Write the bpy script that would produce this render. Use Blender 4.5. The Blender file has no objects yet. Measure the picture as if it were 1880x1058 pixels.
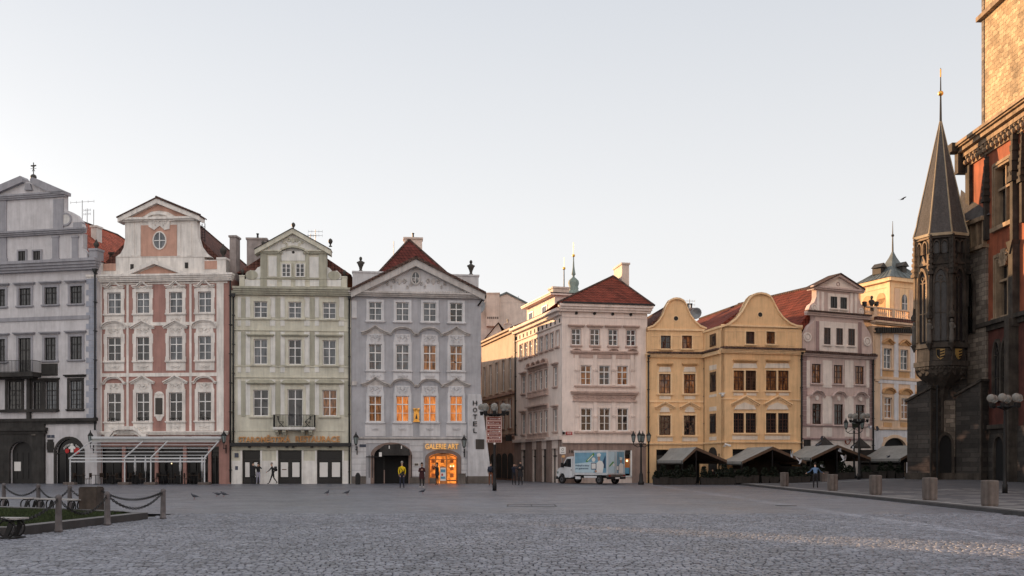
import bpy, bmesh, math, random
import numpy as np
from math import sin, cos, pi, radians, atan2, sqrt, tan
from mathutils import Vector, Matrix
random.seed(7)
SC = bpy.context.scene
COL = SC.collection

# ---------------------------------------------------------------- camera
F, CX, HY, EYE = 1828.0, 940.0, 852.0, 1.65          # focal length and horizon of the 1880 px wide photograph
cam_d = bpy.data.cameras.new('camera'); cam = bpy.data.objects.new('camera', cam_d); COL.objects.link(cam)
cam.location = (0, 0, EYE); cam.rotation_euler = (radians(90), 0, 0)
cam_d.sensor_width = 36; cam_d.lens = 36 * F / 1880
cam_d.shift_y = (HY - 529) / 1880
cam_d.clip_end = 4000; cam_d.clip_start = 0.1
SC.camera = cam

# ---------------------------------------------------------------- sky and sun
SUN_EL, SDX, SDY = radians(9.0), -0.74, 0.673       # horizontal direction towards the sun
rot = atan2(SDX, SDY)
world = bpy.data.worlds.new('World'); SC.world = world; world.use_nodes = True
wn, wl = world.node_tree.nodes, world.node_tree.links
bg = wn['Background']
sky = wn.new('ShaderNodeTexSky'); sky.sky_type = 'NISHITA'; sky.sun_disc = False
sky.sun_elevation = SUN_EL; sky.sun_rotation = rot % (2 * pi)
sky.altitude = 200; sky.air_density = 1.0; sky.dust_density = 1.2; sky.ozone_density = 1.2
hs = wn.new('ShaderNodeHueSaturation'); hs.inputs['Saturation'].default_value = 0.26
wl.new(sky.outputs[0], hs.inputs['Color'])
# thin high veil of cloud: evens the sky out, brightest low down
tc = wn.new('ShaderNodeTexCoord'); sep = wn.new('ShaderNodeSeparateXYZ'); wl.new(tc.outputs['Generated'], sep.inputs[0])
rp = wn.new('ShaderNodeValToRGB'); wl.new(sep.outputs['Z'], rp.inputs[0])
rp.color_ramp.elements[0].position = 0.0; rp.color_ramp.elements[0].color = (8.3, 8.05, 7.85, 1)
rp.color_ramp.elements[1].position = 0.85; rp.color_ramp.elements[1].color = (8.0, 7.9, 7.8, 1)  # unseen overhead sky raised as added fill for the house fronts
e = rp.color_ramp.elements.new(0.24); e.color = (7.4, 7.42, 7.5, 1)
e = rp.color_ramp.elements.new(0.44); e.color = (5.9, 6.15, 6.6, 1)
mx = wn.new('ShaderNodeMix'); mx.data_type = 'RGBA'; mx.inputs[0].default_value = 0.72
wl.new(hs.outputs[0], mx.inputs[6]); wl.new(rp.outputs[0], mx.inputs[7])
# unseen sky behind the camera raised and warmed, added fill for the shaded fronts
ny = wn.new('ShaderNodeMapRange'); ny.inputs[1].default_value = 0.0; ny.inputs[2].default_value = -0.75; ny.inputs[3].default_value = 0; ny.inputs[4].default_value = 1; wl.new(sep.outputs['Y'], ny.inputs[0])
vl = wn.new('ShaderNodeMix'); vl.data_type = 'RGBA'; vl.blend_type = 'MULTIPLY'; wl.new(ny.outputs[0], vl.inputs[0]); wl.new(mx.outputs[2], vl.inputs[6]); vl.inputs[7].default_value = (1.55, 1.46, 1.38, 1)
wl.new(vl.outputs[2], bg.inputs['Color']); bg.inputs['Strength'].default_value = 0.069
sl = bpy.data.lights.new('sun', 'SUN'); so = bpy.data.objects.new('sun', sl); COL.objects.link(so)
sl.energy = 5.0; sl.angle = radians(0.45); sl.color = (1.0, 0.60, 0.29)
sd = Vector((SDX * cos(SUN_EL), SDY * cos(SUN_EL), sin(SUN_EL))).normalized()
so.rotation_euler = sd.to_track_quat('Z', 'Y').to_euler(); so.location = (-60, 60, 60)
SC.view_settings.view_transform = 'Standard'; SC.view_settings.look = 'None'
SC.view_settings.exposure = 1.03; SC.view_settings.gamma = 1.0
SC.cycles.max_bounces = 6; SC.cycles.use_denoising = True

# ---------------------------------------------------------------- materials
MATS = {}
def M(name, col=None, rough=0.85, var=0.10, scale=1.2, bump=0.25, bscale=18, metal=0.0, spec=0.4, emit=0, streak=0.12,
      island=0.0, trans=0.0, ior=1.45, ecol=None):
    if name in MATS: return MATS[name]
    m = bpy.data.materials.new(name); m.use_nodes = True; MATS[name] = m
    n, l = m.node_tree.nodes, m.node_tree.links
    b = n['Principled BSDF']
    b.inputs['Roughness'].default_value = rough; b.inputs['Metallic'].default_value = metal
    b.inputs['Specular IOR Level'].default_value = spec; b.inputs['IOR'].default_value = ior
    if trans: b.inputs['Transmission Weight'].default_value = trans
    t = n.new('ShaderNodeTexCoord')
    def noise(sc, mp=None, detail=4, ro=0.6):
        q = n.new('ShaderNodeTexNoise'); q.inputs['Scale'].default_value = sc; q.inputs['Detail'].default_value = detail
        q.inputs['Roughness'].default_value = ro
        if mp:
            v = n.new('ShaderNodeMapping'); v.inputs['Scale'].default_value = mp; l.new(t.outputs['Object'], v.inputs[0]); l.new(v.outputs[0], q.inputs[0])
        else: l.new(t.outputs['Object'], q.inputs[0])
        return q
    def mul(a, lo, hi, src, fmin=0.3, fmax=0.7):
        r = n.new('ShaderNodeMapRange'); r.inputs[1].default_value = fmin; r.inputs[2].default_value = fmax
        r.inputs[3].default_value = lo; r.inputs[4].default_value = hi; l.new(src, r.inputs[0])
        x = n.new('ShaderNodeVectorMath'); x.operation = 'SCALE'; l.new(a, x.inputs[0]); l.new(r.outputs[0], x.inputs['Scale']); return x.outputs[0]
    c = n.new('ShaderNodeRGB'); c.outputs[0].default_value = (*col, 1); out = c.outputs[0]
    if var: out = mul(out, 1 - var, 1 + var, noise(scale).outputs['Fac'])
    if streak:
        out = mul(out, 1 - streak, 1 + streak * .4, noise(1.6, (1.5, 1.5, .22), 5).outputs['Fac'], .3, .6)
    if streak >= .08:
        out = mul(out, .90, 1.05, noise(.45, None, 9, .72).outputs['Fac'], .35, .6); out = mul(out, .88, 1.03, noise(1, (5.5, 5.5, .35), 6, .65).outputs['Fac'], .34, .5)
    if island:
        g = n.new('ShaderNodeNewGeometry'); out = mul(out, 1 - island, 1 + island, g.outputs['Random Per Island'], 0, 1)
    l.new(out, b.inputs['Base Color'])
    if bump:
        bm_ = n.new('ShaderNodeBump'); bm_.inputs['Strength'].default_value = bump; bm_.inputs['Distance'].default_value = 0.03
        l.new(noise(bscale, None, 3).outputs['Fac'], bm_.inputs['Height']); l.new(bm_.outputs[0], b.inputs['Normal'])
    if emit:
        b.inputs['Emission Strength'].default_value = emit
        if ecol: b.inputs['Emission Color'].default_value = (*ecol, 1)
        else: l.new(out, b.inputs['Emission Color'])
    return m

def tile_mat(name, col, sx=3.2, sz=3.6):
    if name in MATS: return MATS[name]
    m = bpy.data.materials.new(name); m.use_nodes = True; MATS[name] = m
    n, l = m.node_tree.nodes, m.node_tree.links; b = n['Principled BSDF']; b.inputs['Roughness'].default_value = .85; b.inputs['Specular IOR Level'].default_value = .2
    t = n.new('ShaderNodeTexCoord'); sp = n.new('ShaderNodeSeparateXYZ'); l.new(t.outputs['Object'], sp.inputs[0])
    def math(op, a, bb=None):
        q = n.new('ShaderNodeMath'); q.operation = op
        for i, v in enumerate((a, bb)):
            if v is None: continue
            if isinstance(v, (int, float)): q.inputs[i].default_value = v
            else: l.new(v, q.inputs[i])
        return q.outputs[0]
    u = math('MULTIPLY', math('ADD', sp.outputs[0], sp.outputs[1]), sx)
    w = math('MULTIPLY', sp.outputs[2], sz)
    fu = math('FRACT', u); fw = math('FRACT', w)
    colm = math('ABSOLUTE', math('SUBTRACT', fu, .5))
    h = math('ADD', math('MULTIPLY', colm, -1.2), math('MULTIPLY', fw, -.9))
    wnn = n.new('ShaderNodeTexWhiteNoise'); wnn.noise_dimensions = '2D'
    cb = n.new('ShaderNodeCombineXYZ'); l.new(math('FLOOR', u), cb.inputs[0]); l.new(math('FLOOR', w), cb.inputs[1]); l.new(cb.outputs[0], wnn.inputs[0])
    no = n.new('ShaderNodeTexNoise'); no.inputs['Scale'].default_value = .7; no.inputs['Detail'].default_value = 5; l.new(t.outputs['Object'], no.inputs[0])
    f = math('ADD', math('MULTIPLY', wnn.outputs[0], .45), math('MULTIPLY', no.outputs['Fac'], .9))
    f = math('ADD', f, math('MULTIPLY', math('GREATER_THAN', fw, .82), -.45))
    f = math('ADD', f, math('MULTIPLY', math('GREATER_THAN', colm, .40), -.35))
    c = n.new('ShaderNodeVectorMath'); c.operation = 'SCALE'; c.inputs[0].default_value = col
    l.new(math('ADD', f, .32), c.inputs['Scale']); l.new(c.outputs[0], b.inputs['Base Color'])
    bp = n.new('ShaderNodeBump'); bp.inputs['Distance'].default_value = .14; bp.inputs['Strength'].default_value = 1.0
    l.new(h, bp.inputs['Height']); l.new(bp.outputs[0], b.inputs['Normal'])
    return m

def block_mat(name, col, bw=.55, bh=.28, mortar=.55, var=.35, hi=None, mort=.02, rough=.9, warp=.05, patch=None):
    """coursed stone or brick on vertical walls; brick pattern in x+y / z object coordinates"""
    if name in MATS: return MATS[name]
    m = bpy.data.materials.new(name); m.use_nodes = True; MATS[name] = m
    n, l = m.node_tree.nodes, m.node_tree.links; b = n['Principled BSDF']; b.inputs['Roughness'].default_value = rough
    t = n.new('ShaderNodeTexCoord'); sp = n.new('ShaderNodeSeparateXYZ'); l.new(t.outputs['Object'], sp.inputs[0])
    ad = n.new('ShaderNodeMath'); ad.operation = 'ADD'; l.new(sp.outputs[0], ad.inputs[0]); l.new(sp.outputs[1], ad.inputs[1])
    cb = n.new('ShaderNodeCombineXYZ'); l.new(ad.outputs[0], cb.inputs[0]); l.new(sp.outputs[2], cb.inputs[1])
    nz = n.new('ShaderNodeTexNoise'); nz.inputs['Scale'].default_value = 2.2; l.new(t.outputs['Object'], nz.inputs[0])
    wv = n.new('ShaderNodeVectorMath'); wv.operation = 'MULTIPLY_ADD'; l.new(nz.outputs['Color'], wv.inputs[0]); wv.inputs[1].default_value = (warp, warp, 0); l.new(cb.outputs[0], wv.inputs[2])
    br = n.new('ShaderNodeTexBrick'); l.new(wv.outputs[0], br.inputs['Vector'])
    br.inputs['Scale'].default_value = 1; br.inputs['Brick Width'].default_value = bw; br.inputs['Row Height'].default_value = bh
    br.inputs['Mortar Size'].default_value = mort; br.inputs['Mortar Smooth'].default_value = .3
    h_ = hi or tuple(min(1, x * (1 + var)) for x in col)
    br.inputs['Color1'].default_value = (*[x * (1 - var) for x in col], 1); br.inputs['Color2'].default_value = (*h_, 1)
    br.inputs['Mortar'].default_value = (*[x * mortar for x in col], 1); br.inputs['Bias'].default_value = 0.0
    n2 = n.new('ShaderNodeTexNoise'); n2.inputs['Scale'].default_value = .55; n2.inputs['Detail'].default_value = 6; n2.inputs['Roughness'].default_value = .7; l.new(t.outputs['Object'], n2.inputs[0])
    mr = n.new('ShaderNodeMapRange'); mr.inputs[1].default_value = .3; mr.inputs[2].default_value = .7; mr.inputs[3].default_value = .5; mr.inputs[4].default_value = 1.5; l.new(n2.outputs['Fac'], mr.inputs[0])
    src_ = br.outputs['Color']
    if patch:
        pn = n.new('ShaderNodeTexNoise'); pn.inputs['Scale'].default_value = .45; pn.inputs['Detail'].default_value = 3; l.new(wv.outputs[0], pn.inputs[0])
        pr = n.new('ShaderNodeMapRange'); pr.inputs[1].default_value = .57; pr.inputs[2].default_value = .64; l.new(pn.outputs['Fac'], pr.inputs[0])
        pb = n.new('ShaderNodeMix'); pb.data_type = 'RGBA'; pb.blend_type = 'MIX'; l.new(pr.outputs[0], pb.inputs[0]); l.new(src_, pb.inputs[6])
        p2 = n.new('ShaderNodeVectorMath'); p2.operation = 'MULTIPLY'; l.new(src_, p2.inputs[0]); p2.inputs[1].default_value = tuple(a / b for a, b in zip(patch, col)); l.new(p2.outputs[0], pb.inputs[7]); src_ = pb.outputs[2]
    sc = n.new('ShaderNodeVectorMath'); sc.operation = 'SCALE'; l.new(src_, sc.inputs[0]); l.new(mr.outputs[0], sc.inputs['Scale']); l.new(sc.outputs[0], b.inputs['Base Color'])
    n3 = n.new('ShaderNodeTexNoise'); n3.inputs['Scale'].default_value = 9; n3.inputs['Detail'].default_value = 5; l.new(t.outputs['Object'], n3.inputs[0])
    hh = n.new('ShaderNodeMath'); hh.operation = 'SUBTRACT'; l.new(n3.outputs['Fac'], hh.inputs[0]); l.new(br.outputs['Fac'], hh.inputs[1])
    bp = n.new('ShaderNodeBump'); bp.inputs['Distance'].default_value = .05; bp.inputs['Strength'].default_value = .8; l.new(hh.outputs[0], bp.inputs['Height']); l.new(bp.outputs[0], b.inputs['Normal'])
    return m

def glass_mat(name, dark, curtain, thr=.5, sc=1.0, emit=0.0, ior=1.5):
    """window pane: reflecting glass over a dim room and pale curtain folds"""
    if name in MATS: return MATS[name]
    m = bpy.data.materials.new(name); m.use_nodes = True; MATS[name] = m
    n, l = m.node_tree.nodes, m.node_tree.links; b = n['Principled BSDF']
    b.inputs['Roughness'].default_value = .04; b.inputs['IOR'].default_value = ior; b.inputs['Specular IOR Level'].default_value = .5
    t = n.new('ShaderNodeTexCoord')
    oi = n.new('ShaderNodeObjectInfo'); va = n.new('ShaderNodeVectorMath'); va.operation = 'MULTIPLY_ADD'
    cmb = n.new('ShaderNodeCombineXYZ'); l.new(oi.outputs['Random'], cmb.inputs[0]); l.new(oi.outputs['Random'], cmb.inputs[1]); l.new(oi.outputs['Random'], cmb.inputs[2])
    l.new(cmb.outputs[0], va.inputs[0]); va.inputs[1].default_value = (37, 11, 23); l.new(t.outputs['Object'], va.inputs[2])
    mp = n.new('ShaderNodeMapping'); mp.inputs['Scale'].default_value = (4 * sc, 4 * sc, 0.8 * sc); l.new(va.outputs[0], mp.inputs[0])
    nz = n.new('ShaderNodeTexNoise'); nz.inputs['Scale'].default_value = 1; nz.inputs['Detail'].default_value = 4; l.new(mp.outputs[0], nz.inputs[0])
    r = n.new('ShaderNodeValToRGB'); l.new(nz.outputs['Fac'], r.inputs[0]); r.color_ramp.elements[0].position = thr - .2; r.color_ramp.elements[1].position = thr + .2
    r.color_ramp.elements[0].color = (*dark, 1); r.color_ramp.elements[1].color = (*curtain, 1)
    l.new(r.outputs[0], b.inputs['Base Color'])
    if emit:
        l.new(r.outputs[0], b.inputs['Emission Color']); b.inputs['Emission Strength'].default_value = emit
    n2 = n.new('ShaderNodeTexNoise'); n2.inputs['Scale'].default_value = 1.5; l.new(va.outputs[0], n2.inputs[0])
    bp = n.new('ShaderNodeBump'); bp.inputs['Distance'].default_value = .12; bp.inputs['Strength'].default_value = .3; l.new(n2.outputs['Fac'], bp.inputs['Height']); l.new(bp.outputs[0], b.inputs['Normal'])
    return m

glass_mat('pane_curtain', (.022, .028, .036), (.15, .165, .185), .49)
glass_mat('pane_mid', (.014, .016, .02), (.08, .083, .09), .55)
M('pane_plain', (.006, .006, .007), rough=.08, var=0, bump=0, streak=0, ior=1.35)
glass_mat('pane_dark', (.010, .010, .012), (.05, .05, .052), .58)
glass_mat('pane_orange', (.26, .065, .012), (.80, .27, .06), .50, 2.2, emit=.24)  # orange pattern that also emits
glass_mat('pane_warm', (.03, .012, .008), (.45, .20, .08), .56, 1.6, emit=.05)  # warm reflections put into the pane colour, with a faint glow
glass_mat('pane_brown', (.014, .010, .009), (.12, .07, .05), .58)

# ---------------------------------------------------------------- mesh builder
class MB:
    def __init__(s, mat='white', org=(0, 0, 0)):
        s.v = []; s.f = []; s.fm = []; s.names = []; s.m = mat; s.fr = (0., 0., 1., 0.); s.org = org; s.sm = []
        s.smooth = False
    def frame(s, ox, oy, dx, dy):
        q = sqrt(dx * dx + dy * dy); s.fr = (ox, oy, dx / q, dy / q); return s
    def P(s, u, o, z):
        ox, oy, dx, dy = s.fr
        return (ox + u * dx + o * dy - s.org[0], oy + u * dy - o * dx - s.org[1], z - s.org[2])
    def _mi(s, m=None):
        m = m or s.m
        if m not in s.names: s.names.append(m)
        return s.names.index(m)
    def add(s, pts, faces, raw=False):
        b = len(s.v); s.v += [p if raw else s.P(*p) for p in pts]; k = s._mi()
        for f in faces: s.f.append([b + i for i in f]); s.fm.append(k); s.sm.append(s.smooth)
    def box(s, u0, u1, z0, z1, o0, o1):
        s.add([(u0, o1, z0), (u1, o1, z0), (u1, o1, z1), (u0, o1, z1), (u0, o0, z0), (u1, o0, z0), (u1, o0, z1), (u0, o0, z1)],
              [(0, 1, 2, 3), (5, 4, 7, 6), (4, 0, 3, 7), (1, 5, 6, 2), (3, 2, 6, 7), (4, 5, 1, 0)])
    def prism(s, poly, o0, o1):
        a = sum(poly[i][0] * poly[(i + 1) % len(poly)][1] - poly[(i + 1) % len(poly)][0] * poly[i][1] for i in range(len(poly)))
        if a < 0: poly = poly[::-1]
        n = len(poly)
        s.add([(u, o1, z) for u, z in poly] + [(u, o0, z) for u, z in poly],
              [tuple(range(n)), tuple(range(2 * n - 1, n - 1, -1))] + [(i + n, (i + 1) % n + n, (i + 1) % n, i) for i in range(n)])
    def strip(s, pts, dz, o0, o1):
        s.prism(list(pts) + [(u, z - dz) for u, z in reversed(pts)], o0, o1)
    def tube(s, pts, r, seg=6, cap=True):
        pts = [Vector(p) for p in pts]; n = len(pts); rr = r if isinstance(r, (list, tuple)) else [r] * n
        vs = []; fs = []; up = None
        for i, p in enumerate(pts):
            d = (pts[min(i + 1, n - 1)] - pts[max(i - 1, 0)]).normalized() if n > 1 else Vector((0, 0, 1))
            if up is None:
                up = d.orthogonal().normalized()
            up = (up - d * up.dot(d)); up = up.normalized() if up.length > 1e-5 else d.orthogonal().normalized()
            w = d.cross(up)
            for k in range(seg):
                a = 2 * pi * k / seg; vs.append(tuple(p + (up * cos(a) + w * sin(a)) * rr[i]))
        for i in range(n - 1):
            for k in range(seg):
                a, b = i * seg + k, i * seg + (k + 1) % seg
                fs.append((a, b, b + seg, a + seg))
        if cap: fs.append(tuple(range(seg - 1, -1, -1))); fs.append(tuple(range((n - 1) * seg, n * seg)))
        s.add(vs, fs)
    def lathe(s, prof, u, o, z, seg=10, sx=1, so=1, arc=None):
        vs = []; fs = []; n = len(prof)
        for r, h in prof:
            for k in range(seg):
                a = 2 * pi * k / seg + (arc or 0); vs.append((u + r * cos(a) * sx, o + r * sin(a) * so, z + h))
        for i in range(n - 1):
            for k in range(seg):
                a, b = i * seg + k, i * seg + (k + 1) % seg
                fs.append((b, a, a + seg, b + seg))
        fs.append(tuple(range(seg))); fs.append(tuple(range(n * seg - 1, (n - 1) * seg - 1, -1)))
        s.add(vs, fs)
    def ball(s, u, o, z, r, seg=10, ry=None, rz=None):
        ry = ry or r; rz = rz or r; k = max(4, seg // 2)
        s.lathe([(max(.001, sin(pi * i / k)), -cos(pi * i / k) * rz) for i in range(k + 1)], u, o, z, seg, r, ry)
    def disc(s, u, z, ru, rz, o0, o1, seg=16):
        s.prism([(u + ru * cos(2 * pi * i / seg), z + rz * sin(2 * pi * i / seg)) for i in range(seg)], o0, o1)
    def ring(s, u, z, ru, rz, w, o0, o1, seg=18, a0=0, a1=2 * pi):
        full = abs(a1 - a0 - 2 * pi) < 1e-4
        for i in range(seg):
            a, b = a0 + (a1 - a0) * i / seg, a0 + (a1 - a0) * (i + 1) / seg
            s.prism([(u + ru * cos(a), z + rz * sin(a)), (u + ru * cos(b), z + rz * sin(b)), (u + (ru + w) * cos(b), z + (rz + w) * sin(b)), (u + (ru + w) * cos(a), z + (rz + w) * sin(a))], o0, o1)
    def build(s, name, parent=None, bevel=0, loc=None):
        if not s.v: return None
        me = bpy.data.meshes.new(name); me.from_pydata(s.v, [], s.f)
        for nm in s.names: me.materials.append(MATS[nm])
        me.polygons.foreach_set('material_index', s.fm); me.polygons.foreach_set('use_smooth', s.sm)
        if bevel:
            bm = bmesh.new(); bm.from_mesh(me)
            bmesh.ops.remove_doubles(bm, verts=bm.verts, dist=1e-4)
            es = [e for e in bm.edges if len(e.link_faces) == 2 and e.calc_face_angle(0) > .5]
            bmesh.ops.bevel(bm, geom=es, offset=bevel, segments=2, affect='EDGES', clamp_overlap=True)
            bm.to_mesh(me); bm.free()
        me.update(); me.validate()
        o = bpy.data.objects.new(name, me); COL.objects.link(o)
        if parent: o.parent = parent
        if loc: o.location = loc
        return o

def tag(o, label=None, cat=None, group=None, kind=None):
    if label: o['label'] = label
    if cat: o['category'] = cat
    if group: o['group'] = group
    if kind: o['kind'] = kind
    return o
def empty(name, loc, rz, label, cat, group=None):
    o = bpy.data.objects.new(name, None); o.empty_display_size = .3; COL.objects.link(o); o.location = loc; o.rotation_euler = (0, 0, rz)
    return tag(o, label, cat, group)
def copy_tree(o, parent=None):
    c = o.copy(); COL.objects.link(c)
    if parent: c.parent = parent
    for ch in list(o.children): copy_tree(ch, c)
    return c
def W(px, Y): return (px - CX) / F * Y
def WP(px, py, Y): return (W(px, Y), Y, EYE + (HY - py) / F * Y)
def ss(x): x = max(0, min(1, x)); return x * x * (3 - 2 * x)
def kerb_x(y): return 16.3 + (y - 31) * .0326
def gz(x, y):
    if x < kerb_x(y): return 0.0
    return .12 + .36 * ss((y - 58) / 14) * ss((x - 21) / 8)
def text_mb(mb, s, w, h, uc, zc, o, mat, depth=.03, vertical=False, bold=0.0):
    """lettering as real mesh, fitted in a box w x h centred at (uc, zc) on plane o of mb's frame"""
    cu = bpy.data.curves.new('txt', 'FONT'); cu.body = s; cu.size = 1; cu.extrude = .5; cu.offset = bold; cu.resolution_u = 2
    ob = bpy.data.objects.new('txt', cu); COL.objects.link(ob)
    bpy.context.view_layer.update()
    me = bpy.data.meshes.new_from_object(ob.evaluated_get(bpy.context.evaluated_depsgraph_get()))
    vs = [v.co.copy() for v in me.vertices]; fs = [tuple(p.vertices) for p in me.polygons]
    bpy.data.objects.remove(ob); bpy.data.curves.remove(cu); bpy.data.meshes.remove(me)
    if not vs: return
    x0, x1 = min(v.x for v in vs), max(v.x for v in vs); y0, y1 = min(v.y for v in vs), max(v.y for v in vs)
    kx, ky = w / max(x1 - x0, 1e-4), h / max(y1 - y0, 1e-4)
    old = mb.m; mb.m = mat
    mb.add([(uc + (v.x - (x0 + x1) / 2) * kx, o + (v.z + .5) * depth, zc + (v.y - (y0 + y1) / 2) * ky) for v in vs], fs)
    mb.m = old
# ---------------------------------------------------------------- facade toolkit
M('white', (.68, .67, .65)); M('offwhite', (.56, .55, .54)); M('cream_trim', (.70, .63, .56))
M('sash_white', (.74, .74, .74), rough=.5, var=.04, streak=.05, bump=.05); M('sash_brown', (.065, .028, .018), rough=.5, bump=.1)
M('sash_black', (.018, .017, .017), rough=.5, bump=.1)
M('pipe', (.025, .026, .028), rough=.5, metal=.3); M('iron', (.014, .014, .015), rough=.55, metal=.2, bump=.1)
M('dark_stone', (.085, .078, .072), var=.3, streak=.35, bump=.6); M('plinth', (.12, .105, .095), var=.25, bump=.5)
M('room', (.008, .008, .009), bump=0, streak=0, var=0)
M('old_metal', (.22, .23, .24), rough=.5, metal=.3); M('bronze', (.05, .045, .04), rough=.6, var=.2)
M('gold', (.75, .42, .10), rough=.35, metal=.8, bump=.1, streak=0); M('copper', (.19, .235, .215), rough=.7, var=.2)
M('chimney', (.33, .29, .28), var=.2, streak=.3); M('chimney_light', (.60, .50, .44), var=.12)
M('paper', (.68, .67, .66), rough=.7, var=.06, bump=0, streak=.04)
tile_mat('tiles', (.20, .046, .030)); tile_mat('tiles_dark', (.12, .052, .042)); tile_mat('tiles_edge', (.10, .06, .05), 4, 4)
M('leaf', (.010, .015, .008), rough=.7, var=.4, scale=5, island=.4, bump=0)

class House:
    def __init__(s, name, label, pl, Yl, pr, Yr, cat='house', group=None):
        s.x0, s.y0 = W(pl, Yl), Yl; x1, y1 = W(pr, Yr), Yr
        s.L = sqrt((x1 - s.x0) ** 2 + (y1 - s.y0) ** 2); s.dx, s.dy = (x1 - s.x0) / s.L, (y1 - s.y0) / s.L
        s.root = empty(name, (s.x0, s.y0, 0), atan2(s.dy, s.dx), label, cat, group)
        s.ops = []; s.trim = MB('white'); s.x1, s.y1 = x1, y1
    def u(s, px):
        t = (px - CX) / F; return (t * s.y0 - s.x0) / (s.dx - t * s.dy)
    def z(s, px, py): return EYE + (HY - py) / F * (s.y0 + s.u(px) * s.dy)
    def uz(s, px, py): return (s.u(px), s.z(px, py))
    def loc(s, px, py, v):
        t = (px - CX) / F; u = (t * (s.y0 + v * s.dx) - s.x0 + v * s.dy) / (s.dx - t * s.dy)
        return u, EYE + (HY - py) / F * (s.y0 + u * s.dy + v * s.dx)
    def chim(s, pa, pb, pyt, v0, v1, zb, mat='chimney', **k):
        u0, z = s.loc(pa, pyt, v0); u1, _ = s.loc(pb, pyt, v0); return s.chimney(u0, u1, v0, v1, zb, z, mat, **k)
    def rect(s, a, b, c, d): m = (a + c) / 2; return s.u(a), s.u(c), s.z(m, d), s.z(m, b)       # u0,u1,z0,z1 from x0,y0,x1,y1
    def box(s, mb, a, b, c, d, o0, o1):
        u0, u1, z0, z1 = s.rect(a, b, c, d); mb.box(u0, u1, z0, z1, o0, o1)
    def poly(s, mb, pts, o0, o1): mb.prism([s.uz(*p) for p in pts], o0, o1)
    def strip(s, mb, pts, dz, o0, o1): mb.strip([s.uz(*p) for p in pts], dz, o0, o1)
    def cornice(s, mb, xa, xb, yt, yb, pr, steps=3, back=-.1, slope=0):
        """stepped moulding; projects most at the top; slope in px between the two ends is followed by the plane itself"""
        m = (xa + xb) / 2; u0, u1 = s.u(xa), s.u(xb); z1, z0 = s.z(m, yt), s.z(m, yb)
        for i in range(steps):
            a = z0 + (z1 - z0) * (i / steps) ** 1.1; b = z0 + (z1 - z0) * ((i + 1) / steps) ** 1.1
            p = pr * (.30 + .70 * (i + 1) / steps)
            mb.box(u0 - p * .5, u1 + p * .5, a, b - .004 * (i < steps - 1), back, p)
    def opening(s, a, b, c, d): s.ops.append(s.rect(a, b, c, d))
    def wall(s, ztop, mat, depth=12, u0=None, u1=None, zb=-.3, arches=(), name='wall', hull=True, rev=.22, topmat=None, cut=None):
        """front wall with real openings and reveals, side and rear walls"""
        u0 = 0 if u0 is None else u0; u1 = s.L if u1 is None else u1
        mb = MB(mat); us = sorted({round(q, 4) for q in [u0, u1] + [o[0] for o in s.ops] + [o[1] for o in s.ops] if u0 - 1e-3 <= q <= u1 + 1e-3})
        zs = sorted({round(q, 4) for q in [zb, ztop] + [o[2] for o in s.ops] + [o[3] for o in s.ops] if zb <= q <= ztop})
        for j in range(len(zs) - 1):
            zc = (zs[j] + zs[j + 1]) / 2; run = None
            for i in range(len(us)):
                solid = False
                if i < len(us) - 1:
                    uc = (us[i] + us[i + 1]) / 2
                    solid = not any(o[0] < uc < o[1] and o[2] < zc < o[3] for o in s.ops)
                if solid and run is None: run = us[i]
                if not solid and run is not None:
                    mb.add([(run, 0, zs[j]), (us[i], 0, zs[j]), (us[i], 0, zs[j + 1]), (run, 0, zs[j + 1])], [(0, 1, 2, 3)]); run = None
        for a, b, c, d in s.ops:
            c2 = max(c, zb)
            mb.add([(a, 0, c2), (a, -rev, c2), (a, -rev, d), (a, 0, d)], [(0, 1, 2, 3)])
            mb.add([(b, 0, c2), (b, -rev, c2), (b, -rev, d), (b, 0, d)], [(3, 2, 1, 0)])
            mb.add([(a, 0, d), (b, 0, d), (b, -rev, d), (a, -rev, d)], [(3, 2, 1, 0)])
            mb.add([(a, 0, c2), (b, 0, c2), (b, -rev, c2), (a, -rev, c2)], [(0, 1, 2, 3)])
        for (a, b, zs_, zt) in arches:      # solid corners over an arched head, flush 3 mm proud
            n = 10; m = (a + b) / 2; R = (b - a) / 2
            L_ = [(a, zt)] + [(m - R * cos(pi / 2 * k / n), zs_ + (zt - zs_) * sin(pi / 2 * k / n)) for k in range(n, -1, -1)]
            mb.prism(L_, -rev, .003); mb.prism([(2 * m - x, y) for x, y in L_], -rev, .003)
        if hull:
            D = -depth
            mb.add([(u0, 0, zb), (u0, D, zb), (u0, D, ztop), (u0, 0, ztop)], [(0, 1, 2, 3)][::-1])
            mb.add([(u1, 0, zb), (u1, D, zb), (u1, D, ztop), (u1, 0, ztop)], [(0, 1, 2, 3)])
            mb.add([(u0, D, zb), (u1, D, zb), (u1, D, ztop), (u0, D, ztop)], [(3, 2, 1, 0)])
            mb.add([(u0, 0, ztop), (u1, 0, ztop), (u1, D, ztop), (u0, D, ztop)], [(0, 1, 2, 3)])
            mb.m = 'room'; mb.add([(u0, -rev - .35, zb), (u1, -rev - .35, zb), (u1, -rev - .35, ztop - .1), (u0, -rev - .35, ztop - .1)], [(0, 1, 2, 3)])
        return mb.build(name, s.root)
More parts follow.
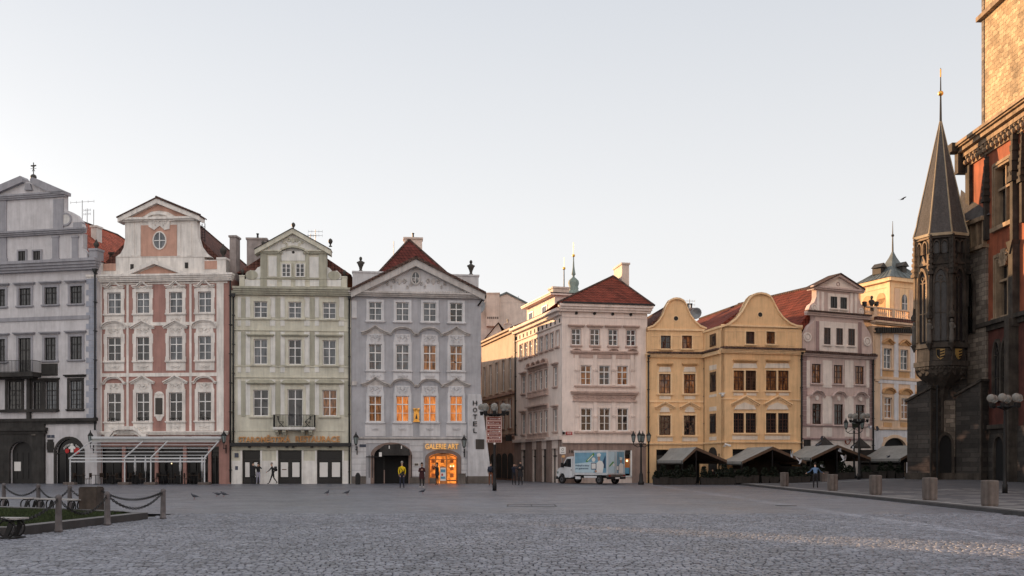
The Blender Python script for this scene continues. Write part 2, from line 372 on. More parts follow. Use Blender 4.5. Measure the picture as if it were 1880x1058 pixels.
    def window(s, a, b, c, d, sash='sash_white', pane='pane_mid', cols=2, tr=.33, bars=1, sur='white', sw=.13, so=.06, sill=True, hood=None,
               hoodmat=None, apron=None, orn=False, cut=True, base=-.14, name='window', earw=0, hz=None, box_=False, hw=None, cur=None):
        """a window: frame mesh with its pane and its surround as sub-parts. rect in photo px"""
        u0, u1, z0, z1 = s.rect(a, b, c, d); w, h = u1 - u0, z1 - z0
        if cut: s.ops.append((u0, u1, z0, z1))
        f = MB(sash); t = .065 if w > .7 else .05; B = base
        f.box(u0, u0 + t, z0, z1, B - .03, B + .05); f.box(u1 - t, u1, z0, z1, B - .03, B + .05)
        f.box(u0 + t, u1 - t, z0, z0 + t, B - .03, B + .045); f.box(u0 + t, u1 - t, z1 - t, z1, B - .03, B + .045)
        for i in range(1, cols):
            x = u0 + w * i / cols; f.box(x - t * .6, x + t * .6, z0 + t, z1 - t, B - .03, B + .05)
        zt = z1 - h * tr
        if tr: f.box(u0 + t, u1 - t, zt - t * .6, zt + t * .6, B - .03, B + .056)
        for i in range(bars):
            zz = z0 + (zt - z0) * (i + 1) / (bars + 1); f.box(u0 + t, u1 - t, zz - .018, zz + .018, B - .03, B + .03)
        if sash == 'sash_brown' or sash == 'sash_black':
            for i in range(cols):
                x = u0 + w * (i + .5) / cols; f.box(x - .015, x + .015, z0 + t, z1 - t, B - .03, B + .026)
        fo = f.build(name, s.root)
        p = MB(pane); p.add([(u0 + .01, B, z0 + .01), (u1 - .01, B, z0 + .01), (u1 - .01, B, z1 - .01), (u0 + .01, B, z1 - .01)], [(0, 1, 2, 3)])
        p.build('pane', fo)
        q = MB(sur)
        if sw:
            if base > 0: lo = -.02
            else: lo = -.03
            q.box(u0 - sw, u0, z0 - .02, z1 + sw, lo, so); q.box(u1, u1 + sw, z0 - .02, z1 + sw, lo, so)
            q.box(u0, u1, z1, z1 + sw, lo, so - .004)
            if earw:
                for sg in (-1, 1):
                    x = (u0 - sw) if sg < 0 else (u1 + sw)
                    q.box(min(x, x + sg * earw), max(x, x + sg * earw), z0 + h * .72, z1 + sw - .02, lo, so - .01)
                    q.box(min(x, x + sg * earw), max(x, x + sg * earw), z0 - .05, z0 + h * .16, lo, so - .01)
        if sill:
            e = sw + .07; q.box(u0 - e, u1 + e, z0 - .13, z0 - .02, -.03, .17); q.box(u0 - e + .04, u1 + e - .04, z0 - .19, z0 - .13, -.03, .10)
        if apron:
            q.m = apron if isinstance(apron, str) else sur
            za = z0 - .85 if not isinstance(hz, tuple) else hz[1]
            q.box(u0 - sw, u1 + sw, za, z0 - .2, -.03, .045)
            q.m = sur
            if orn: ornament(q, (u0 + u1) / 2, (za + z0 - .2) / 2, w * .8, .28, .045)
        if hood:
            zh = z1 + sw + .08 if hz is None else (hz[0] if isinstance(hz, tuple) else hz)
            hw_ = (w / 2 + sw + .16) if hw is None else hw; uc = (u0 + u1) / 2; old = q.m; q.m = hoodmat or sur
            hood_shape(q, uc, zh, hw_, hood)
            q.m = old
            if orn:
                q.prism([(uc - w / 2 - sw * .8, z1 + sw), (uc + w / 2 + sw * .8, z1 + sw), (uc + w / 2 + sw * .5, zh), (uc - w / 2 - sw * .5, zh)], -.03, .05)
                ornament(q, uc, (z1 + sw + zh) / 2 + .05, w * .95, max(.3, zh - z1 - sw), .05)
        if q.v: q.build('surround', fo)
        if box_:
            g = MB('leaf'); leaves(g, u0 + .1, u1 - .1, .0, .18, z0 - .02, z0 + .3, 60, .07); g.build('window_box', fo)
        return fo
    def pipe(s, px, ya, yb, r=.07, o=.12, name='downpipe', px2=None):
        mb = MB('pipe'); u = s.u(px); z1, z0 = s.z(px, ya), s.z(px, yb)
        mb.smooth = True
        mb.tube([(u, o, z0), (u, o, z1)], r, 8); mb.smooth = False
        mb.prism([(u - .09, z1 - .05), (u + .09, z1 - .05), (u + .2, z1 + .25), (u - .2, z1 + .25)], o - .14, o + .16)
        zz = z0 + 1
        while zz < z1: mb.box(u - .1, u + .1, zz, zz + .06, -.02, o + .09); zz += 2.4
        return mb.build(name, s.root)
    def gable_roof(s, uc, hw, ze, zr, v0, v1, mat='tiles', hip=0, name='roof', th=.18, over=.0, flare=0, hwr=None):
        """roof with its ridge running back from the facade; v = distance behind the facade"""
        mb = MB(mat); hl, hr = hw, (hwr or hw)
        A, B_, Cc = (uc - hl, -v0, ze), (uc, -v0, zr), (uc + hr, -v0, ze)
        D_, E, G = (uc - hl, -v1, ze), (uc, -v1 + hip, zr), (uc + hr, -v1, ze)
        mb.add([A, B_, Cc, D_, E, G], [(0, 1, 4, 3), (1, 2, 5, 4), (3, 4, 5), (0, 2, 1), (0, 3, 5, 2)])
        mb.m = 'tiles_edge'; mb.tube([(uc, -v0, zr + .02), (uc, -v1 + hip, zr + .02)], .11, 6)
        if hip: mb.tube([(uc, -v1 + hip, zr + .02), (uc + hr, -v1, ze + .02)], .1, 6); mb.tube([(uc, -v1 + hip, zr + .02), (uc - hl, -v1, ze + .02)], .1, 6)
        return mb.build(name, s.root)
    def eaves_roof(s, ua, ub, ze, zr, v0, v1, mat='tiles', name='roof', hipl=0, hipr=0, over=.25):
        """roof with its ridge along the facade"""
        mb = MB(mat); vm = (v0 + v1) / 2
        P_ = [(ua - over, -v0 + over, ze), (ub + over, -v0 + over, ze), (ub + over, -v1 - over, ze), (ua - over, -v1 - over, ze), (ua + hipl, -vm, zr), (ub - hipr, -vm, zr)]
        mb.add(P_, [(0, 1, 5, 4), (2, 3, 4, 5), (1, 2, 5), (3, 0, 4), (3, 2, 1, 0)])
        mb.m = 'tiles_edge'; mb.tube([P_[4], P_[5]], .11, 6)
        for a, b in ((0, 4), (3, 4), (1, 5), (2, 5)): mb.tube([P_[a], P_[b]], .09, 6)
        return mb.build(name, s.root)
    def chimney(s, u0, u1, v0, v1, z0, z1, mat='chimney', name='chimney', pots=0, parent=None):
        mb = MB(mat); mb.box(u0, u1, z0, z1, -v1, -v0); mb.box(u0 - .08, u1 + .08, z1 - .18, z1 - .02, -v1 - .08, -v0 + .08)
        mb.m = 'pipe'
        for i in range(pots): x = u0 + (u1 - u0) * (i + .5) / pots; mb.lathe([(.1, 0), (.08, .4), (.12, .42), (.12, .5)], x, -(v0 + v1) / 2, z1 - .03, 8)
        return mb.build(name, s.root)
    def antenna(s, u, v, z0, z1, n=3, name='antenna', w=.6):
        mb = MB('old_metal'); mb.tube([(u, -v, z0), (u, -v, z1)], .03, 5)
        for i in range(n):
            z = z1 - .15 - i * .35; mb.tube([(u - w, -v, z), (u + w, -v, z)], .018, 4)
            for k in range(5): x = u - w + 2 * w * k / 4; mb.tube([(x, -v, z - .12), (x, -v, z + .12)], .012, 4)
        return mb.build(name, s.root)
    def dish(s, u, v, z, r=.5):
        mb = MB('old_metal'); mb.smooth = True
        mb.lathe([(.01, 0), (r * .5, .05), (r * .85, .16), (r, .25), (r * .98, .27), (r * .8, .2), (.02, .06)], 0, 0, 0, 14)
        o = mb.build('satellite_dish', s.root); o.location = (u, v, z); o.rotation_euler = (radians(80), 0, radians(-35)); return o

def hood_shape(q, uc, z, hw, kind):
    if kind == 'flat':
        q.box(uc - hw, uc + hw, z, z + .09, -.03, .16); q.box(uc - hw - .07, uc + hw + .07, z + .09, z + .19, -.03, .28)
    elif kind == 'slopeflat':
        q.box(uc - hw, uc + hw, z, z + .08, -.03, .16); q.box(uc - hw - .07, uc + hw + .07, z + .08, z + .15, -.03, .30)
        q.prism([(uc - hw - .07, z + .15), (uc + hw + .07, z + .15), (uc + hw * .8, z + .38), (uc - hw * .8, z + .38)], -.03, .06)
    else:
        n = 24; pts = []
        for i in range(n + 1):
            t = -1 + 2 * i / n; a = abs(t)
            if kind == 'wave':     y = .42 * (ss(1 - a / .72) if a < .72 else 0)
            elif kind == 'tri':    y = .46 * max(0, 1 - a)
            elif kind == 'ogee':   y = .50 * max(0, 1 - a) ** 1.4 + .06 * a * a
            elif kind == 'seg':    y = .46 * sqrt(max(0, 1 - a * a)) if a < 1 else 0
            elif kind == 'segflat': y = .42 * sqrt(max(0, 1 - (a / .78) ** 2)) if a < .78 else 0
            elif kind == 'peak':   y = .40 * max(0, 1 - a / .55)
            pts.append((uc + hw * t, z + y * hw / .85))
        q.strip(pts, .11, -.03, .17); q.strip([(x + (x - uc) * .05, y + .085) for x, y in pts], .085, -.03, .30)
        if kind in ('tri', 'seg', 'ogee'): q.prism([(uc - hw, z - .1)] + pts + [(uc + hw, z - .1)], -.03, .045)

def ornament(q, uc, zc, w, h, o, r=.035):
    """stucco scrollwork in relief: mirrored spirals, a shell and drops"""
    k = h / .6
    for sg in (-1, 1):
        for (cx_, cz_, R, t0, turns) in ((.28, .05, .16, 0, 1.4), (.62, -.08, .12, 2, 1.2), (.42, -.22, .09, 4, 1.1), (.8, .12, .08, 1, 1)):
            pts = []
            for i in range(11):
                a = t0 + 2 * pi * turns * i / 10; rr = R * (1 - i / 12)
                pts.append((uc + sg * (cx_ * w * .55 + rr * cos(a) * 1.1), o + .02, zc + cz_ * k + rr * sin(a) * k))
            q.tube(pts, r, 4)
    for i in range(5):
        a = pi * (.15 + .7 * i / 4); q.tube([(uc, o + .02, zc - .1 * k), (uc + .17 * cos(a), o + .05, zc + .2 * k * sin(a))], [r * .8, r * 1.5], 4)
    q.ball(uc, o, zc - .08 * k, .08, 6)

def urn(mb, u, o, z, h):
    mb.smooth = True
    mb.lathe([(.22 * h, 0), (.22 * h, .06 * h), (.08 * h, .12 * h), (.08 * h, .2 * h), (.2 * h, .38 * h), (.25 * h, .56 * h), (.22 * h, .66 * h), (.12 * h, .72 * h), (.14 * h, .78 * h), (.06 * h, .88 * h), (.07 * h, .94 * h), (.01, h)], u, o, z, 12)
    mb.smooth = False
def finial(mb, u, o, z, h):
    mb.smooth = True
    mb.lathe([(.2 * h, 0), (.2 * h, .08 * h), (.08 * h, .14 * h), (.09 * h, .28 * h), (.2 * h, .42 * h), (.28 * h, .64 * h), (.2 * h, .86 * h), (.01, h)], u, o, z, 12)
    mb.smooth = False
def bust(mb, u, o, z, h):
    """stone bust on a waisted pedestal"""
    mb.smooth = True
    mb.lathe([(.15 * h, 0), (.15 * h, .05 * h), (.07 * h, .14 * h), (.10 * h, .30 * h), (.17 * h, .48 * h), (.21 * h, .62 * h), (.12 * h, .70 * h), (.06 * h, .74 * h)], u, o, z, 10, 1.1, .8)
    mb.ball(u, o, z + .86 * h, .10 * h, 10, None, .13 * h)
    mb.ball(u - .19 * h, o, z + .60 * h, .07 * h, 8); mb.ball(u + .19 * h, o, z + .60 * h, .07 * h, 8)
    mb.smooth = False
def leaves(mb, u0, u1, o0, o1, z0, z1, n, s, rnd=random):
    for i in range(n):
        c = Vector((rnd.uniform(u0, u1), rnd.uniform(o0, o1), rnd.uniform(z0, z1)))
        a = Vector((rnd.uniform(-1, 1), rnd.uniform(-1, 1), rnd.uniform(-1, 1))).normalized() * s * rnd.uniform(.6, 1.3)
        b = a.orthogonal().normalized() * s * rnd.uniform(.3, .6)
        mb.add([tuple(c - a), tuple(c + b), tuple(c + a), tuple(c - b)], [(0, 1, 2, 3)])
def railing(mb, u0, u1, z0, z1, o, step=.13, r=.012):
    mb.box(u0, u1, z1 - .04, z1, o - .025, o + .025); mb.box(u0, u1, z0 + .05, z0 + .08, o - .015, o + .015)
    n = max(2, int(abs(u1 - u0) / step))
    for i in range(n + 1):
        x = u0 + (u1 - u0) * i / n; mb.box(x - r, x + r, z0, z1 - .04, o - r, o + r)
def railing_side(mb, u, z0, z1, o0, o1, step=.13, r=.012):
    mb.box(u - .025, u + .025, z1 - .04, z1, o0, o1)
    n = max(2, int((o1 - o0) / step))
    for i in range(n + 1): x = o0 + (o1 - o0) * i / n; mb.box(u - r, u + r, z0, z1 - .04, x - r, x + r)
# ================================================================ the square's houses, left row
M('plaster_lilac', (.52, .51, .53), var=.08, streak=.12); M('grey_trim', (.30, .30, .33), var=.1)
M('quoin_blue', (.30, .32, .38)); M('soot', (.035, .033, .032), var=.3, bump=.5, streak=.3)
M('pink', (.355, .20, .175), var=.10, streak=.15); M('pink_white', (.69, .66, .63), streak=.2); M('pink_top', (.50, .30, .235), streak=.12)
M('green', (.54, .53, .45), streak=.16); M('green_pale', (.64, .64, .62), streak=.15); M('green_dark', (.37, .365, .30), streak=.2); M('copper_pale', (.26, .35, .31))
M('lav', (.37, .375, .405), streak=.10); M('lav_pale', (.54, .54, .56), streak=.10); M('lav_trim', (.46, .44, .43), streak=.2); M('lav_white', (.58, .585, .61), streak=.08)
tile_mat('tiles_bright', (.40, .095, .055)); M('arch_stone', (.20, .145, .125), var=.2, bump=.5); M('red_sign', (.4, .02, .02), rough=.5, bump=0); M('sign_blue', (.05, .06, .09), rough=.5)
M('letter_gold', (.52, .27, .11), rough=.5, metal=.2, bump=0); M('letter_lit', (.75, .40, .12), rough=.5, bump=0, emit=.25, streak=0)

# ---- white house at the left edge
def house_white():
    H = House('gabled_house', 'pale lilac white gabled house with dark stone ground floor at the left edge', -70, 85.6, 178, 82.8)
    r = H.root; t = MB('grey_trim')
    kw = dict(sash='sash_black', pane='pane_mid', sur='grey_trim', hood='flat')
    for a, b, c, d in ((35, 529.5, 57, 561), (82, 527.5, 105, 559), (129, 525.5, 151, 557.5), (-12, 531.5, 10, 563), (-58, 533, -36, 565)): H.window(a, b, c, d, sw=.2, hz=None, **kw)
    for a, b, c, d in ((82, 620, 103, 661.5), (129, 618, 151, 660), (-12, 623, 10, 664)): H.window(a, b, c, d, sw=.2, **kw)
    H.window(34, 621, 57, 686, sw=.2, sash='sash_black', pane='pane_dark', sur='grey_trim', hood='flat', sill=False, name='balcony_door')
    kd = dict(sash='sash_black', sur='soot', sw=.22, bars=3)
    H.window(14, 700, 40, 752, pane='pane_dark', **kd); H.window(60, 701, 76, 752, pane='pane_dark', **kd)
    H.window(84, 700, 104, 752, pane='pane_curtain', **kd); H.window(128, 699, 150, 751, pane='pane_curtain', hood='flat', **kd)
    H.window(-40, 701, -12, 753, pane='pane_dark', **kd)
    # ground floor: great arched door and the arched shop
    zg = 0
    H.ops.append((H.u(20), H.u(62), -.3, H.z(40, 811))); aA = (H.u(20), H.u(62), H.z(40, 832), H.z(40, 811))
    H.ops.append((H.u(103), H.u(152), -.3, H.z(128, 806))); aB = (H.u(103), H.u(152), H.z(128, 832), H.z(128, 806))
    H.wall(H.z(100, 484), 'plaster_lilac', 16, arches=(aA, aB))
    H.box(t, -70, 583, 165, 590, -.05, .09)
    t.m = 'soot'; H.cornice(t, -70, 176, 769, 779, .3, 2)
    t.m = 'grey_trim'; H.cornice(t, -70, 177, 482, 501, .75, 4)
    # dark portal stonework left of the shop
    t.m = 'soot'; H.box(t, -70, 779, -2 + 2, 889, -.05, .22); H.box(t, 62, 779, 84, 889, -.05, .25); H.box(t, 0, 779, 20, 889, -.05, .2)
    u0, u1 = H.u(20), H.u(62); zt, zs = H.z(40, 811), H.z(40, 832); m = (u0 + u1) / 2; R = (u1 - u0) / 2
    arc = [(m + R * cos(pi * k / 16), zs + (zt - zs) * sin(pi * k / 16)) for k in range(17)]
    t.prism([(u1, H.z(40, 779)), (u0, H.z(40, 779)), (u0, zs)] + arc[::-1][1:-1] + [(u1, zs)], -.05, .19)
    H.cornice(t, -70, 84, 786, 797, .45, 2)
    t.m = 'dark_stone'; H.box(t, 62, 797, 70, 800, .2, .34)
    # shop arch ring
    u0, u1 = H.u(103), H.u(152); zt, zs = H.z(128, 806), H.z(128, 832); t.m = 'soot'
    mm = (u0 + u1) / 2; Rr = (u1 - u0) / 2
    for k in range(16):
        a, b = pi * k / 16, pi * (k + 1) / 16; ry = zt - zs
        t.prism([(mm + Rr * cos(a), zs + ry * sin(a)), (mm + Rr * cos(b), zs + ry * sin(b)), (mm + (Rr + .2) * cos(b), zs + (ry + .2) * sin(b)), (mm + (Rr + .2) * cos(a), zs + (ry + .2) * sin(a))], -.1, .05)
    t.box(u0 - .2, u0, 0, zs, -.1, .05); t.box(u1, u1 + .2, 0, zs, -.1, .05)
    # quoins
    t.m = 'quoin_blue'; z = H.z(170, 770); top = H.z(170, 505); i = 0
    while z < top - .3:
        w = .75 if i % 2 else 1.0; t.box(H.L - w, H.L - .02, z, z + .44, -.05, .035); z += .47; i += 1
    t.build('trim', r)
    # door leaf and shop glass
    d = MB('sash_black'); u0, u1 = H.u(20), H.u(62); d.box(u0, u1, 0, H.z(40, 811), -.28, -.2)
    for i in range(4): x = u0 + (u1 - u0) * (i + .5) / 4; d.box(x - .2, x + .2, .4, 1.3, -.2, -.16); d.box(x - .2, x + .2, 1.5, 2.6, -.2, -.16)
    do = d.build('door', r); pn = MB('paper'); H.box(pn, 24, 848, 36, 865, -.16, -.14); pn.build('notice', do)
    d = MB('pane_plain'); d.add([(H.u(103), -.2, 0), (H.u(152), -.2, 0), (H.u(152), -.2, H.z(128, 806)), (H.u(103), -.2, H.z(128, 806))], [(0, 1, 2, 3)])
    d.m = 'sash_black'; um = H.u(128); d.box(H.u(103), H.u(152), 2.5, 2.6, -.2, -.12); d.box(um - .5, um - .42, 0, 2.5, -.2, -.12); d.box(um + .42, um + .5, 0, 2.5, -.2, -.12)
    sh = d.build('shop_window', r)
    d = MB('red_sign')
    for px, py, rr in ((140, 828, .28), (122, 828, .2)): u_, z_ = H.uz(px, py); d.disc(u_, z_, rr, rr, -.11, -.08, 14)
    d.m = 'paper'; u_, z_ = H.uz(131, 824); d.prism([(u_ - .14, z_ - .3), (u_ + .14, z_ - .3), (u_ + .14, z_ + .02), (u_ + .3, z_ - .05), (u_ + .33, z_ + .12), (u_ + .12, z_ + .25), (u_ - .12, z_ + .25), (u_ - .33, z_ + .12), (u_ - .3, z_ - .05), (u_ - .14, z_ + .02)], -.1, -.07)
    d.build('shop_sign', sh); d = MB('paper'); uc, zc = H.uz(130, 830)
    for k, ch in enumerate('SOUVENIR SHOP'):
        if ch != ' ': a = radians(150 - 120 * k / 12); text_mb(d, ch, .12, .17, uc + .82 * cos(a), zc + .62 * sin(a), -.12, 'paper', .02)
    d.build('shop_lettering', sh)
    q = MB('sign_blue'); H.box(q, 87, 799, 93, 804, -.02, .05); H.box(q, 94.5, 799, 100, 804, -.02, .05); q.build('house_number_plate', r)
    q = MB('soot'); H.box(q, 88, 807, 98, 831, -.02, .07); H.box(q, 86.5, 812, 99.5, 826, -.02, .06); q.build('stone_plaque', r)
    q = MB('soot'); H.box(q, 77, 668, 106, 690, -.02, .1); H.box(q, 80, 671, 103, 687, .1, .14); q.build('relief_panel', r)
    # bay window shelf and balcony
    b = MB('soot'); H.box(b, -30, 686, 76, 694, -.1, 1.1); H.box(b, -30, 694, 70, 697, -.1, .7); H.box(b, 2, 752, 107, 757, -.05, .3); H.box(b, 52, 694, 58, 770, -.02, .25); H.box(b, 76, 694, 110, 697, -.05, .28)
    H.box(b, 40.5, 696, 44, 752, -.02, .12)
    bo = b.build('balcony', r); g = MB('iron'); railing(g, H.u(-30), H.u(74), H.z(40, 686), H.z(40, 664), 1.02); railing_side(g, H.u(74), H.z(40, 686), H.z(40, 664), 0, 1.02); g.build('railing', bo)
    # gable
    g = MB('plaster_lilac'); H.poly(g, [(-50, 484), (-50, 428), (152, 428), (152, 484)], -.6, 0)
    g.box(H.u(-18), H.u(117), H.z(50, 430), H.z(50, 358), -.6, 0)
    sc = [(117, 384), (128, 388), (140, 395), (148, 405), (152, 416), (152, 426), (117, 426)]; H.poly(g, sc, -.5, -.02); H.poly(g, [(-(x) + 100 - 1, y) for x, y in sc], -.5, -.02)
    sc = [(143, 440), (146, 447), (152, 456), (159, 465), (160, 474), (156, 480), (143, 480)]; H.poly(g, sc, -.5, -.02)
    g.m = 'grey_trim'
    for a, b2, c, d2 in ((-18, 366, -6, 425), (0, 366, 12.5, 425), (99, 366, 117, 425), (1, 433, 13, 482), (97, 433, 108.5, 482), (133, 433, 144, 482), (-50, 433, -38, 482)): H.box(g, a, b2, c, d2, -.05, .09)
    for a in (1, 97, 133): H.box(g, a - 2, 475, a + 13.5, 483, -.04, .14); H.box(g, a - 1, 433, a + 12.5, 437, -.04, .13)
    H.cornice(g, -52, 153, 425, 434, .45, 3); H.cornice(g, -20, 119, 357, 366, .35, 3)
    H.poly(g, [(-22, 358), (-22, 352), (42, 325), (46, 330), (46, 336), (-2, 357)], -.6, .35); H.poly(g, [(122, 358), (122, 352), (64, 327), (60, 331), (60, 337), (98, 357)], -.6, .35)
    g.m = 'plaster_lilac'; H.poly(g, [(-8, 358), (46, 334), (60, 334), (106, 358)], -.5, 0)
    g.m = 'grey_trim'; H.poly(g, [(47, 350), (50, 338), (57, 338), (61, 350)], -.3, .2)
    u_, z_ = H.uz(121, 403); g.ring(u_, z_, .42, .42, .14, -.1, .08); g.m = 'offwhite'; g.disc(u_, z_, .42, .42, -.1, .05)
    g.m = 'grey_trim'; H.box(g, 163, 458, 178, 484, -.9, -.05); H.box(g, 162, 456, 179, 460, -.95, .02); H.box(g, 134, 408, 150, 426, -.5, .0)
    go = g.build('gable', r)
    for a in (35, 62.5): H.window(a, 461.5, a + 13, 486, sash='sash_black', pane='pane_dark', sur='grey_trim', sw=.13, so=.12, base=.03, cut=False, sill=False, tr=0, bars=0)
    f = MB('bronze'); u_, z_ = H.uz(60, 337); f.smooth = True; f.ball(u_, -.1, H.z(60, 325), .26, 12); f.smooth = False
    f.tube([(u_, -.1, z_), (u_, -.1, H.z(60, 298))], .04, 5); f.box(u_ - .25, u_ + .25, H.z(60, 305), H.z(60, 304) + .06, -.13, -.07)
    for k in range(6): a = k * pi / 3; f.tube([(u_, -.1, H.z(60, 309)), (u_ + .28 * cos(a), -.1, H.z(60, 309) + .28 * sin(a))], .02, 4)
    f.build('cross_finial', r)
    zr = H.z(50, 358) - .9
    H.gable_roof(H.u(50), H.L - H.u(50) + .1, H.z(100, 482), zr + .35, .6, 17.5, 'tiles_bright', hip=4.8)
    H.chim(167, 177, 414, 5.0, 5.8, H.z(170, 480), 'white')
    H.antenna(H.loc(172, 385, 5.4)[0], 5.4, H.z(170, 482) + 2, H.loc(172, 385, 5.4)[1], 0, 'roof_pipe'); H.antenna(H.loc(151, 375, 6)[0], 6, H.z(170, 482) + 2, H.loc(151, 368, 6)[1], 1, w=1.2); H.antenna(H.loc(160, 380, 6)[0], 6, H.z(170, 482) + 2, H.loc(160, 383, 6)[1], 2, w=.35)
    H.chimney(H.L - .9, H.L - .5, 3, 3.8, H.z(170, 480), H.z(170, 482) + 1.5, 'bronze', name='roof_vent')
    H.pipe(177, 500, 790, o=.2)
    mb = MB('bronze'); urn(mb, H.u(170), -.5, H.z(170, 458), .95); mb.build('urn', r)
    return H
house_white()

# ---- pink house
def house_pink():
    H = House('stucco_house', 'salmon pink house with white stucco window frames, behind the glass terrace', 175, 83.4, 423, 82.4)
    r = H.root; t = MB('pink_white'); W_ = 'pink_white'
    xs = ((197.5, 222.5), (250.5, 274.5), (311, 335), (364, 388))
    pn = ('pane_curtain',) * 4
    for i, (a, c) in enumerate(xs):
        H.window(a, 537.5 - i * .6, c, 576.5 - i * .8, pane='pane_curtain', sur=W_, sw=.27, so=.08, orn=True, hood='peak' if i in (1, 2) else 'wave', hz=H.z(a, 527.5 - i * .6), hw=.85, apron=True, earw=.05)
        H.window(a, 619.5 - i * .8, c, 663 - i * .6, pane=('pane_mid', 'pane_mid', 'pane_curtain', 'pane_curtain')[i], sur=W_, sw=.27, so=.08, orn=True, hood='seg' if i in (0, 3) else 'tri', hz=H.z(a, 603 - i * .6), hw=1.0, apron=True, earw=.05)
        H.window(a, 722 - i * .6, c, 774 - i * .6, pane='pane_dark', sur=W_, sw=.27, so=.08, orn=True, hood='segflat' if i in (0, 3) else 'tri', hz=H.z(a, 704 - i * .5), hw=1.0, apron=True, hp=None, box_=True) if False else \
        H.window(a, 722 - i * .6, c, 774 - i * .6, pane='pane_dark', sur=W_, sw=.27, so=.08, orn=True, hood='segflat' if i in (0, 3) else 'tri', hz=H.z(a, 704 - i * .5), hw=1.0, apron=True, box_=True)
    # ground floor openings widened so their dark panes stand in for the terrace's shade
    for a, c in ((186, 224), (230, 284), (290, 336), (342, 382), (387, 402)): H.ops.append((H.u(a), H.u(c), -.3, 3.1))
    H.wall(H.z(300, 512), 'pink', 13)
    g = MB('pane_plain')
    for a, c in ((186, 224), (230, 284), (290, 336), (342, 382), (387, 402)): g.m = 'pane_plain'; g.add([(H.u(a), -.2, 0), (H.u(c), -.2, 0), (H.u(c), -.2, 3.1), (H.u(a), -.2, 3.1)], [(0, 1, 2, 3)]); g.m = 'sash_black'; g.box(H.u(a), H.u(c), 2.3, 2.4, -.2, -.14); g.box(H.u((a + c) / 2) - .05, H.u((a + c) / 2) + .05, 0, 2.3, -.2, -.14)
    g.build('glazed_door', r)
    for a, c, o in ((176, 187.5, .06), (398, 411, .06), (232.5, 236.5, .05), (348, 352, .05)): H.box(t, a, 520, c, 795, -.05, o)
    H.box(t, 176, 592, 411, 598, -.05, .075); H.box(t, 176, 685, 411, 691.5, -.05, .075)
    H.box(t, 176, 519, 418, 522, -.05, .07)
    H.cornice(t, 170, 424, 505, 518, .6, 4)
    # pediment over the cornice
    H.poly(t, [(213, 512), (288, 479), (362, 509), (362, 505), (350, 505), (288, 486), (226, 511)][0:3] + [(345, 508), (288, 487), (234, 510)], -.3, .55)
    H.poly(t, [(225, 509), (288, 483), (352, 507)], -.3, .14)
    t.m = 'pink_top'; H.poly(t, [(242, 508), (288, 489), (338, 506)], -.2, .18); t.m = W_
    # belt over the ground floor with the stepped portal head
    H.cornice(t, 174, 418, 792, 799, .28, 3)
    pts = [(196, 797), (205, 795), (212, 786), (220, 783), (248, 783), (256, 788), (264, 796), (272, 797)]
    H.strip(t, pts, .3, -.05, .38); H.strip(t, [(x, y + 8) for x, y in pts], .2, -.05, .28)
    t.m = 'arch_stone'; H.poly(t, [(214, 808), (219, 799), (245, 799), (252, 808)], -.05, .2); t.m = W_
    for a, c in ((300, 340), (352, 388)): H.box(t, a, 801, c, 806, -.05, .05)
    t.build('trim', r)
    # painting in a white frame
    p = MB(W_); H.box(p, 284, 728, 302, 765, -.05, .12); u_, z_ = H.uz(293, 728); p.disc(u_, z_, .42, .42, -.05, .11); ornament(p, u_, z_ + .15, .7, .35, .11); H.poly(p, [(286, 765), (300, 765), (296, 773), (290, 773)], -.05, .1)
    p.m = 'bronze'; H.box(p, 286.5, 731, 299.5, 761, .1, .15); p.build('framed_relief', r)
    # attic and gable
    g = MB(W_); H.poly(g, [(178, 506), (178, 484), (212, 484), (212, 472), (375, 472), (375, 477), (415, 477), (415, 506)], -.7, -.05)
    H.box(g, 399, 475, 415, 506, -.75, .05); H.box(g, 398, 473, 416, 477, -.8, .1); H.box(g, 178, 484, 189, 506, -.7, .0)
    body = [(212, 472), (221, 466), (227, 455), (229.5, 440), (229.5, 404), (362, 402), (363, 436), (368, 452), (377, 464), (388, 472)]
    H.poly(g, body, -.6, 0)
    g.m = 'pink_top'; H.poly(g, [(259, 471), (259, 414), (325, 413), (325, 470)], -.1, .03); H.box(g, 189.5, 484, 212, 497, -.1, -.0); H.box(g, 375.5, 479, 399, 494, -.1, -.0)
    g.m = W_
    for a, c in ((240, 247), (252, 258.5), (326, 332), (344, 352)): H.box(g, a, 410, c, 470, -.05, .05)
    H.cornice(g, 226, 366, 402, 407, .3, 2)
    H.strip(g, [(220, 401), (291, 366), (370, 398)], .42, -.7, .42); H.box(g, 222, 400, 369, 404, -.6, .38)
    H.poly(g, [(226, 401), (291, 370), (364, 399)], -.6, .06)
    H.strip(g, [(236, 403), (264, 403), (272, 397), (282, 392.5), (294, 391.5), (306, 393), (315, 399), (322, 402), (360, 401)], .16, -.1, .3)
    g.m = 'pink_top'; H.poly(g, [(242, 399), (291, 376), (348, 397), (324, 398), (310, 390), (294, 387), (278, 389), (262, 399)], -.1, .10)
    g.m = W_; H.poly(g, [(274, 417), (273, 405), (281, 396), (294, 393), (306, 397), (313, 405), (312, 421), (303, 423), (294, 415), (284, 423)], -.1, .12)
    ornament(g, *H.uz(293, 406), 1.5, .8, .12, .05)
    u_, z_ = H.uz(293.5, 442); g.ring(u_, z_, .5, .68, .1, -.05, .1)
    g.m = 'tiles_edge'; H.strip(g, [(218.5, 400.5), (291, 364.5), (372, 397.5)], .1, -.9, .5)
    for i in range(30):
        k = i / 29; px = 291 + 80 * k; u_, z_ = H.uz(px, 364 + 33 * k); g.ball(u_, .45, z_, .09, 5)
    g.m = 'soot'; H.box(g, 239, 485, 245, 495, -.1, -.02); H.box(g, 339, 482, 345, 492.5, -.1, -.02)
    go = g.build('gable', r)
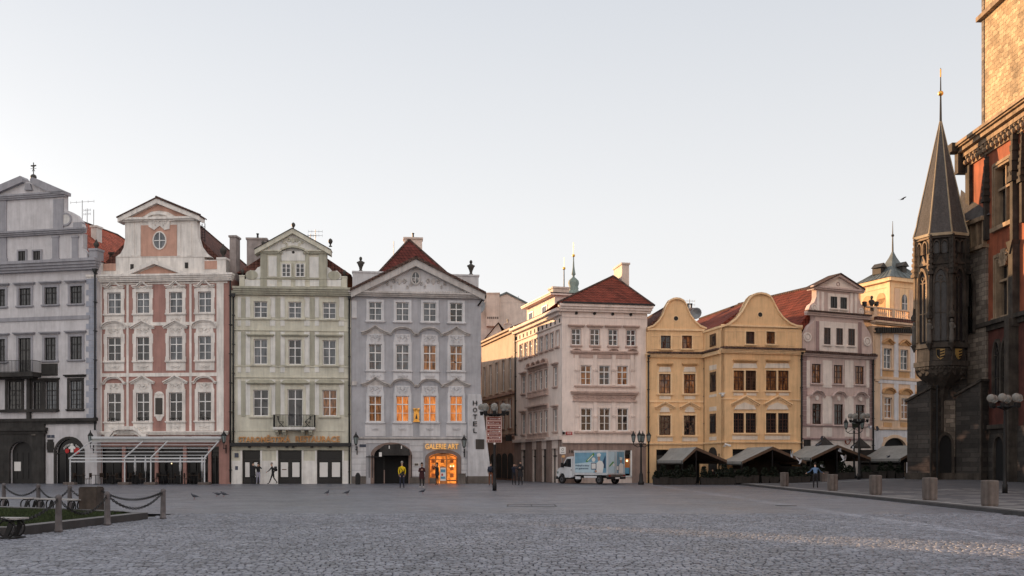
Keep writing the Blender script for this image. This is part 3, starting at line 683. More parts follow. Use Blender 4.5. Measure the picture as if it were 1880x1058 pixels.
    p = MB('pane_curtain'); u_, z_ = H.uz(293.5, 442); p.disc(u_, z_, .5, .68, 0, .045); p.m = 'sash_white'; p.box(u_ - .03, u_ + .03, z_ - .66, z_ + .66, 0, .08); p.box(u_ - .48, u_ + .48, z_ - .03, z_ + .03, 0, .07)
    p.build('round_window', r)
    mb = MB('bronze'); urn(mb, H.u(407), -.35, H.z(407, 473), 1.2); mb.build('urn', r)
    H.gable_roof(H.u(293), H.u(293) - .3, H.z(300, 480), H.z(291, 372), .75, 13, 'tiles_dark', hip=4)
    H.pipe(424.5, 512, 886, o=.22)
    b = MB('iron')       # ladder and cables behind the gable
    ub = H.loc(371, 440, 1.6)[0]
    for k in range(2): b.tube([(ub + .25 * k, -1.6, H.z(371, 450)), (ub + .25 * k, -1.6, H.z(371, 402))], .035, 4)
    for k in range(9): b.tube([(ub, -1.6, H.z(371, 448 - 5 * k)), (ub + .25, -1.6, H.z(371, 448 - 5 * k))], .025, 4)
    for k in range(14): b.ball(ub - .25 + random.uniform(-.1, .12), -1.5, H.z(371, 440 - 2.6 * k), random.uniform(.1, .18), 5)
    b.build('roof_ladder', r)
    H.chim(421.5, 433, 432, 2.0, 3.0, 10, 'chimney')
    return H
house_pink()

# ---- green house
def house_green():
    H = House('restaurant_house', 'pale green house with a balcony and gilt restaurant lettering', 424.5, 82.4, 644.5, 83.2)
    r = H.root; G = 'green'; t = MB(G)
    kw = dict(sur=G, sw=.24, so=.07)
    c3 = ((466, 491), (529.5, 553.5), (592.5, 616.5))
    for i, (a, c) in enumerate(c3):
        H.window(a, 553.5 + i, c, 583.5 + i, pane='pane_curtain', earw=.06, **kw)
        H.window(a, 623 + i, c, 669 + i * .5, pane='pane_curtain' if i != 1 else 'pane_mid', hood='flat', hz=H.z(a, 618 + i * .5), hw=1.05, hoodmat='green_dark', **kw)
    H.window(465, 716, 493, 764, pane='pane_mid', hood='slopeflat', hz=H.z(470, 706), hw=1.1, hoodmat='green_dark', **kw)
    H.window(592, 716, 618.5, 764, pane='pane_warm', hood='slopeflat', hz=H.z(600, 706), hw=1.1, hoodmat='green_dark', **kw)
    H.window(528, 715, 556, 783, pane='pane_mid', tr=.26, bars=0, hood='slopeflat', hz=H.z(540, 706), hw=1.1, hoodmat='green_dark', sill=False, name='balcony_door', **kw)
    gs = ((445, 478), (510.5, 554), (582, 628.5))
    for a, c in gs: H.ops.append((H.u(a), H.u(c), -.3, H.z(a, 827)))
    H.wall(H.z(530, 535), G, 12)
    # pale panels beside the windows
    t.m = 'green_pale'
    for (a, c) in ((436.5, 442.5), (451, 459.5), (495.5, 505.5), (515, 523), (558.5, 568.5), (578, 586), (622, 631.5)):
        H.box(t, a, 545, c, 583, -.05, .028); H.box(t, a, 588.5, c, 598.5, -.05, .028); H.box(t, a, 609, c, 670, -.05, .028); H.box(t, a, 674, c, 684, -.05, .028); H.box(t, a, 697, c, 762, -.05, .028)
    t.m = 'green_dark'
    for (a, c) in ((443, 450.5), (506, 514.5), (569, 577.5), (632.5, 641)): H.box(t, a, 548, c, 586, -.05, .05); H.box(t, a, 610, c, 671, -.05, .05); H.box(t, a, 700, c, 765, -.05, .05)
    t.m = G; H.box(t, 431, 606, 643, 608, -.05, .09); H.box(t, 431, 586, 643, 588, -.05, .07); H.box(t, 431, 672, 643, 674, -.05, .07); H.box(t, 431, 692, 643, 694, -.05, .09); H.box(t, 436, 790, 634, 792, -.05, .04)
    t.m = 'green_dark'; H.cornice(t, 436, 640, 529, 543, .62, 4)
    t.m = 'pipe'; H.box(t, 424, 813.5, 645, 819.5, -.05, .42); t.m = 'green_dark'; H.box(t, 425, 819.5, 644, 826.5, -.05, .14)
    t.m = 'soot'
    for px in (459, 494, 527.5, 539, 573, 607): H.box(t, px - 2.3, 819.5, px + 2.3, 822.5, .14, .34)
    t.m = 'white'
    for a, c in ((425, 444), (479, 510), (555, 581.5), (629, 643.5)): H.box(t, a, 846, c, 889, -.05, .045)
    for a, c in ((441.5, 445), (478, 481.5), (507, 510.5), (554, 557.5), (578.5, 582), (628.5, 632)): H.box(t, a, 827, c, 889, -.05, .07)
    t.build('trim', r)
    for i, (a, c) in enumerate(gs):     # shop doors
        f = MB('sash_black'); u0, u1 = H.u(a), H.u(c); zt = H.z(a, 827.5); m = (u0 + u1) / 2
        f.box(u0, u0 + .14, 0, zt, -.2, -.08); f.box(u1 - .14, u1, 0, zt, -.2, -.08); f.box(u0, u1, zt - .12, zt, -.2, -.081); f.box(u0, u1, 1.9, 2.06, -.2, -.082); f.box(u0, u1, 0, .46, -.2, -.083)
        f.box(m - .12, m + .12, .46, 1.9, -.2, -.084); f.box(u0 + .14, u1 - .14, .2, .24, -.09, -.06)
        fo = f.build('shop_door', r)
        g = MB('pane_plain'); g.box(u0, u1, 2.06, zt - .12, -.2, -.16); g.box(u0 + .14, u1 - .14, .46, 1.9, -.2, -.165); g.build('pane', fo)
        p = MB('paper')
        for j in range(2):
            x0 = (u0 + .2, m + .17)[j]; x1 = (m - .17, u1 - .2)[j]; p.box(x0, x1, .56, 1.78, -.16, -.145)
        if i == 1: p.m = 'sash_brown'; p.box(u0 + .3, m - .3, 1.15, 1.22, -.145, -.14); p.m = 'paper'
        p.build('paper_notice', fo)
    b = MB('green_pale'); u0, u1 = H.u(504), H.u(580); zb = H.z(540, 789); b.box(u0, u1, zb, zb + .18, -.05, 1.0); b.box(u0 + .05, u1 - .05, zb - .06, zb, -.05, .93)
    b.m = 'green_dark'
    for px in (510, 524, 558, 572): b.prism([(H.u(px) - .14, zb - .06), (H.u(px) + .14, zb - .06), (H.u(px) + .14, zb - .45), (H.u(px) - .14, zb - .45)], -.05, .5); b.box(H.u(px) - .14, H.u(px) + .14, zb - .25, zb - .06, .5, .85)
    bo = b.build('balcony', r)
    g = MB('iron'); z0, z1 = zb + .18, H.z(540, 762.5); railing(g, u0 + .05, u1 - .05, z0, z1, .95, .12, .014); railing_side(g, u0 + .05, z0, z1, 0, .95); railing_side(g, u1 - .05, z0, z1, 0, .95); g.build('railing', bo)
    for px in (518, 566):
        c = MB('iron'); uc = H.u(px)
        for sx in (-.2, .2):
            for oo in (.3, .68): c.tube([(uc + sx, oo, z0), (uc - sx, oo, z0 + .45)], .018, 4)
            c.tube([(uc - .2, .3 + (.38 if sx > 0 else 0), z0 + .45), (uc - .3 if px < 540 else uc + .3, .3 + (.38 if sx > 0 else 0), z0 + .9)], .018, 4)
        c.box(uc - .22, uc + .22, z0 + .43, z0 + .46, .3, .68)
        for k in range(4): c.box(uc + (-.3 if px < 540 else .2), uc + (-.2 if px < 540 else .3), z0 + .6 + k * .09, z0 + .65 + k * .09, .3, .68)
        c.build('terrace_chair', bo)
    s = MB('letter_gold'); text_mb(s, 'STAROMĚSTSKÁ', H.u(533) - H.u(438), .62, H.u(486), H.z(486, 805.5), .05, 'letter_gold', .12, bold=.02); s.build('sign_lettering', r); s = MB('letter_gold')
    text_mb(s, 'RESTAURACE', H.u(624) - H.u(543), .5, H.u(583.5), H.z(583, 806.5), .05, 'letter_gold', .12, bold=.02); s.build('sign_lettering', r)
    p = MB('sign_blue'); H.box(p, 431, 832, 438, 840, -.02, .07); H.box(p, 432, 856, 437, 863, -.02, .07); p.build('house_number_plate', r)
    # parapet and gable
    g = MB(G); H.poly(g, [(440, 532), (440, 512), (637, 514), (637, 534)], -.6, -.04)
    H.box(g, 439.5, 507, 449, 532, -.65, .03); H.box(g, 627, 509, 637, 533, -.65, .03); H.box(g, 439, 505.5, 449.5, 508, -.68, .07); H.box(g, 626.5, 507.5, 637.5, 510, -.68, .07)
    H.box(g, 478, 463, 600, 516, -.6, 0)
    g.m = 'green_pale'
    for a, c in ((449.5, 478), (489.5, 508.5), (518, 534), (542.5, 560), (569, 586), (600, 626)): H.box(g, a, 514, c, 526, -.1, .0 if a < 480 or a > 590 else .03)
    H.box(g, 493, 471, 508, 508, -.1, .035); H.box(g, 568, 472, 585, 510, -.1, .035); H.poly(g, [(516.5, 479), (516.5, 462), (524, 456), (538, 453), (553, 456), (560, 463), (560, 479)], -.1, .04)
    g.m = 'green_dark'
    for a, c in ((479, 490), (586.5, 600), (509.5, 516), (561.5, 567.5)): H.box(g, a, 466, c, 527 if a in (479, 586.5) else 512, -.1, .10)
    H.box(g, 478, 510, 600, 512.5, -.1, .13); H.cornice(g, 477, 517, 463, 467, .2, 2); H.cornice(g, 559, 601, 463.5, 467.5, .2, 2)
    H.strip(g, [(511, 463), (518, 457), (527, 453.5), (538, 452), (549, 453.5), (559, 457.5), (567, 464)], .16, -.1, .28)
    g.m = G
    H.strip(g, [(469, 460), (538, 421.5), (608, 461)], .40, -.7, .42); H.cornice(g, 472, 514, 460, 464, .3, 2); H.cornice(g, 563, 606, 460.5, 464.5, .3, 2)
    g.m = 'green_pale'; H.poly(g, [(480, 461), (538, 428), (597, 462)], -.6, .04)
    g.m = G; ornament(g, *H.uz(538, 443), 2.2, .7, .05, .06)
    g.m = 'soot'; u_, z_ = H.uz(538.5, 463.5); g.disc(u_, z_, .12, .12, 0, .05, 12)
    g.m = 'green_pale'
    sl = [(478, 512), (452, 512), (452, 503), (459, 496), (468, 497), (473, 491), (478, 489)]; H.poly(g, sl, -.45, -.03); H.poly(g, [(1077 - x + 1, y + 1) for x, y in sl], -.45, -.03)
    g.m = 'green_dark'
    u_, z_ = H.uz(462, 505); g.disc(u_, z_, .5, .38, -.5, .04); u_, z_ = H.uz(613, 506); g.disc(u_, z_, .5, .38, -.5, .04)
    g.m = 'pipe'; H.strip(g, [(468, 459), (538, 420.5), (609, 460)], .05, -.8, .5)
    go = g.build('gable', r)
    for a in (517.5, 543): H.window(a, 484.5, a + 16.5, 509, sash='sash_white', pane='pane_mid', sur=G, sw=.1, so=.13, base=.06, cut=False, sill=False, tr=0, bars=2)
    f = MB('bronze'); finial(f, H.u(538), -.2, H.z(538, 421), .62); finial(f, H.u(606), -.3, H.z(606, 455) + .15, .7); finial(f, H.u(482), -.3, H.z(482, 455) + .1, .55)
    f.build('pinecone_finial', r)
    f = MB('bronze'); finial(f, H.u(444), -.3, H.z(444, 506), .6); finial(f, H.u(632), -.3, H.z(632, 508), .62); f.build('stone_ball', r)
    H.gable_roof(H.u(538), H.u(538) - .3, H.z(538, 500), H.z(538, 430), .7, 12, 'tiles_dark', hip=3)
    H.chim(453, 489, 436, 2.5, 3.6, 13, 'chimney', pots=1); H.antenna(H.loc(579, 430, 3)[0], 3, H.z(576, 460), H.loc(579, 422, 3)[1], 2, w=.6)
    H.antenna(H.loc(570, 430, 4)[0], 4, H.z(571, 450), H.loc(570, 430, 4)[1], 1, w=.5)
    H.pipe(429, 545, 815, o=.16); H.pipe(641.5, 548, 889, o=.12)
    return H
house_green()

# ---- lavender house with the hotel buttress
def house_lav():
    H = House('gallery_house', 'lavender grey house with one wide pediment, red pyramid roof and glowing gallery', 645, 83.2, 883, 84.6)
    r = H.root; t = MB('lav_trim')
    x = ((677, 701), (727, 751), (777, 801), (826, 849.5))
    for i, (a, c) in enumerate(x):
        hk = 'ogee' if i in (0, 3) else 'segflat'
        H.window(a, 554.5 + i * .6, c, 588.5 + i, pane=('pane_curtain', 'pane_curtain', 'pane_curtain', 'pane_dark')[i], sur='lav_white', sw=.2, so=.06)
        H.window(a, 632 + i * .8, c, 679.5 + i * .4, pane=('pane_curtain', 'pane_curtain', 'pane_warm', 'pane_warm')[i], sur='lav_pale', sw=.22, so=.06, hood=hk, hz=H.z(a, 613 + i * .7), hw=1.12, hoodmat='lav_trim', orn=True, apron='lav_white')
        H.window(a, 727, c, 774.5, pane=('pane_warm', 'pane_orange', 'pane_orange', 'pane_orange')[i], sur='lav_white', sw=.2, so=.06, hood=hk, hz=H.z(a, 708 + i * .3), hw=1.14, hoodmat='lav_trim', orn=True)
    arches = []
    for a, c, top, spr in ((687, 750, 819, 836), (787, 840, 832, 842)):
        u0, u1 = H.u(a), H.u(c); H.ops.append((u0, u1, -.3, H.z(a, top))); arches.append((u0, u1, H.z(a, spr), H.z(a, top)))
    H.wall(H.z(763, 543), 'lav', 14, arches=arches)
    # bottom storey and corner strips in pale banded stucco
    t.m = 'lav_pale'
    for a, c in ((646, 655),): H.box(t, a, 552, c, 583, -.05, .05)
    z = 0.9; zb = [H.z(700, 800)]
    for k in range(6):
        for a, c in ((646, 672), (752, 777), (847, 858)): H.box(t, a, 808 + k * 11.2, c, 818.2 + k * 11.2, -.05, .035)
    H.box(t, 646, 808, 858, 814, -.05, .04)
    for (a, c) in x: H.box(t, a - 7, 779, c + 7, 801, -.05, .04); ornament(t, *H.uz((a + c) / 2, 788), .6, .2, .04, .03)
    t.m = 'lav_trim'; H.box(t, 646, 583, 655, 585, -.05, .1); H.box(t, 655, 803, 858, 806, -.05, .16); H.box(t, 646, 700, 655, 708, -.05, .12)
    t.m = 'plinth'; H.box(t, 646, 875, 672, 889, -.05, .08); H.box(t, 752, 876, 780, 889, -.05, .08); H.box(t, 846, 876, 858, 889, -.05, .08)
    # arch stones
    t.m = 'arch_stone'
    for (a, c, top, spr) in ((687, 750, 819, 836), (787, 840, 832, 842)):
        u0, u1 = H.u(a), H.u(c); zs, zt = H.z(a, spr), H.z(a, top); m = (u0 + u1) / 2; R = (u1 - u0) / 2; w = .3
        for k in range(14):
            p, q = pi * k / 14, pi * (k + 1) / 14
            t.prism([(m + R * cos(p), zs + (zt - zs) * sin(p)), (m + R * cos(q), zs + (zt - zs) * sin(q)), (m + (R + w) * cos(q), zs + (zt - zs + w) * sin(q)), (m + (R + w) * cos(p), zs + (zt - zs + w) * sin(p))], -.1, .075)
        t.box(u0 - w, u0, 0, zs, -.1, .075); t.box(u1, u1 + w, 0, zs, -.1, .075)
    t.m = 'lav_trim'
    H.cornice(t, 646, 885, 538, 547, .55, 3)
    H.strip(t, [(645, 534.5), (763, 477.5), (889, 540)], .62, -.3, .6); H.strip(t, [(668, 533), (763, 485), (868, 537.5)], .3, -.3, .42)
    t.m = 'lav_pale'; H.poly(t, [(655, 541), (763, 482), (880, 543)], -.5, .08)
    t.m = 'lav_trim'
    for px, sg in ((733, 1), (795, 1)): ornament(t, *H.uz(px, 519), 2.9, .95, .1, .055)
    u_, z_ = H.uz(763, 511); t.ring(u_, z_, .30, .47, .14, 0, .2); ornament(t, u_, z_ + .95, .8, .5, .1, .05)
    for k in range(44): px = 672 + k * 4.5; H.box(t, px, 537, px + 2.2, 539.5, .0, .5)
    t.m = 'tiles_edge'; H.strip(t, [(643, 534), (763, 475.5), (891, 540)], .13, -.8, .75)
    for k in range(46):
        kk = k / 45; px = 645 + 118 * kk; u_, z_ = H.uz(px, 533 - 58 * kk); t.ball(u_, .65, z_, .1, 5)
        px = 763 + 126 * kk; u_, z_ = H.uz(px, 475 + 64 * kk); t.ball(u_, .65, z_, .1, 5)
    t.build('trim', r)
    p = MB('pane_mid'); u_, z_ = H.uz(763, 511); p.disc(u_, z_, .30, .47, .05, .12); p.m = 'sash_white'; p.box(u_ - .02, u_ + .02, z_ - .45, z_ + .45, .1, .15); p.box(u_ - .28, u_ + .28, z_ - .02, z_ + .02, .1, .145); p.build('oval_window', r)
    # parapets with busts
    g = MB('lav_pale'); H.poly(g, [(647, 532), (647, 499), (706, 499), (706, 512)], -.8, -.15); H.box(g, 646, 497.5, 707, 500.5, -.85, -.08)
    g.build('parapet', r); g = MB('lav_pale'); H.poly(g, [(826, 512), (826, 505), (879, 505), (879, 536)], -.8, -.15); H.box(g, 825, 503.5, 880.5, 506.5, -.85, -.08); g.build('parapet', r)
    for px, py, n in ((662, 498, 0), (865.5, 504, 0)): f = MB('bronze'); bust(f, H.u(px), -.45, H.z(px, py), 1.32); f.build('bust', r)
    # pyramid roof
    tile_mat('tiles_maroon', (.13, .034, .028)); mb = MB('tiles_maroon'); ua, ub = H.u(688), H.u(834); za = H.z(763, 505); um, zr = H.loc(751, 440, 3.6)
    mb.add([(ua, -1.2, za), (ub, -1.2, za), (ub, -11, za), (ua, -11, za), (um, -3.6, zr), (um, -6, zr)], [(0, 1, 4), (1, 2, 5, 4), (2, 3, 5), (3, 0, 4, 5)])
    mb.m = 'tiles_edge'; mb.tube([(ua, -1.2, za), (um, -3.6, zr)], .1, 6); mb.tube([(ub, -1.2, za), (um, -3.6, zr)], .1, 6)
    mb.m = 'tiles_maroon'; z0_ = H.z(763, 541)
    mb.prism([(H.u(648), H.z(648, 534)), (H.u(763), H.z(763, 478)), (H.u(885), H.z(885, 540))], -10.9, -.8)
    mb.build('roof', r)
    H.chim(742, 775, 435, 6.4, 7.4, zr - 4, 'chimney_light', pots=1)
    H.antenna(H.loc(723, 443, 4)[0], 4, H.z(723, 490), H.loc(723, 443, 4)[1], 0, 'roof_pipe')
    # entrance canopy on the left arch
    c = MB('soot'); u0, u1, zt = H.u(697), H.u(752), H.z(720, 818)
    c.prism([(u0 + .4, zt + .02), (u1 - .9, zt + .1), (u1 - .05, zt - .35), (u1, zt - .85), (u0, zt - .85), (u0, zt - .3)], .1, 1.5)
    c.m = 'paper'; c.box(u0 + .75, u0 + .83, zt - .3, zt - .05, 1.5, 1.53); c.box(u0 + 1.75, u0 + 1.83, zt - .3, zt - .05, 1.5, 1.53); c.box(H.u(696), H.u(701), zt - .95, zt - .6, 1.5, 1.53)
    c.build('entrance_canopy', r)
    d = MB('room'); d.box(H.u(687), H.u(750), 0, H.z(720, 820), -.3, -.2); d.m = 'iron'; uu = H.u(705); d.box(uu - .04, uu + .04, 0, 2.4, .1, .18); d.box(H.u(672), uu, 2.2, 2.28, .1, .18)
    for px in (678, 684, 755): d.box(H.u(px) - .03, H.u(px) + .03, .5, 2.4, .9, .96)
    d.m = 'arch_stone'; d.box(H.u(704.5), H.u(706.5), 0, 1.15, .2, .3); d.build('entrance', r)
    # lit gallery
    M('glow', (.80, .26, .045), emit=.42, var=.6, scale=3.5, streak=.5, bump=0); M('glow_hot', (1.0, .72, .38), emit=1.1, var=.1, bump=0, streak=0); M('gallery_wood', (.40, .15, .05), emit=.06, var=.2, bump=0)  # the wood glows faintly too, gallery light put into its colour
    d = MB('glow'); u0, u1, zt = H.u(788), H.u(839.5), H.z(812, 833); zs = H.z(812, 842)
    d.box(u0, u1, 0, zt, -.56, -.52); d.box(u0, u0 + .03, 0, zt, -.52, -.22); d.box(u1 - .03, u1, 0, zt, -.52, -.22)
    d.m = 'gallery_wood'
    for k in range(9): x_ = u0 + .2 + k % 3 * .8; z_ = .5 + k // 3 * .62; d.box(x_, x_ + .3, z_, z_ + .34, -.52, -.47 + .003 * k)
    go = d.build('gallery_interior', r)
    f = MB('gallery_wood'); um = H.u(806)
    f.box(u0, u0 + .09, 0, zs, -.22, -.1); f.box(u1 - .09, u1, 0, zs, -.22, -.1)
    m_, R_ = (u0 + u1) / 2, (u1 - u0) / 2
    f.strip([(m_ + R_ * cos(pi * k / 14), zs + (zt - zs) * sin(pi * k / 14)) for k in range(15)], .1, -.22, -.1)
    for px in (800, 820): f.box(H.u(px) - .05, H.u(px) + .05, 0, 2.35, -.22, -.09)
    f.box(u0, u1, 1.98, 2.05, -.22, -.085); f.box(H.u(800), H.u(820), 2.3, 2.42, -.22, -.08); f.box(u0, H.u(800), .45, .55, -.22, -.08); f.box(H.u(820), u1, .18, .3, -.22, -.08)
    f.m = 'plinth'; f.box(u0, H.u(800), -.1, .45, -.22, -.05)
    f.m = 'glow_hot'; 
    for px in (828, 833): f.ball(H.u(px), -.4, 1.45, .07, 6)
    f.build('gallery_front', r)
    s = MB('letter_lit'); text_mb(s, 'GALERIE ART', H.u(842) - H.u(781), .46, H.u(811), H.z(811, 820), .08, 'letter_lit', .1, bold=.015); s.build('sign_lettering', r)
    e_ = MB('gold'); u_, z_ = H.uz(764.5, 762); e_.box(u_ - .22, u_ + .22, z_ - .5, z_ + .1, .0, .12); e_.disc(u_, z_ + .1, .22, .22, 0, .118); e_.ring(u_, z_ - .15, .16, .22, .08, .1, .17); ornament(e_, u_, z_ + .42, .5, .35, .08, .04); e_.box(u_ - .28, u_ + .28, z_ - .6, z_ - .5, 0, .15)
    e_.m = 'bronze'; e_.prism([(u_ - .1, z_ - .35), (u_ + .1, z_ - .35), (u_ + .05, z_ - .1), (u_, z_ + .08), (u_ - .05, z_ - .1)], .12, .15); e_.build('gilded_emblem', r)
    q = MB('sign_blue'); H.box(q, 660, 816, 672, 821, .03, .07); q.build('street_name_plate', r)
    q = MB('paper'); H.box(q, 760, 850, 769, 856, .03, .1); q.m = 'plinth'; H.box(q, 761, 851, 768, 855, .1, .11); q.build('menu_case', r)
    # sloping buttress at the street corner with HOTEL
    M('buttress_white', (.47, .475, .50), streak=.15); b = MB('buttress_white'); un = H.u(858); zt = H.z(870, 724)
    b.frame(0, 0, 1, 0)
    u1t, u1b = H.u(883), H.u(902)
    pts = [(un, 0, 0), (u1b, 0, 0), (u1t, 0, zt), (un, 0, zt)]
    b.add([(un, .75, 0), (u1b, .75, 0), (u1t, .14, zt), (un, .14, zt), (un, -9, 0), (u1b, -9, 0), (u1t, -9, zt), (un, -9, zt)], [(0, 1, 2, 3), (1, 5, 6, 2), (4, 0, 3, 7), (3, 2, 6, 7), (5, 4, 7, 6)])
    b.m = 'plinth'; b.add([(un - .02, .8, 0), (u1b + .05, .8, 0), (u1b - .02, .765, .62), (un - .02, .765, .62), (un - .02, -8.9, 0), (u1b + .05, -8.9, 0), (u1b - .02, -8.9, .62), (un - .02, -8.9, .62)], [(0, 1, 2, 3), (1, 5, 6, 2), (4, 0, 3, 7), (3, 2, 6, 7)])
    bo = b.build('buttress', r)
    l_ = MB('iron'); 
    for k, ch in enumerate('HOTEL'):
        z_ = H.z(872, 740.5 + k * 12.7); oo = .75 - (.75 - .14) * z_ / zt
        text_mb(l_, ch, .36 if ch != 'L' else .3, .4, H.u(871.5), z_, oo + .02, 'iron', .05, bold=.01)
    l_.build('hotel_lettering', bo)
    q = MB('bronze'); u_, z_ = H.uz(880, 816); oo = .75 - .61 * z_ / zt; q.box(u_ - .36, u_ + .36, z_ - .42, z_ + .42, oo - .1, oo + .06); q.build('bronze_plaque', bo)
    H.pipe(643.8, 545, 889, o=.3) if False else None
    b = MB('iron'); u_, z_ = H.uz(888, 545); b.box(u_ - .3, u_ + .2, z_ - .1, z_ + .15, -1.5, .3); b.tube([(u_ + .1, .2, z_), (u_ - .5, .1, z_ - .8)], .07, 6); b.build('gutter_end', r)
    return H
HL = house_lav()
# ================================================================ right part of the row
M('cream', (.75, .65, .60), var=.06, streak=.1); M('cream_lt', (.73, .63, .58), streak=.08); M('cream_dk', (.50, .375, .33), streak=.2); M('cream_base', (.27, .20, .175), var=.12, streak=.25)
M('peach', (.46, .36, .29), streak=.15); M('peach_dk', (.30, .19, .15), streak=.25)
M('ochre', (.76, .51, .285), var=.06, streak=.1); M('ochre_lt', (.82, .59, .36), streak=.08); M('ochre_white', (.74, .66, .57), streak=.08); M('ochre_dk', (.55, .34, .17), streak=.15)
M('rose', (.59, .475, .45), streak=.12); M('rose_lt', (.78, .71, .67), streak=.08); M('rose_dk', (.33, .235, .235), streak=.15)
M('orange', (.70, .52, .38), streak=.1); M('orange_dk', (.60, .36, .18), streak=.1); M('blue_white', (.64, .64, .68), streak=.08)
M('lead', (.105, .125, .13), rough=.55, var=.25, streak=.3); M('pinkgrey', (.60, .52, .47), streak=.1)

def house_cream():
    H = House('corner_house', 'cream pink corner house with a red hipped roof behind the delivery truck', 1032, 85.6, 1188, 87.0)
    r = H.root; t = MB('cream_lt')
    for i, a in enumerate((1049, 1083.5, 1117, 1150)): H.window(a, 604 + i * .6, a + 17, 633.5 + i * .6, pane=('pane_brown', 'pane_brown', 'pane_mid', 'pane_mid')[i], sur='cream_dk', sw=.05, so=.03, hood='flat', hz=H.z(a, 600.5 + i * .6), hw=.68, hoodmat='cream_dk')
    for i, a in enumerate((1066, 1100, 1133)):
        H.window(a, 671 + i * .4, a + 19.5, 707, pane=('pane_warm', 'pane_mid', 'pane_warm')[i], sur='cream_lt', sw=.12, so=.05)
        H.window(a + .5, 750, a + 20, 791, pane='pane_dark', sur='cream_lt', sw=.12, so=.05)
    H.ops.append((H.u(1064), H.u(1160), .55, H.z(1100, 827)))
    H.wall(H.z(1100, 566), 'cream', 12)
    # decorated middle bays: pilasters, friezes
    for y0, y1 in ((652, 708), (737, 792)):
        for px in (1055, 1089, 1123, 1157): H.box(t, px, y0, px + 7, y1, -.05, .08); ornament(t, *H.uz(px + 3.5, (y0 + y1) / 2), .4, .25, .08, .025)
    t.m = 'cream_dk'
    H.cornice(t, 1050, 1168, 645, 650, .28, 2); H.box(t, 1053, 650, 1165, 658, -.05, .06); H.cornice(t, 1051, 1168, 719, 725, .34, 2); H.box(t, 1053, 725, 1166, 735, -.05, .05); H.cornice(t, 1053, 1167, 735, 738, .16, 1); H.box(t, 1054, 708.5, 1166, 711, -.05, .2); H.box(t, 1054, 793, 1166, 796, -.05, .2)
    for px in (1058, 1092.5, 1126, 1160): u_, z_ = H.uz(px, 646); hood_shape(t, u_, z_, .38, 'seg'); ornament(t, *H.uz(px, 730), .7, .35, .05, .03)
    for k in range(3): ornament(t, *H.uz(1075 + k * 34, 730), 1.2, .3, .05, .03)
    t.m = 'cream_lt'; H.cornice(t, 1031, 1190, 561, 574, .6, 3); H.box(t, 1032, 582, 1187, 584, -.05, .05)
    H.box(t, 1032, 811, 1188, 814, -.05, .2); t.m = 'cream_base'; H.box(t, 1032, 814, 1064, 889, -.05, .04); H.box(t, 1160, 814, 1188, 889, -.05, .04); H.box(t, 1064, 814, 1160, 827, -.05, .038)
    t.m = 'soot'
    for i in range(4): u_, z_ = H.uz(1058 + 33.3 * i, 575 + i); t.disc(u_, z_, .13, .13, 0, .09, 12)
    # shallow plaster courses
    t.m = 'cream_lt'
    t.m = 'pipe'; H.box(t, 1030, 558, 1194, 560.8, -.3, .72)
    t.build('trim', r)
    g = MB('pane_plain'); u0, u1, zt = H.u(1064), H.u(1160), H.z(1100, 827); g.box(u0, u1, .55, zt, -.3, -.2); g.m = 'sash_black'; g.box(u0, u1, zt - .35, zt, -.2, -.05)
    for px in (1066, 1100, 1132, 1147): g.box(H.u(px) - .05, H.u(px) + .05, .55, zt, -.2, -.1)
    g.m = 'sash_white'; g.box(H.u(1157.5), H.u(1160), .5, zt, -.2, .06); g.box(H.u(1146), H.u(1160), .5, .62, -.2, .06)
    g.m = 'glow_hot'; g.ball(H.u(1152), -.15, zt - .9, .1, 6); g.m = 'gallery_wood'; g.box(H.u(1148), H.u(1157), zt - 1.5, zt - .7, -.2, -.15); g.m = 'poster_blue'; M('poster_blue', (.10, .28, .42), rough=.4, var=.2, bump=0); g.box(H.u(1148), H.u(1156), .8, zt - 1.5, -.2, -.15)
    g.build('shop_window', r)
    s = MB('red_sign'); H.box(s, 1038.5, 793, 1050.5, 798.5, -.02, .06); s.m = 'paper'; H.box(s, 1040, 794.5, 1049, 795.4, .06, .065); H.box(s, 1041, 796.5, 1048, 797.2, .06, .065); s.build('street_name_plate', r)
    s = MB('soot'); text_mb(s, '18', .36, .3, H.u(1048.5), H.z(1048, 829), .05, 'soot', .03); s.build('house_number', r)
    s = MB('white'); H.box(s, 1032, 791, 1036, 793.5, .1, .5); s.m = 'iron'; H.box(s, 1032.5, 793.5, 1035.5, 798, .0, .3); s.build('security_camera', r)
    # hipped roof
    mb = MB('tiles'); z0 = H.z(1100, 560); ur, zr = H.loc(1126, 507, 3.4)
    mb.add([(-.55, .55, z0), (H.L + .5, .55, z0), (H.L + .5, -12.5, z0), (-.55 - 0, -12.5, z0), (ur, -3.4, zr), (ur, -9.5, zr)], [(0, 1, 4), (1, 2, 5, 4), (2, 3, 5), (3, 0, 4, 5), (3, 2, 1, 0)])
    mb.m = 'tiles_edge'
    for a, b in (((-.55, .55, z0), (ur, -3.4, zr)), ((H.L + .5, .55, z0), (ur, -3.4, zr))): mb.tube([a, b], .1, 6)
    mb.build('roof', r)
    H.chim(1142, 1155, 482, 2.6, 5.2, H.z(1140, 545), 'chimney_light', pots=0)
    return H
HC = house_cream()

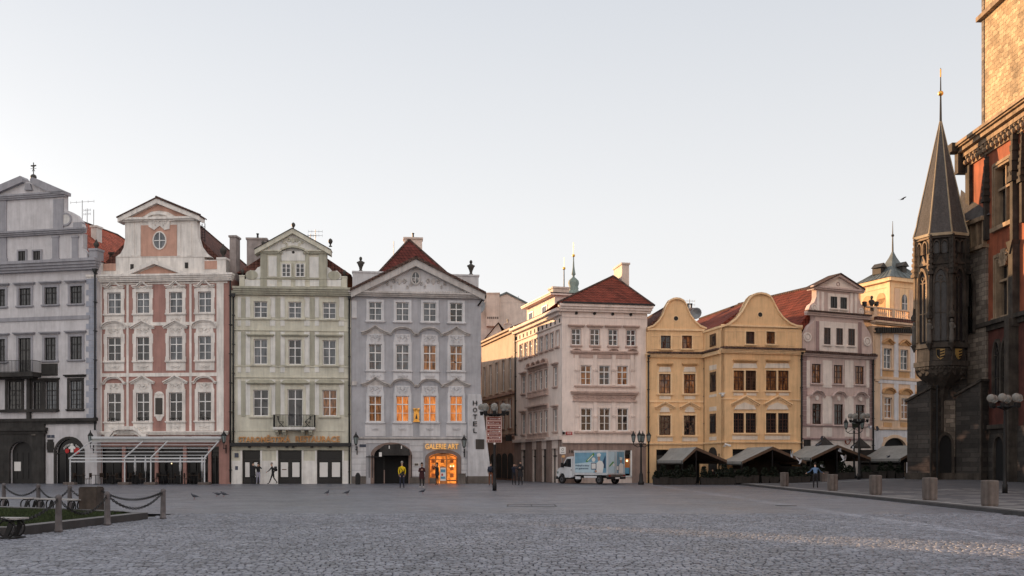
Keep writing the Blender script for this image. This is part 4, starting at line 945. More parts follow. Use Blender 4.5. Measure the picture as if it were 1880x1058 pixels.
# side of the corner house along the street: its own facade with its own frame
def side_cream():
    S = House('street_wing', 'cream wing along the side street with rows of narrow windows and sunlit cornice', 945, 99.2, 1031.8, 85.75)
    r = S.root; t = MB('cream_lt'); HZ = HC
    z4 = (HZ.z(1049, 633.5), HZ.z(1049, 604)); z3 = (HZ.z(1066, 707), HZ.z(1066, 671)); z2 = (HZ.z(1066, 791), HZ.z(1066, 750)); ztop = HZ.z(1040, 566) - .05
    def win(pxc, wpx, zz, **k):
        a, c = pxc - wpx / 2, pxc + wpx / 2; m = pxc; Y = S.y0 + S.u(m) * S.dy
        py = lambda z: HY - (z - EYE) * F / Y
        S.window(a, py(zz[1]), c, py(zz[0]), **k)
    kw = dict(sur='cream_dk', sw=.08, so=.05)
    for i, p in enumerate((957, 966, 975, 984, 994, 1003.7, 1013.5, 1024)): win(p, 5.2 + .12 * i, z4, pane='pane_mid', **kw)
    for zz, pn in ((z3, 'pane_mid'), (z2, 'pane_dark')):
        for p in (961.5, 1020): win(p, 6.5, zz, pane=pn, hood='flat', **kw)
        for p in (974, 983.5, 993, 1002.5): win(p, 5.6, zz, pane='pane_mid', **kw)
    for p, w in ((961, 8), (981, 8), (999, 9), (1019, 12)): S.ops.append((S.u(p - w / 2), S.u(p + w / 2), -.3, 3.0))
    S.wall(ztop, 'cream', 8, rev=.25)
    for p, w in ((961, 8), (981, 8), (999, 9), (1019, 12)): g = MB('pane_plain'); g.box(S.u(p - w / 2), S.u(p + w / 2), 0, 3.0, -.4, -.22); g.m = 'sash_black'; g.box(S.u(p - w / 2), S.u(p + w / 2), 2.3, 2.4, -.22, -.15); g.build('shop_window', r)
    L = S.L; t.m = 'cream_lt'
    t.box(-.0, L, ztop - .5, ztop - .2, -.05, .3); t.box(-.0, L + .25, ztop - .2, ztop + .05, -.05, .6); t.box(0, L, z4[1] + .45, z4[1] + .55, -.05, .12)
    t.m = 'cream_dk'
    ug0, ug1 = S.u(970), S.u(1007)
    for zz in (z3, z2):
        t.box(ug0, ug1, zz[1] + .5, zz[1] + .62, -.05, .4); t.box(ug0, ug1, zz[1] + .2, zz[1] + .5, -.05, .1); t.box(ug0, ug1, zz[0] - .5, zz[0] - .15, -.05, .12); t.box(ug0, ug1, zz[0] - .62, zz[0] - .5, -.05, .3)
    for k in range(4): hood_shape(t, ug0 + (ug1 - ug0) * (k + .5) / 4, z3[1] + .62, .6, 'seg')
    for k in range(12): x_ = L * (k + .5) / 12; t.m = 'soot'; t.box(x_ - .13, x_ + .13, ztop - 1.1, ztop - .75, -.02, .03)
    t.m = 'cream_lt'; t.box(0, L, 3.75, 4.05, -.05, .25); t.m = 'cream_base'
    us = sorted([0] + [S.u(p + s_ * w / 2) for p, w in ((961, 8), (981, 8), (999, 9), (1019, 12)) for s_ in (-1, 1)] + [L])
    for k in range(0, len(us), 2): t.box(us[k], us[k + 1], 0, 3.75, -.05, .04)
    t.build('trim', r)
    # attic storey set back on the roof
    a = MB('cream_lt'); u0, u1 = .2, L * .62; za = ztop; zb = ztop + 2.1
    a.box(u0, u1, za, zb, -6, -1.2); a.box(u0 - .3, u1 + .3, zb, zb + .16, -6.3, -.7); a.m = 'pipe'; a.box(u0 - .32, u1 + .32, zb + .16, zb + .24, -6.3, -.65); ao = a.build('attic_storey', r)
    a = MB('pane_curtain')
    for x_ in (1.4, 5.6): a.m = 'sash_white'; a.box(u0 + x_ - .75, u0 + x_ + .75, za + .4, za + 1.6, -1.25, -1.14); a.m = 'pane_brown'; a.box(u0 + x_ - .6, u0 + x_ - .05, za + .5, za + 1.5, -1.2, -1.12); a.box(u0 + x_ + .05, u0 + x_ + .6, za + .5, za + 1.5, -1.2, -1.12)
    a.build('window', ao)
    S.chimney(4.6, 5.9, 2.0, 3.6, ztop + 1, zb + 1.35, 'chimney_light', pots=0)
    w = MB('cream_lt'); w.add([(-.0, -.1, ztop), (L + .2, -.1, ztop), (L + .2, -6, ztop + 2.2), (0, -6, ztop + 2.2)], [(0, 1, 2, 3)]); 
    q = MB('tiles'); q.add([(0, .55, ztop + .06), (L + .3, .55, ztop + .06), (L * .6, -4, ztop + 2.4), (0, -4, ztop + 2.4)], [(0, 1, 2, 3)]); q.build('roof', r)
    S.pipe(948, 604, 800, .08)
    b = MB('iron'); b.tube([(S.u(950), 0, 4.5), (S.u(950), 1.0, 4.6)], .04, 5); b.box(S.u(950) - .05, S.u(950) + .05, 3.9, 4.5, .6, 1.2); b.build('hanging_sign', r)
side_cream()

def house_peach():
    S = House('street_house', 'narrow sunlit peach house further down the side street', 884, 112.0, 945, 99.2)
    r = S.root; L = S.L; t = MB('peach'); Y1 = 99.2
    zz = lambda py: EYE + (HY - py) / F * Y1
    rows = ((zz(692), zz(634), 'pane_curtain'), (zz(772), zz(716), 'pane_dark'), (zz(845) + 1.6, zz(800), 'pane_dark'))
    rows = ((9.2, 12.4, 'pane_curtain', 5), (5.3, 8.2, 'pane_dark', 5), (1.0 + 2.9, 4.3, None, 0))
    for z0, z1, pn, n in rows[:2]:
        for i in range(5):
            u_ = L * (i + .6) / 5.2; px = lambda u: CX + F * (S.x0 + u * S.dx) / (S.y0 + u * S.dy)
            a, c = px(u_ - .5), px(u_ + .5); Y = S.y0 + u_ * S.dy
            S.window(a, HY - (z1 - EYE) * F / Y, c, HY - (z0 - EYE) * F / Y, pane=pn, sur='peach_dk' if pn == 'pane_dark' else 'peach', sw=.14, so=.07)
    ztop = zz(603)
    S.wall(ztop, 'peach', 9)
    t.m = 'peach'; t.box(0, L, ztop - .35, ztop - .1, -.05, .25); t.box(0, L, ztop - .1, ztop + .08, -.05, .5)
    t.m = 'peach_dk'; t.box(0, L, 8.65, 8.9, -.05, .3); t.box(0, L, 4.4, 4.7, -.05, .3); t.box(0, L, -.1, 4.4, -.05, .1)
    t.build('trim', r)
    a = MB('soot')
    for k in range(6): u_ = L * (k + .5) / 6; a.box(u_ - .95, u_ + .95, .2, 2.3, .1, .14); a.disc(u_, 2.3, .95, .45, .1, .15, 14)
    a.build('scalloped_shopfront', r)
    q = MB('tiles'); q.add([(0, .5, ztop + .1), (L, .5, ztop + .1), (L, -5, ztop + 2.3), (0, -5, ztop + 2.3)], [(0, 1, 2, 3)]); q.build('roof', r)
house_peach()

def back_block(name, label, pa, pb, Y, ytop, mat, depth=8, ridge=None, tiles=None, cat='house', dyr=0, flat=True):
    H = House(name, label, pa, Y, pb, Y + dyr, cat); zt = H.z((pa + pb) / 2, ytop); H.wall(zt, mat, depth)
    return H, zt
# houses glimpsed over and behind the street
H, zt = back_block('rear_house', 'tall plain cream house seen behind the street roofs with a dish on its wall', 878, 968, 128, 556, 'pinkgrey', 9)
g = MB('pinkgrey'); H.poly(g, [(878, 557), (893, 541), (917, 541), (930, 537), (968, 556)], -8.9, .0); g.m = 'lead'; H.strip(g, [(917, 541.5), (930, 536), (969, 556)], .25, -8.95, .15); g.m = 'chimney_light'; H.box(g, 893, 540, 917, 600, -3, .6); H.box(g, 893, 539, 918, 541, -3.1, .7)
g.m = 'soot'
for k in range(6): H.box(g, 895 + k * 3.6, 583, 897 + k * 3.6, 587, .55, .62)
g.build('gable', H.root); H.dish(H.u(883), -1.2, H.z(883, 568), .9); H.antenna(H.u(952), 1, H.z(952, 556), H.z(952, 530) - .8, 0, 'roof_pipe')
H, zt = back_block('rear_house', 'low red roofed cream house between the hotel buttress and the peach street house', 876, 932, 121, 640, 'pinkgrey', 12)
g = MB('pinkgrey'); H.poly(g, [(876, 641), (915, 594), (936, 641)], -11.9, -.02); g.build('gable', H.root)
q = MB('tiles'); a_, b_, c_ = H.uz(870, 646), H.uz(915, 592), H.uz(936, 618)
q.add([(a_[0], .3, a_[1]), (b_[0], .3, b_[1]), (b_[0], -12, b_[1]), (a_[0], -12, a_[1]), (c_[0], -12, c_[1]), (c_[0], .3, c_[1])], [(0, 1, 2, 3), (1, 5, 4, 2)]); q.build('roof', H.root)
H.chimney(H.u(926), H.u(938), 2, 3.5, H.z(930, 625), H.z(930, 588), 'chimney_light', pots=1)
H, zt = back_block('rear_house', 'orange sunlit sliver of a house deep in the side street beside the hotel buttress', 868, 892, 116, 688, 'orange', 6)
q = MB('tiles'); q.add([(-1, .4, zt), (H.L + .3, .4, zt), (H.L + .3, -5, zt + 2.6), (-1, -5, zt + 2.6)], [(0, 1, 2, 3)]); q.build('roof', H.root)
H.window(872, 700, 876, 722, sur='orange_dk'); H.window(881, 726, 885, 748, sur='orange_dk', cut=False, base=.03)

# church turrets far behind
def turret(px, Y, pts, label, ball_y, tip_y, mat='copper'):
    o = empty('onion_turret', (W(px, Y), Y, 0), 0, label, 'church turret', 'copper turrets behind the roofs')
    z = lambda py: EYE + (HY - py) / F * Y
    mb = MB(mat); mb.smooth = True; mb.lathe([(rr / F * Y, z(py)) for rr, py in pts], 0, 0, 0, 16); mb.build('spire_roof', o)
    g = MB('gold'); g.smooth = True; g.ball(0, 0, z(ball_y), 2.9 / F * Y, 12); g.smooth = False; g.tube([(0, 0, z(ball_y)), (0, 0, z(tip_y))], .05, 5); g.build('gilded_ball', o)
    return o
turret(1053, 190, [(12, 600), (11, 540), (10.5, 535), (8.5, 533), (9.5, 529), (8, 528), (10.2, 521), (9.5, 516), (5, 511.5), (2, 509), (2.2, 506), (4, 504), (3, 500), (1.8, 492), (1.1, 480), (.9, 470)], 'green copper onion turret with a gilded ball, taller of the two', 469.5, 445)
turret(1035.5, 190, [(9, 600), (8, 560), (1.2, 530), (1.0, 500), (.9, 493)], 'thin spire with a gilded ball, lower of the two', 493, 473, 'lead')

# ---- yellow houses
def bell(mb, H, pts, o0, o1, mat, rim):
    mb.m = mat; H.poly(mb, pts, o0, o1)
    mb.m = rim; P_ = [H.uz(*p) for p in pts]
    mb.strip(P_[:], .16, o0 - .1, o1 + .18)
def yellow(H, dbl, rows, gable, hole, band, win_top, tilex, belts, side=False):
    pass
def house_ya():
    H = House('yellow_house', 'ochre yellow house with a bell gable, set back, beside the cream corner house', 1188, 86.6, 1297, 87.2)
    r = H.root; t = MB('ochre_lt')
    for a in (1213, 1252): H.window(a, 616.5, a + 18.5, 640, sash='sash_brown', pane='pane_dark' if a < 1230 else 'pane_warm', cols=2, sur='ochre_lt', sw=.1, so=.04, tr=0)
    for a in (1210, 1255.5):
        H.window(a, 687, a + 21, 722.5, sash='sash_brown', pane='pane_warm', sur='ochre_lt', sw=.16, so=.05, hood='flat', hz=H.z(a, 671.5), hw=.62, hoodmat='ochre_dk')
        H.window(a, 763, a + 21, 799, sash='sash_brown', pane='pane_dark', sur='ochre_lt', sw=.16, so=.05, hood='tri', hz=H.z(a, 749), hw=.85, hoodmat='ochre_lt')
    H.ops.append((H.u(1205), H.u(1240), -.3, 2.9)); H.ops.append((H.u(1250), H.u(1285), -.3, 2.9))
    H.wall(H.z(1240, 607), 'ochre', 12)
    t.m = 'ochre_white'
    for a in (1210, 1255.5): H.poly(t, [(a - 1, 683), (a + 1, 674), (a + 20, 674), (a + 22, 683)], -.02, .085); H.poly(t, [(a + 1, 757), (a + 4, 749), (a + 10, 746), (a + 17, 749), (a + 20, 757)], -.02, .095); H.box(t, a + 1, 727.5, a + 21, 733, -.02, .03); H.box(t, a - 3, 802.5, a + 25, 810.5, -.02, .03)
    t.m = 'ochre_lt'; H.cornice(t, 1188, 1296, 650.5, 657, .35, 3); H.box(t, 1188, 736, 1296, 739, -.05, .07); H.cornice(t, 1188, 1296, 814, 817, .16, 2); H.box(t, 1188, 604, 1297, 607.5, -.05, .12)
    for a, c in ((1195, 1210), (1234, 1249), (1274, 1290)):
        H.box(t, a, 617, c, 618, -.02, .035); H.box(t, a, 640, c, 641, -.02, .035); H.box(t, a, 618, a + .8, 640, -.02, .034); H.box(t, c - .8, 618, c, 640, -.02, .034)
    t.m = 'tiles_edge'; H.box(t, 1188, 647, 1297, 650.5, -.05, .5)
    t.build('trim', r)
    g = MB('ochre'); bell(g, H, [(1188, 606), (1188, 601), (1199, 597), (1209, 588), (1217, 576), (1222, 562), (1225, 557), (1229, 550.5), (1235, 547.5), (1241, 546.5), (1248, 547.5), (1255, 551), (1259, 557), (1261, 563), (1267, 577), (1275, 588), (1285, 597), (1297, 602), (1297, 607)], -.55, 0, 'ochre', 'ochre_lt')
    g.m = 'soot'; u_, z_ = H.uz(1241, 585); g.disc(u_, z_, .2, .2, 0, .02, 14); g.m = 'ochre_lt'; g.ring(u_, z_, .2, .2, .06, 0, .04); g.build('gable', r)
    H.gable_roof(H.u(1241), H.u(1241) + .0, H.z(1241, 603), H.z(1241, 554), .55, 12, 'tiles_dark', hwr=H.L - H.u(1241))  # shade on this roof put into the darker tile colour
    d = MB('pane_plain'); d.box(H.u(1205), H.u(1240), 0, 2.9, -.4, -.2); d.box(H.u(1250), H.u(1285), 0, 2.9, -.4, -.2); d.m = 'cream_dk'; d.box(H.u(1252), H.u(1262), 0, 2.4, -.2, -.12); d.build('glazed_door', r)
    H.chim(1263, 1275, 565, 5, 6, H.z(1266, 610), 'chimney', pots=2); H.antenna(H.loc(1266, 550, 5.5)[0], 5.5, H.z(1265, 585), H.loc(1266, 550, 5.5)[1], 2, w=.5); H.dish(H.loc(1279, 577, 3)[0], 3, H.loc(1279, 577, 3)[1], .55)
    H.pipe(1190, 655, 889, .07); H.pipe(1293, 657, 850, .09)
    return H
HA = house_ya()
def house_yb():
    H = House('yellow_house', 'larger ochre yellow house with a bell gable and paired brown windows', 1324, 83.6, 1472, 85.2)
    r = H.root; t = MB('ochre_lt')
    for a, pn in ((1369.5, 'pane_mid'), (1407, 'pane_warm')): H.window(a, 609, a + 16, 631.5, sash='sash_brown', pane=pn, sur='ochre_lt', sw=.08, so=.03, tr=0, bars=2)
    for a in (1346.5, 1406):
        for k in range(2):
            b = a + k * 22.3
            H.window(b, 680.5, b + 19.7, 717, sash='sash_brown', pane='pane_warm' if a > 1400 or k == 0 else 'pane_brown', sur='ochre_lt', sw=.06, so=.04, sill=False, bars=3)
            H.window(b, 758.5, b + 19.7, 795, sash='sash_brown', pane='pane_dark', sur='ochre_lt', sw=.06, so=.04, sill=False, bars=3)
        zz = 663
        t.m = 'ochre_dk'; hood_shape(t, H.u(a + 21), H.z(a + 21, 665), 1.02, 'flat')
        t.m = 'ochre_lt'; hood_shape(t, H.u(a + 21), H.z(a + 21, 743), 1.22, 'tri'); H.box(t, a - 3, 717.5, a + 45, 720, -.05, .16); H.box(t, a - 3, 795.5, a + 45, 798, -.05, .16)
        t.m = 'ochre_white'; H.poly(t, [(a - 2, 676), (a + 1, 667.5), (a + 41, 667.5), (a + 44, 676)], -.02, .06); H.poly(t, [(a + 1, 752), (a + 5, 745), (a + 20, 739), (a + 37, 745), (a + 41, 752)], -.02, .10)
        H.box(t, a - 2, 800, a + 44, 807.5, -.02, .035); H.box(t, a, 721.5, a + 18, 726.5, -.02, .035); H.box(t, a + 24, 721.5, a + 42, 726.5, -.02, .035)
    H.ops.append((H.u(1345), H.u(1385), -.3, 2.9)); H.ops.append((H.u(1400), H.u(1455), -.3, 2.9))
    H.wall(H.z(1395, 602), 'ochre', 13)
    t.m = 'ochre_lt'; H.cornice(t, 1324, 1472, 642.5, 650, .35, 3); H.box(t, 1324, 732, 1472, 734.5, -.05, .07); H.cornice(t, 1324, 1472, 811, 814, .16, 2); H.box(t, 1324, 598, 1472, 601, -.05, .12)
    for a, c in ((1332, 1348), (1350, 1368), (1388, 1405), (1425, 1443), (1446, 1462)):
        H.box(t, a, 608, c, 609, -.02, .035); H.box(t, a, 634, c, 635, -.02, .035); H.box(t, a, 609, a + .8, 634, -.02, .034); H.box(t, c - .8, 609, c, 634, -.02, .034)
    t.m = 'tiles_edge'; H.box(t, 1323, 639, 1474, 642.5, -.05, .5)
    t.build('trim', r)
    g = MB('ochre'); bell(g, H, [(1324, 602), (1324, 598), (1338, 594), (1351, 584), (1362, 571), (1370, 556), (1375, 547), (1381, 541), (1388, 538), (1396, 537), (1405, 538.5), (1412, 542), (1417, 548), (1421, 556), (1428, 570), (1437, 582), (1449, 592), (1461, 597), (1472, 598), (1472, 602)], -.55, 0, 'ochre', 'ochre_lt')
    g.m = 'soot'; u_, z_ = H.uz(1395.5, 578); g.disc(u_, z_, .2, .2, 0, .02, 14); g.m = 'ochre_lt'; g.ring(u_, z_, .2, .2, .06, 0, .04); g.build('gable', r)
    H.gable_roof(H.u(1397), H.u(1397), H.z(1397, 599), H.z(1397, 546), .55, 13, 'tiles', hwr=H.L - H.u(1397))
    # left flank towards the set-back twin
    s = MB('ochre'); dx, dy = HA.x1 - H.x0, HA.y1 - H.y0; c_, n_ = H.dx, H.dy
    lx, ly = 0.0, -dx * H.dy + dy * H.dx       # the flank runs back to the twin house
    s.frame(lx, ly, -lx, -ly); D = sqrt(lx * lx + ly * ly); s.box(0, D, -.2, H.z(1324, 602), -.3, .01); s.m = 'ochre_lt'; s.box(0, D, H.z(1324, 650), H.z(1324, 643), -.05, .3); s.box(0, D, H.z(1324, 814), H.z(1324, 811), -.05, .14); s.box(0, D, H.z(1324, 602), H.z(1324, 598), -.3, .12)
    s.m = 'tiles_edge'; s.box(0, D, H.z(1324, 642.5), H.z(1324, 639), -.05, .45); s.m = 'ochre_white'
    for y0, y1 in ((667, 676), (745, 753), (722, 727), (801, 808)): s.box(D * .35, D * .75, H.z(1324, y1), H.z(1324, y0), -.02, .04)
    s.m = 'soot'; s.box(D * .3, D * .78, 0, 2.4, -.05, .05); s.disc(D * .54, 2.4, D * .24, .7, -.05, .05, 14)
    so_ = s.build('side_wall', r)
    for y0, y1 in ((609, 632), (680, 717), (758, 795)):
        q = MB('sash_brown'); q.frame(lx, ly, -lx, -ly); q.box(D * .38, D * .72, H.z(1324, y1), H.z(1324, y0), -.02, .05); qo = q.build('window', so_)
        q = MB('pane_dark'); q.frame(lx, ly, -lx, -ly); z0, z1 = H.z(1324, y1) + .08, H.z(1324, y0) - .08; q.box(D * .41, D * .54, z0, z1, .04, .06); q.box(D * .56, D * .69, z0, z1, .04, .06); q.build('pane', qo)
    d = MB('pane_plain'); d.box(H.u(1345), H.u(1385), 0, 2.9, -.4, -.2); d.box(H.u(1400), H.u(1455), 0, 2.9, -.4, -.2); d.build('glazed_door', r)
    q = MB('white'); u_, z_ = H.uz(1324, 726); q.smooth = True; q.ball(u_, .3, z_, .16, 8); q.smooth = False; q.box(u_ - .18, u_ + .18, z_ + .1, z_ + .2, -.05, .4); q.build('security_camera', r)
    q = MB('white'); u_, z_ = H.uz(1329, 818); q.tube([(u_ - .1, .4, z_ + .1), (u_ + .3, .7, z_ - .05)], .09, 8); q.box(u_ - .05, u_ + .02, z_ - .1, z_, -.05, .4); q.build('security_camera', r)
    H.pipe(1470.5, 650, 889, .08)
    return H
HB = house_yb()

def house_rose():
    H = House('gabled_house', 'rose and white gabled house with a small tiled pediment, right of the yellow houses', 1472.5, 85.3, 1603, 88.6)
    r = H.root; t = MB('rose')
    for i, (a, c) in enumerate(((1490, 1507), (1530, 1547), (1569.5, 1586))):
        H.window(a, 668.5 + i * 2, c, 703.5 + i, sash='sash_brown', pane='pane_warm', sur='rose', sw=.1, so=.04)
        H.window(a + 1, 741.5 + i, c + 1, 779 + i, sash='sash_brown', pane='pane_dark', sur='rose', sw=.1, so=.04, hood='segflat', hz=H.z(a, 727 + i * 1), hw=.85)
    H.ops.append((H.u(1488), H.u(1510), -.3, 2.8)); H.ops.append((H.u(1530), H.u(1550), -.3, 2.8))
    H.wall(H.z(1540, 652), 'rose', 12)
    t.m = 'rose_lt'
    for a, c in ((1480.5, 1486.5), (1510.5, 1527), (1550.5, 1566.5), (1590, 1595.5)): H.box(t, a, 662, c, 712, -.05, .04); H.box(t, a, 728, c, 778, -.05, .04); H.box(t, a, 785, c, 802, -.05, .04)
    [H.box(t, a, 808, c, 889, -.05, .03) for a, c in ((1473, 1488), (1510, 1530), (1550, 1603))]; [H.box(t, a, 808, c, 826, -.05, .03) for a, c in ((1488, 1510), (1530, 1550))]
    for a in (1499, 1539, 1579): u_, z_ = H.uz(a, 731 + (a - 1499) / 40); t.disc(u_, z_, .16, .2, 0, .12, 10)
    t.m = 'rose_dk'; H.box(t, 1473, 781.5, 1603, 783.5, -.05, .1); H.box(t, 1473, 805, 1603, 808, -.05, .14)
    z = H.z(1478, 780); 
    for k in range(15): zz = z + k * .42; t.box(.05, .55, zz, zz + .38, -.05, .03); t.box(H.L - .55, H.L - .05, zz, zz + .38, -.05, .03)
    t.m = 'rose'; H.cornice(t, 1473, 1604, 652, 657, .3, 2); t.m = 'tiles_edge'; H.box(t, 1472, 648, 1605, 652, -.05, .45)
    t.build('trim', r)
    g = MB('rose'); H.box(g, 1496, 580, 1584, 652, -.6, 0)
    lo = [(1496, 583), (1493, 592), (1486, 598), (1480, 610), (1474, 622), (1473, 652), (1496, 652)]
    H.poly(g, lo, -.5, -.02); H.poly(g, [(1584, 584), (1587, 595), (1594, 606), (1600, 618), (1602, 630), (1602, 652), (1584, 652)], -.5, -.02)
    up = [(1500, 532), (1499, 545), (1495, 555), (1488, 560), (1485, 567), (1486, 576), (1500, 576)]; H.poly(g, up, -.5, -.02); H.poly(g, [(1576, 534), (1577, 548), (1581, 558), (1587, 566), (1588, 578), (1576, 578)], -.5, -.02)
    H.box(g, 1499, 531, 1577, 580, -.6, 0)
    g.m = 'rose_lt'; H.box(g, 1504, 592, 1574, 646, -.1, .03); H.box(g, 1520, 540, 1558, 573, -.1, .03); H.box(g, 1500, 536, 1503.5, 574, -.1, .05); H.box(g, 1508, 536, 1512, 574, -.1, .05); H.box(g, 1561, 538, 1565, 575, -.1, .05); H.box(g, 1569, 538, 1573, 575, -.1, .05)
    for px, py, R in ((1482.5, 619, .36), (1592, 627, .36), (1495, 565, .26), (1580.5, 572, .26)): u_, z_ = H.uz(px, py); g.ring(u_, z_, R * .8, R * .8, R * .35, -.1, .06); g.disc(u_, z_, R * .6, R * .6, -.1, .05, 12)
    g.m = 'rose_dk'; H.box(g, 1498, 590, 1503, 648, -.1, .07); H.box(g, 1576, 592, 1581, 650, -.1, .07)
    g.m = 'rose'; H.cornice(g, 1480, 1594, 576.5, 583, .28, 2); H.cornice(g, 1492, 1582, 529, 535, .3, 2)
    H.strip(g, [(1490, 528), (1538, 504.5), (1581, 532)], .2, -.6, .3)
    g.m = 'rose_lt'; H.poly(g, [(1495, 531), (1538, 506), (1577, 534)], -.6, .03); g.m = 'rose_dk'; u_, z_ = H.uz(1538, 522); g.ring(u_, z_, .14, .14, .05, 0, .07, 12)
    g.m = 'tiles_edge'; H.strip(g, [(1488.5, 527.5), (1538, 502.5), (1583, 531.5)], .1, -1.2, .42); H.box(g, 1479, 574.5, 1595, 577, -.05, .42)
    g.build('gable', r)
    for a in (1524, 1542): H.window(a, 545 + (a - 1524) * .08, a + 11.5, 566 + (a - 1524) * .08, sash='sash_black', pane='pane_dark', sur='rose_lt', sw=.06, so=.07, base=.04, cut=False, tr=0, bars=0)
    for i, a in enumerate((1512, 1534.5, 1556.5)): H.window(a, 602 + i, a + 11.5, 632.5 + i, sash='sash_brown', pane='pane_dark', sur='rose_lt', sw=.06, so=.07, base=.04, cut=False, tr=0, bars=1)
    H.gable_roof(H.u(1538), H.u(1538), H.z(1538, 605), H.z(1538, 516), .6, 14, 'tiles', hwr=H.L - H.u(1538))
    s = MB('red_sign'); u0 = H.u(1560)
    uc, zc = H.uz(1554, 814); M('rust', (.20, .05, .03), streak=0); s = MB('rust'); s.tube([(uc - .35 + .07 * k + .16 * cos(k * .9), .14, zc + .02 * k + .2 * sin(k * .9)) for k in range(11)], .045, 5); s.build('wall_emblem', r)
    q = MB('soot'); H.box(q, 1475, 807.5, 1487, 820, -.02, .1); q.build('sign_board', r)
    H.pipe(1601.5, 655, 889, .08); return H
house_rose()

def house_orange():
    H = House('belvedere_house', 'orange and white house with a balustrade and a copper roofed belvedere tower', 1603, 88.7, 1712, 92.8)
    r = H.root; t = MB('orange')
    for i, (a, c) in enumerate(((1621.5, 1636.5), (1652.5, 1667), (1683, 1697))):
        k = i * 2.4
        H.window(a, 640 + k, c, 677 + k, pane='pane_curtain', sur='orange', sw=.15, so=.06, hood='tri', hz=H.z(a, 630 + k), hw=.72, hoodmat='orange_dk', apron='orange_dk')
        H.window(a + 1.5, 730 + k * .6, c + 1, 768 + k * .6, pane='pane_warm', sur='orange', sw=.15, so=.06, hood='seg', hz=H.z(a, 721 + k * .7), hw=.75, hoodmat='orange_dk')
    u0, u1 = H.u(1621), H.u(1664); H.ops.append((u0, u1, -.3, H.z(1642, 804))); H.wall(H.z(1640, 602), 'orange', 12, arches=((u0, u1, H.z(1642, 826), H.z(1642, 804)),))
    t.m = 'blue_white'
    for a, c in ((1616, 1619), (1641, 1649), (1671, 1679)): H.box(t, a, 612, c, 697, -.05, .04); H.box(t, a, 704, c, 772, -.05, .04)
    H.box(t, 1612, 700, 1712, 706, -.05, .05); H.box(t, 1604, 790, 1621, 889, -.05, .03); H.box(t, 1664, 790, 1712, 889, -.05, .03); H.box(t, 1621, 790, 1664, 803, -.05, .03)
    t.m = 'orange_dk'
    for a in (1622, 1653, 1684): H.box(t, a, 776, a + 15, 784, -.05, .05)
    t.m = 'orange'; H.box(t, 1604, 694, 1712, 699, -.05, .09); H.box(t, 1604, 786, 1712, 789.5, -.05, .14); H.box(t, 1606, 614, 1614, 700, -.05, .07)
    m_, R_ = (u0 + u1) / 2, (u1 - u0) / 2; zs, zt = H.z(1642, 826), H.z(1642, 804)
    for k in range(14):
        p, q = pi * k / 14, pi * (k + 1) / 14; w = .28
        t.prism([(m_ + R_ * cos(p), zs + (zt - zs) * sin(p)), (m_ + R_ * cos(q), zs + (zt - zs) * sin(q)), (m_ + (R_ + w) * cos(q), zs + (zt - zs + w) * sin(q)), (m_ + (R_ + w) * cos(p), zs + (zt - zs + w) * sin(p))], -.1, .075)
    H.cornice(t, 1603, 1712, 595, 601, .6, 2); t.m = 'soot'
    for k in range(26): a = 1606 + k * 4.1; H.box(t, a, 602, a + 2.6, 612, -.02, .38)
    t.m = 'orange'; H.box(t, 1603, 612, 1712, 615, -.05, .12)
    t.m = 'tiles_dark'; H.box(t, 1603, 588, 1712, 595, -.6, .5)
    t.build('trim', r)
    b = MB('orange'); u0, u1 = H.u(1590), H.u(1712); z0, z1 = H.z(1640, 586), H.z(1640, 567); b.box(u0, u1, z0 - .3, z0 + .12, -1.4, .1); b.box(u0, u1, z1 - .12, z1, -.3, .05)
    n = 34
    for k in range(n):
        x_ = u0 + (u1 - u0) * (k + .5) / n
        if k % 9 == 4: b.box(x_ - .2, x_ + .2, z0, z1, -.32, .07)
        else: b.lathe([(.07, .1), (.04, .2), (.09, .42), (.04, .7), (.07, z1 - z0 - .1)], x_, -.12, z0, 6)
    b.build('balustrade', r)
    f = MB('bronze'); bust(f, H.u(1602), -.1, H.z(1602, 570), 1.35); f.build('bust', r)
    l = MB('iron')
    for px in (1587, 1609): x_ = H.u(px); l.tube([(x_, 0, z0), (x_, 0, H.z(px, 562))], .04, 5); l.box(x_ - .14, x_ + .14, H.z(px, 562), H.z(px, 554), -.14, .14)
    l.build('roof_floodlight', r)
    # belvedere tower: square in plan, its corner at px 1635
    q = empty('belvedere', (0, 0, 0), 0, None, None); q.parent = r; del_keys = None
    cu = H.u(1633) ; vb = 4.0                                   # corner, behind the facade
    zz = lambda py: EYE + (HY - py) / F * 93.5
    Wd = 4.6; ang = radians(-33)                                 # turned towards the square
    d1 = (cos(ang), sin(ang)); 
    wx, wy = W(1634.5, 93.5) - H.x0, 93.5 - H.y0; lx, ly = wx * H.dx + wy * H.dy, -wx * H.dy + wy * H.dx
    lw = (-cos(radians(12)), sin(radians(12)))                   # left wall runs back-left (local)
    m = MB('ochre_lt'); z0, z1 = zz(640), zz(509)
    A = (lx, ly); B_ = (lx + 5.0 * cos(radians(-4)), ly + 5.0 * sin(radians(-4)))
    dl = (W(1575, 97.5) - W(1634.5, 93.5), 97.5 - 93.5); dll = (dl[0] * H.dx + dl[1] * H.dy, -dl[0] * H.dy + dl[1] * H.dx)
    C_ = (lx + dll[0], ly + dll[1]); D_ = (B_[0] + dll[0], B_[1] + dll[1])
    ql = [A, B_, D_, C_]
    m.add([(x, -y, z0) for x, y in ql] + [(x, -y, z1) for x, y in ql], [(0, 1, 5, 4), (1, 2, 6, 5), (2, 3, 7, 6), (3, 0, 4, 7)])
    Lw = sqrt(dll[0] ** 2 + dll[1] ** 2)
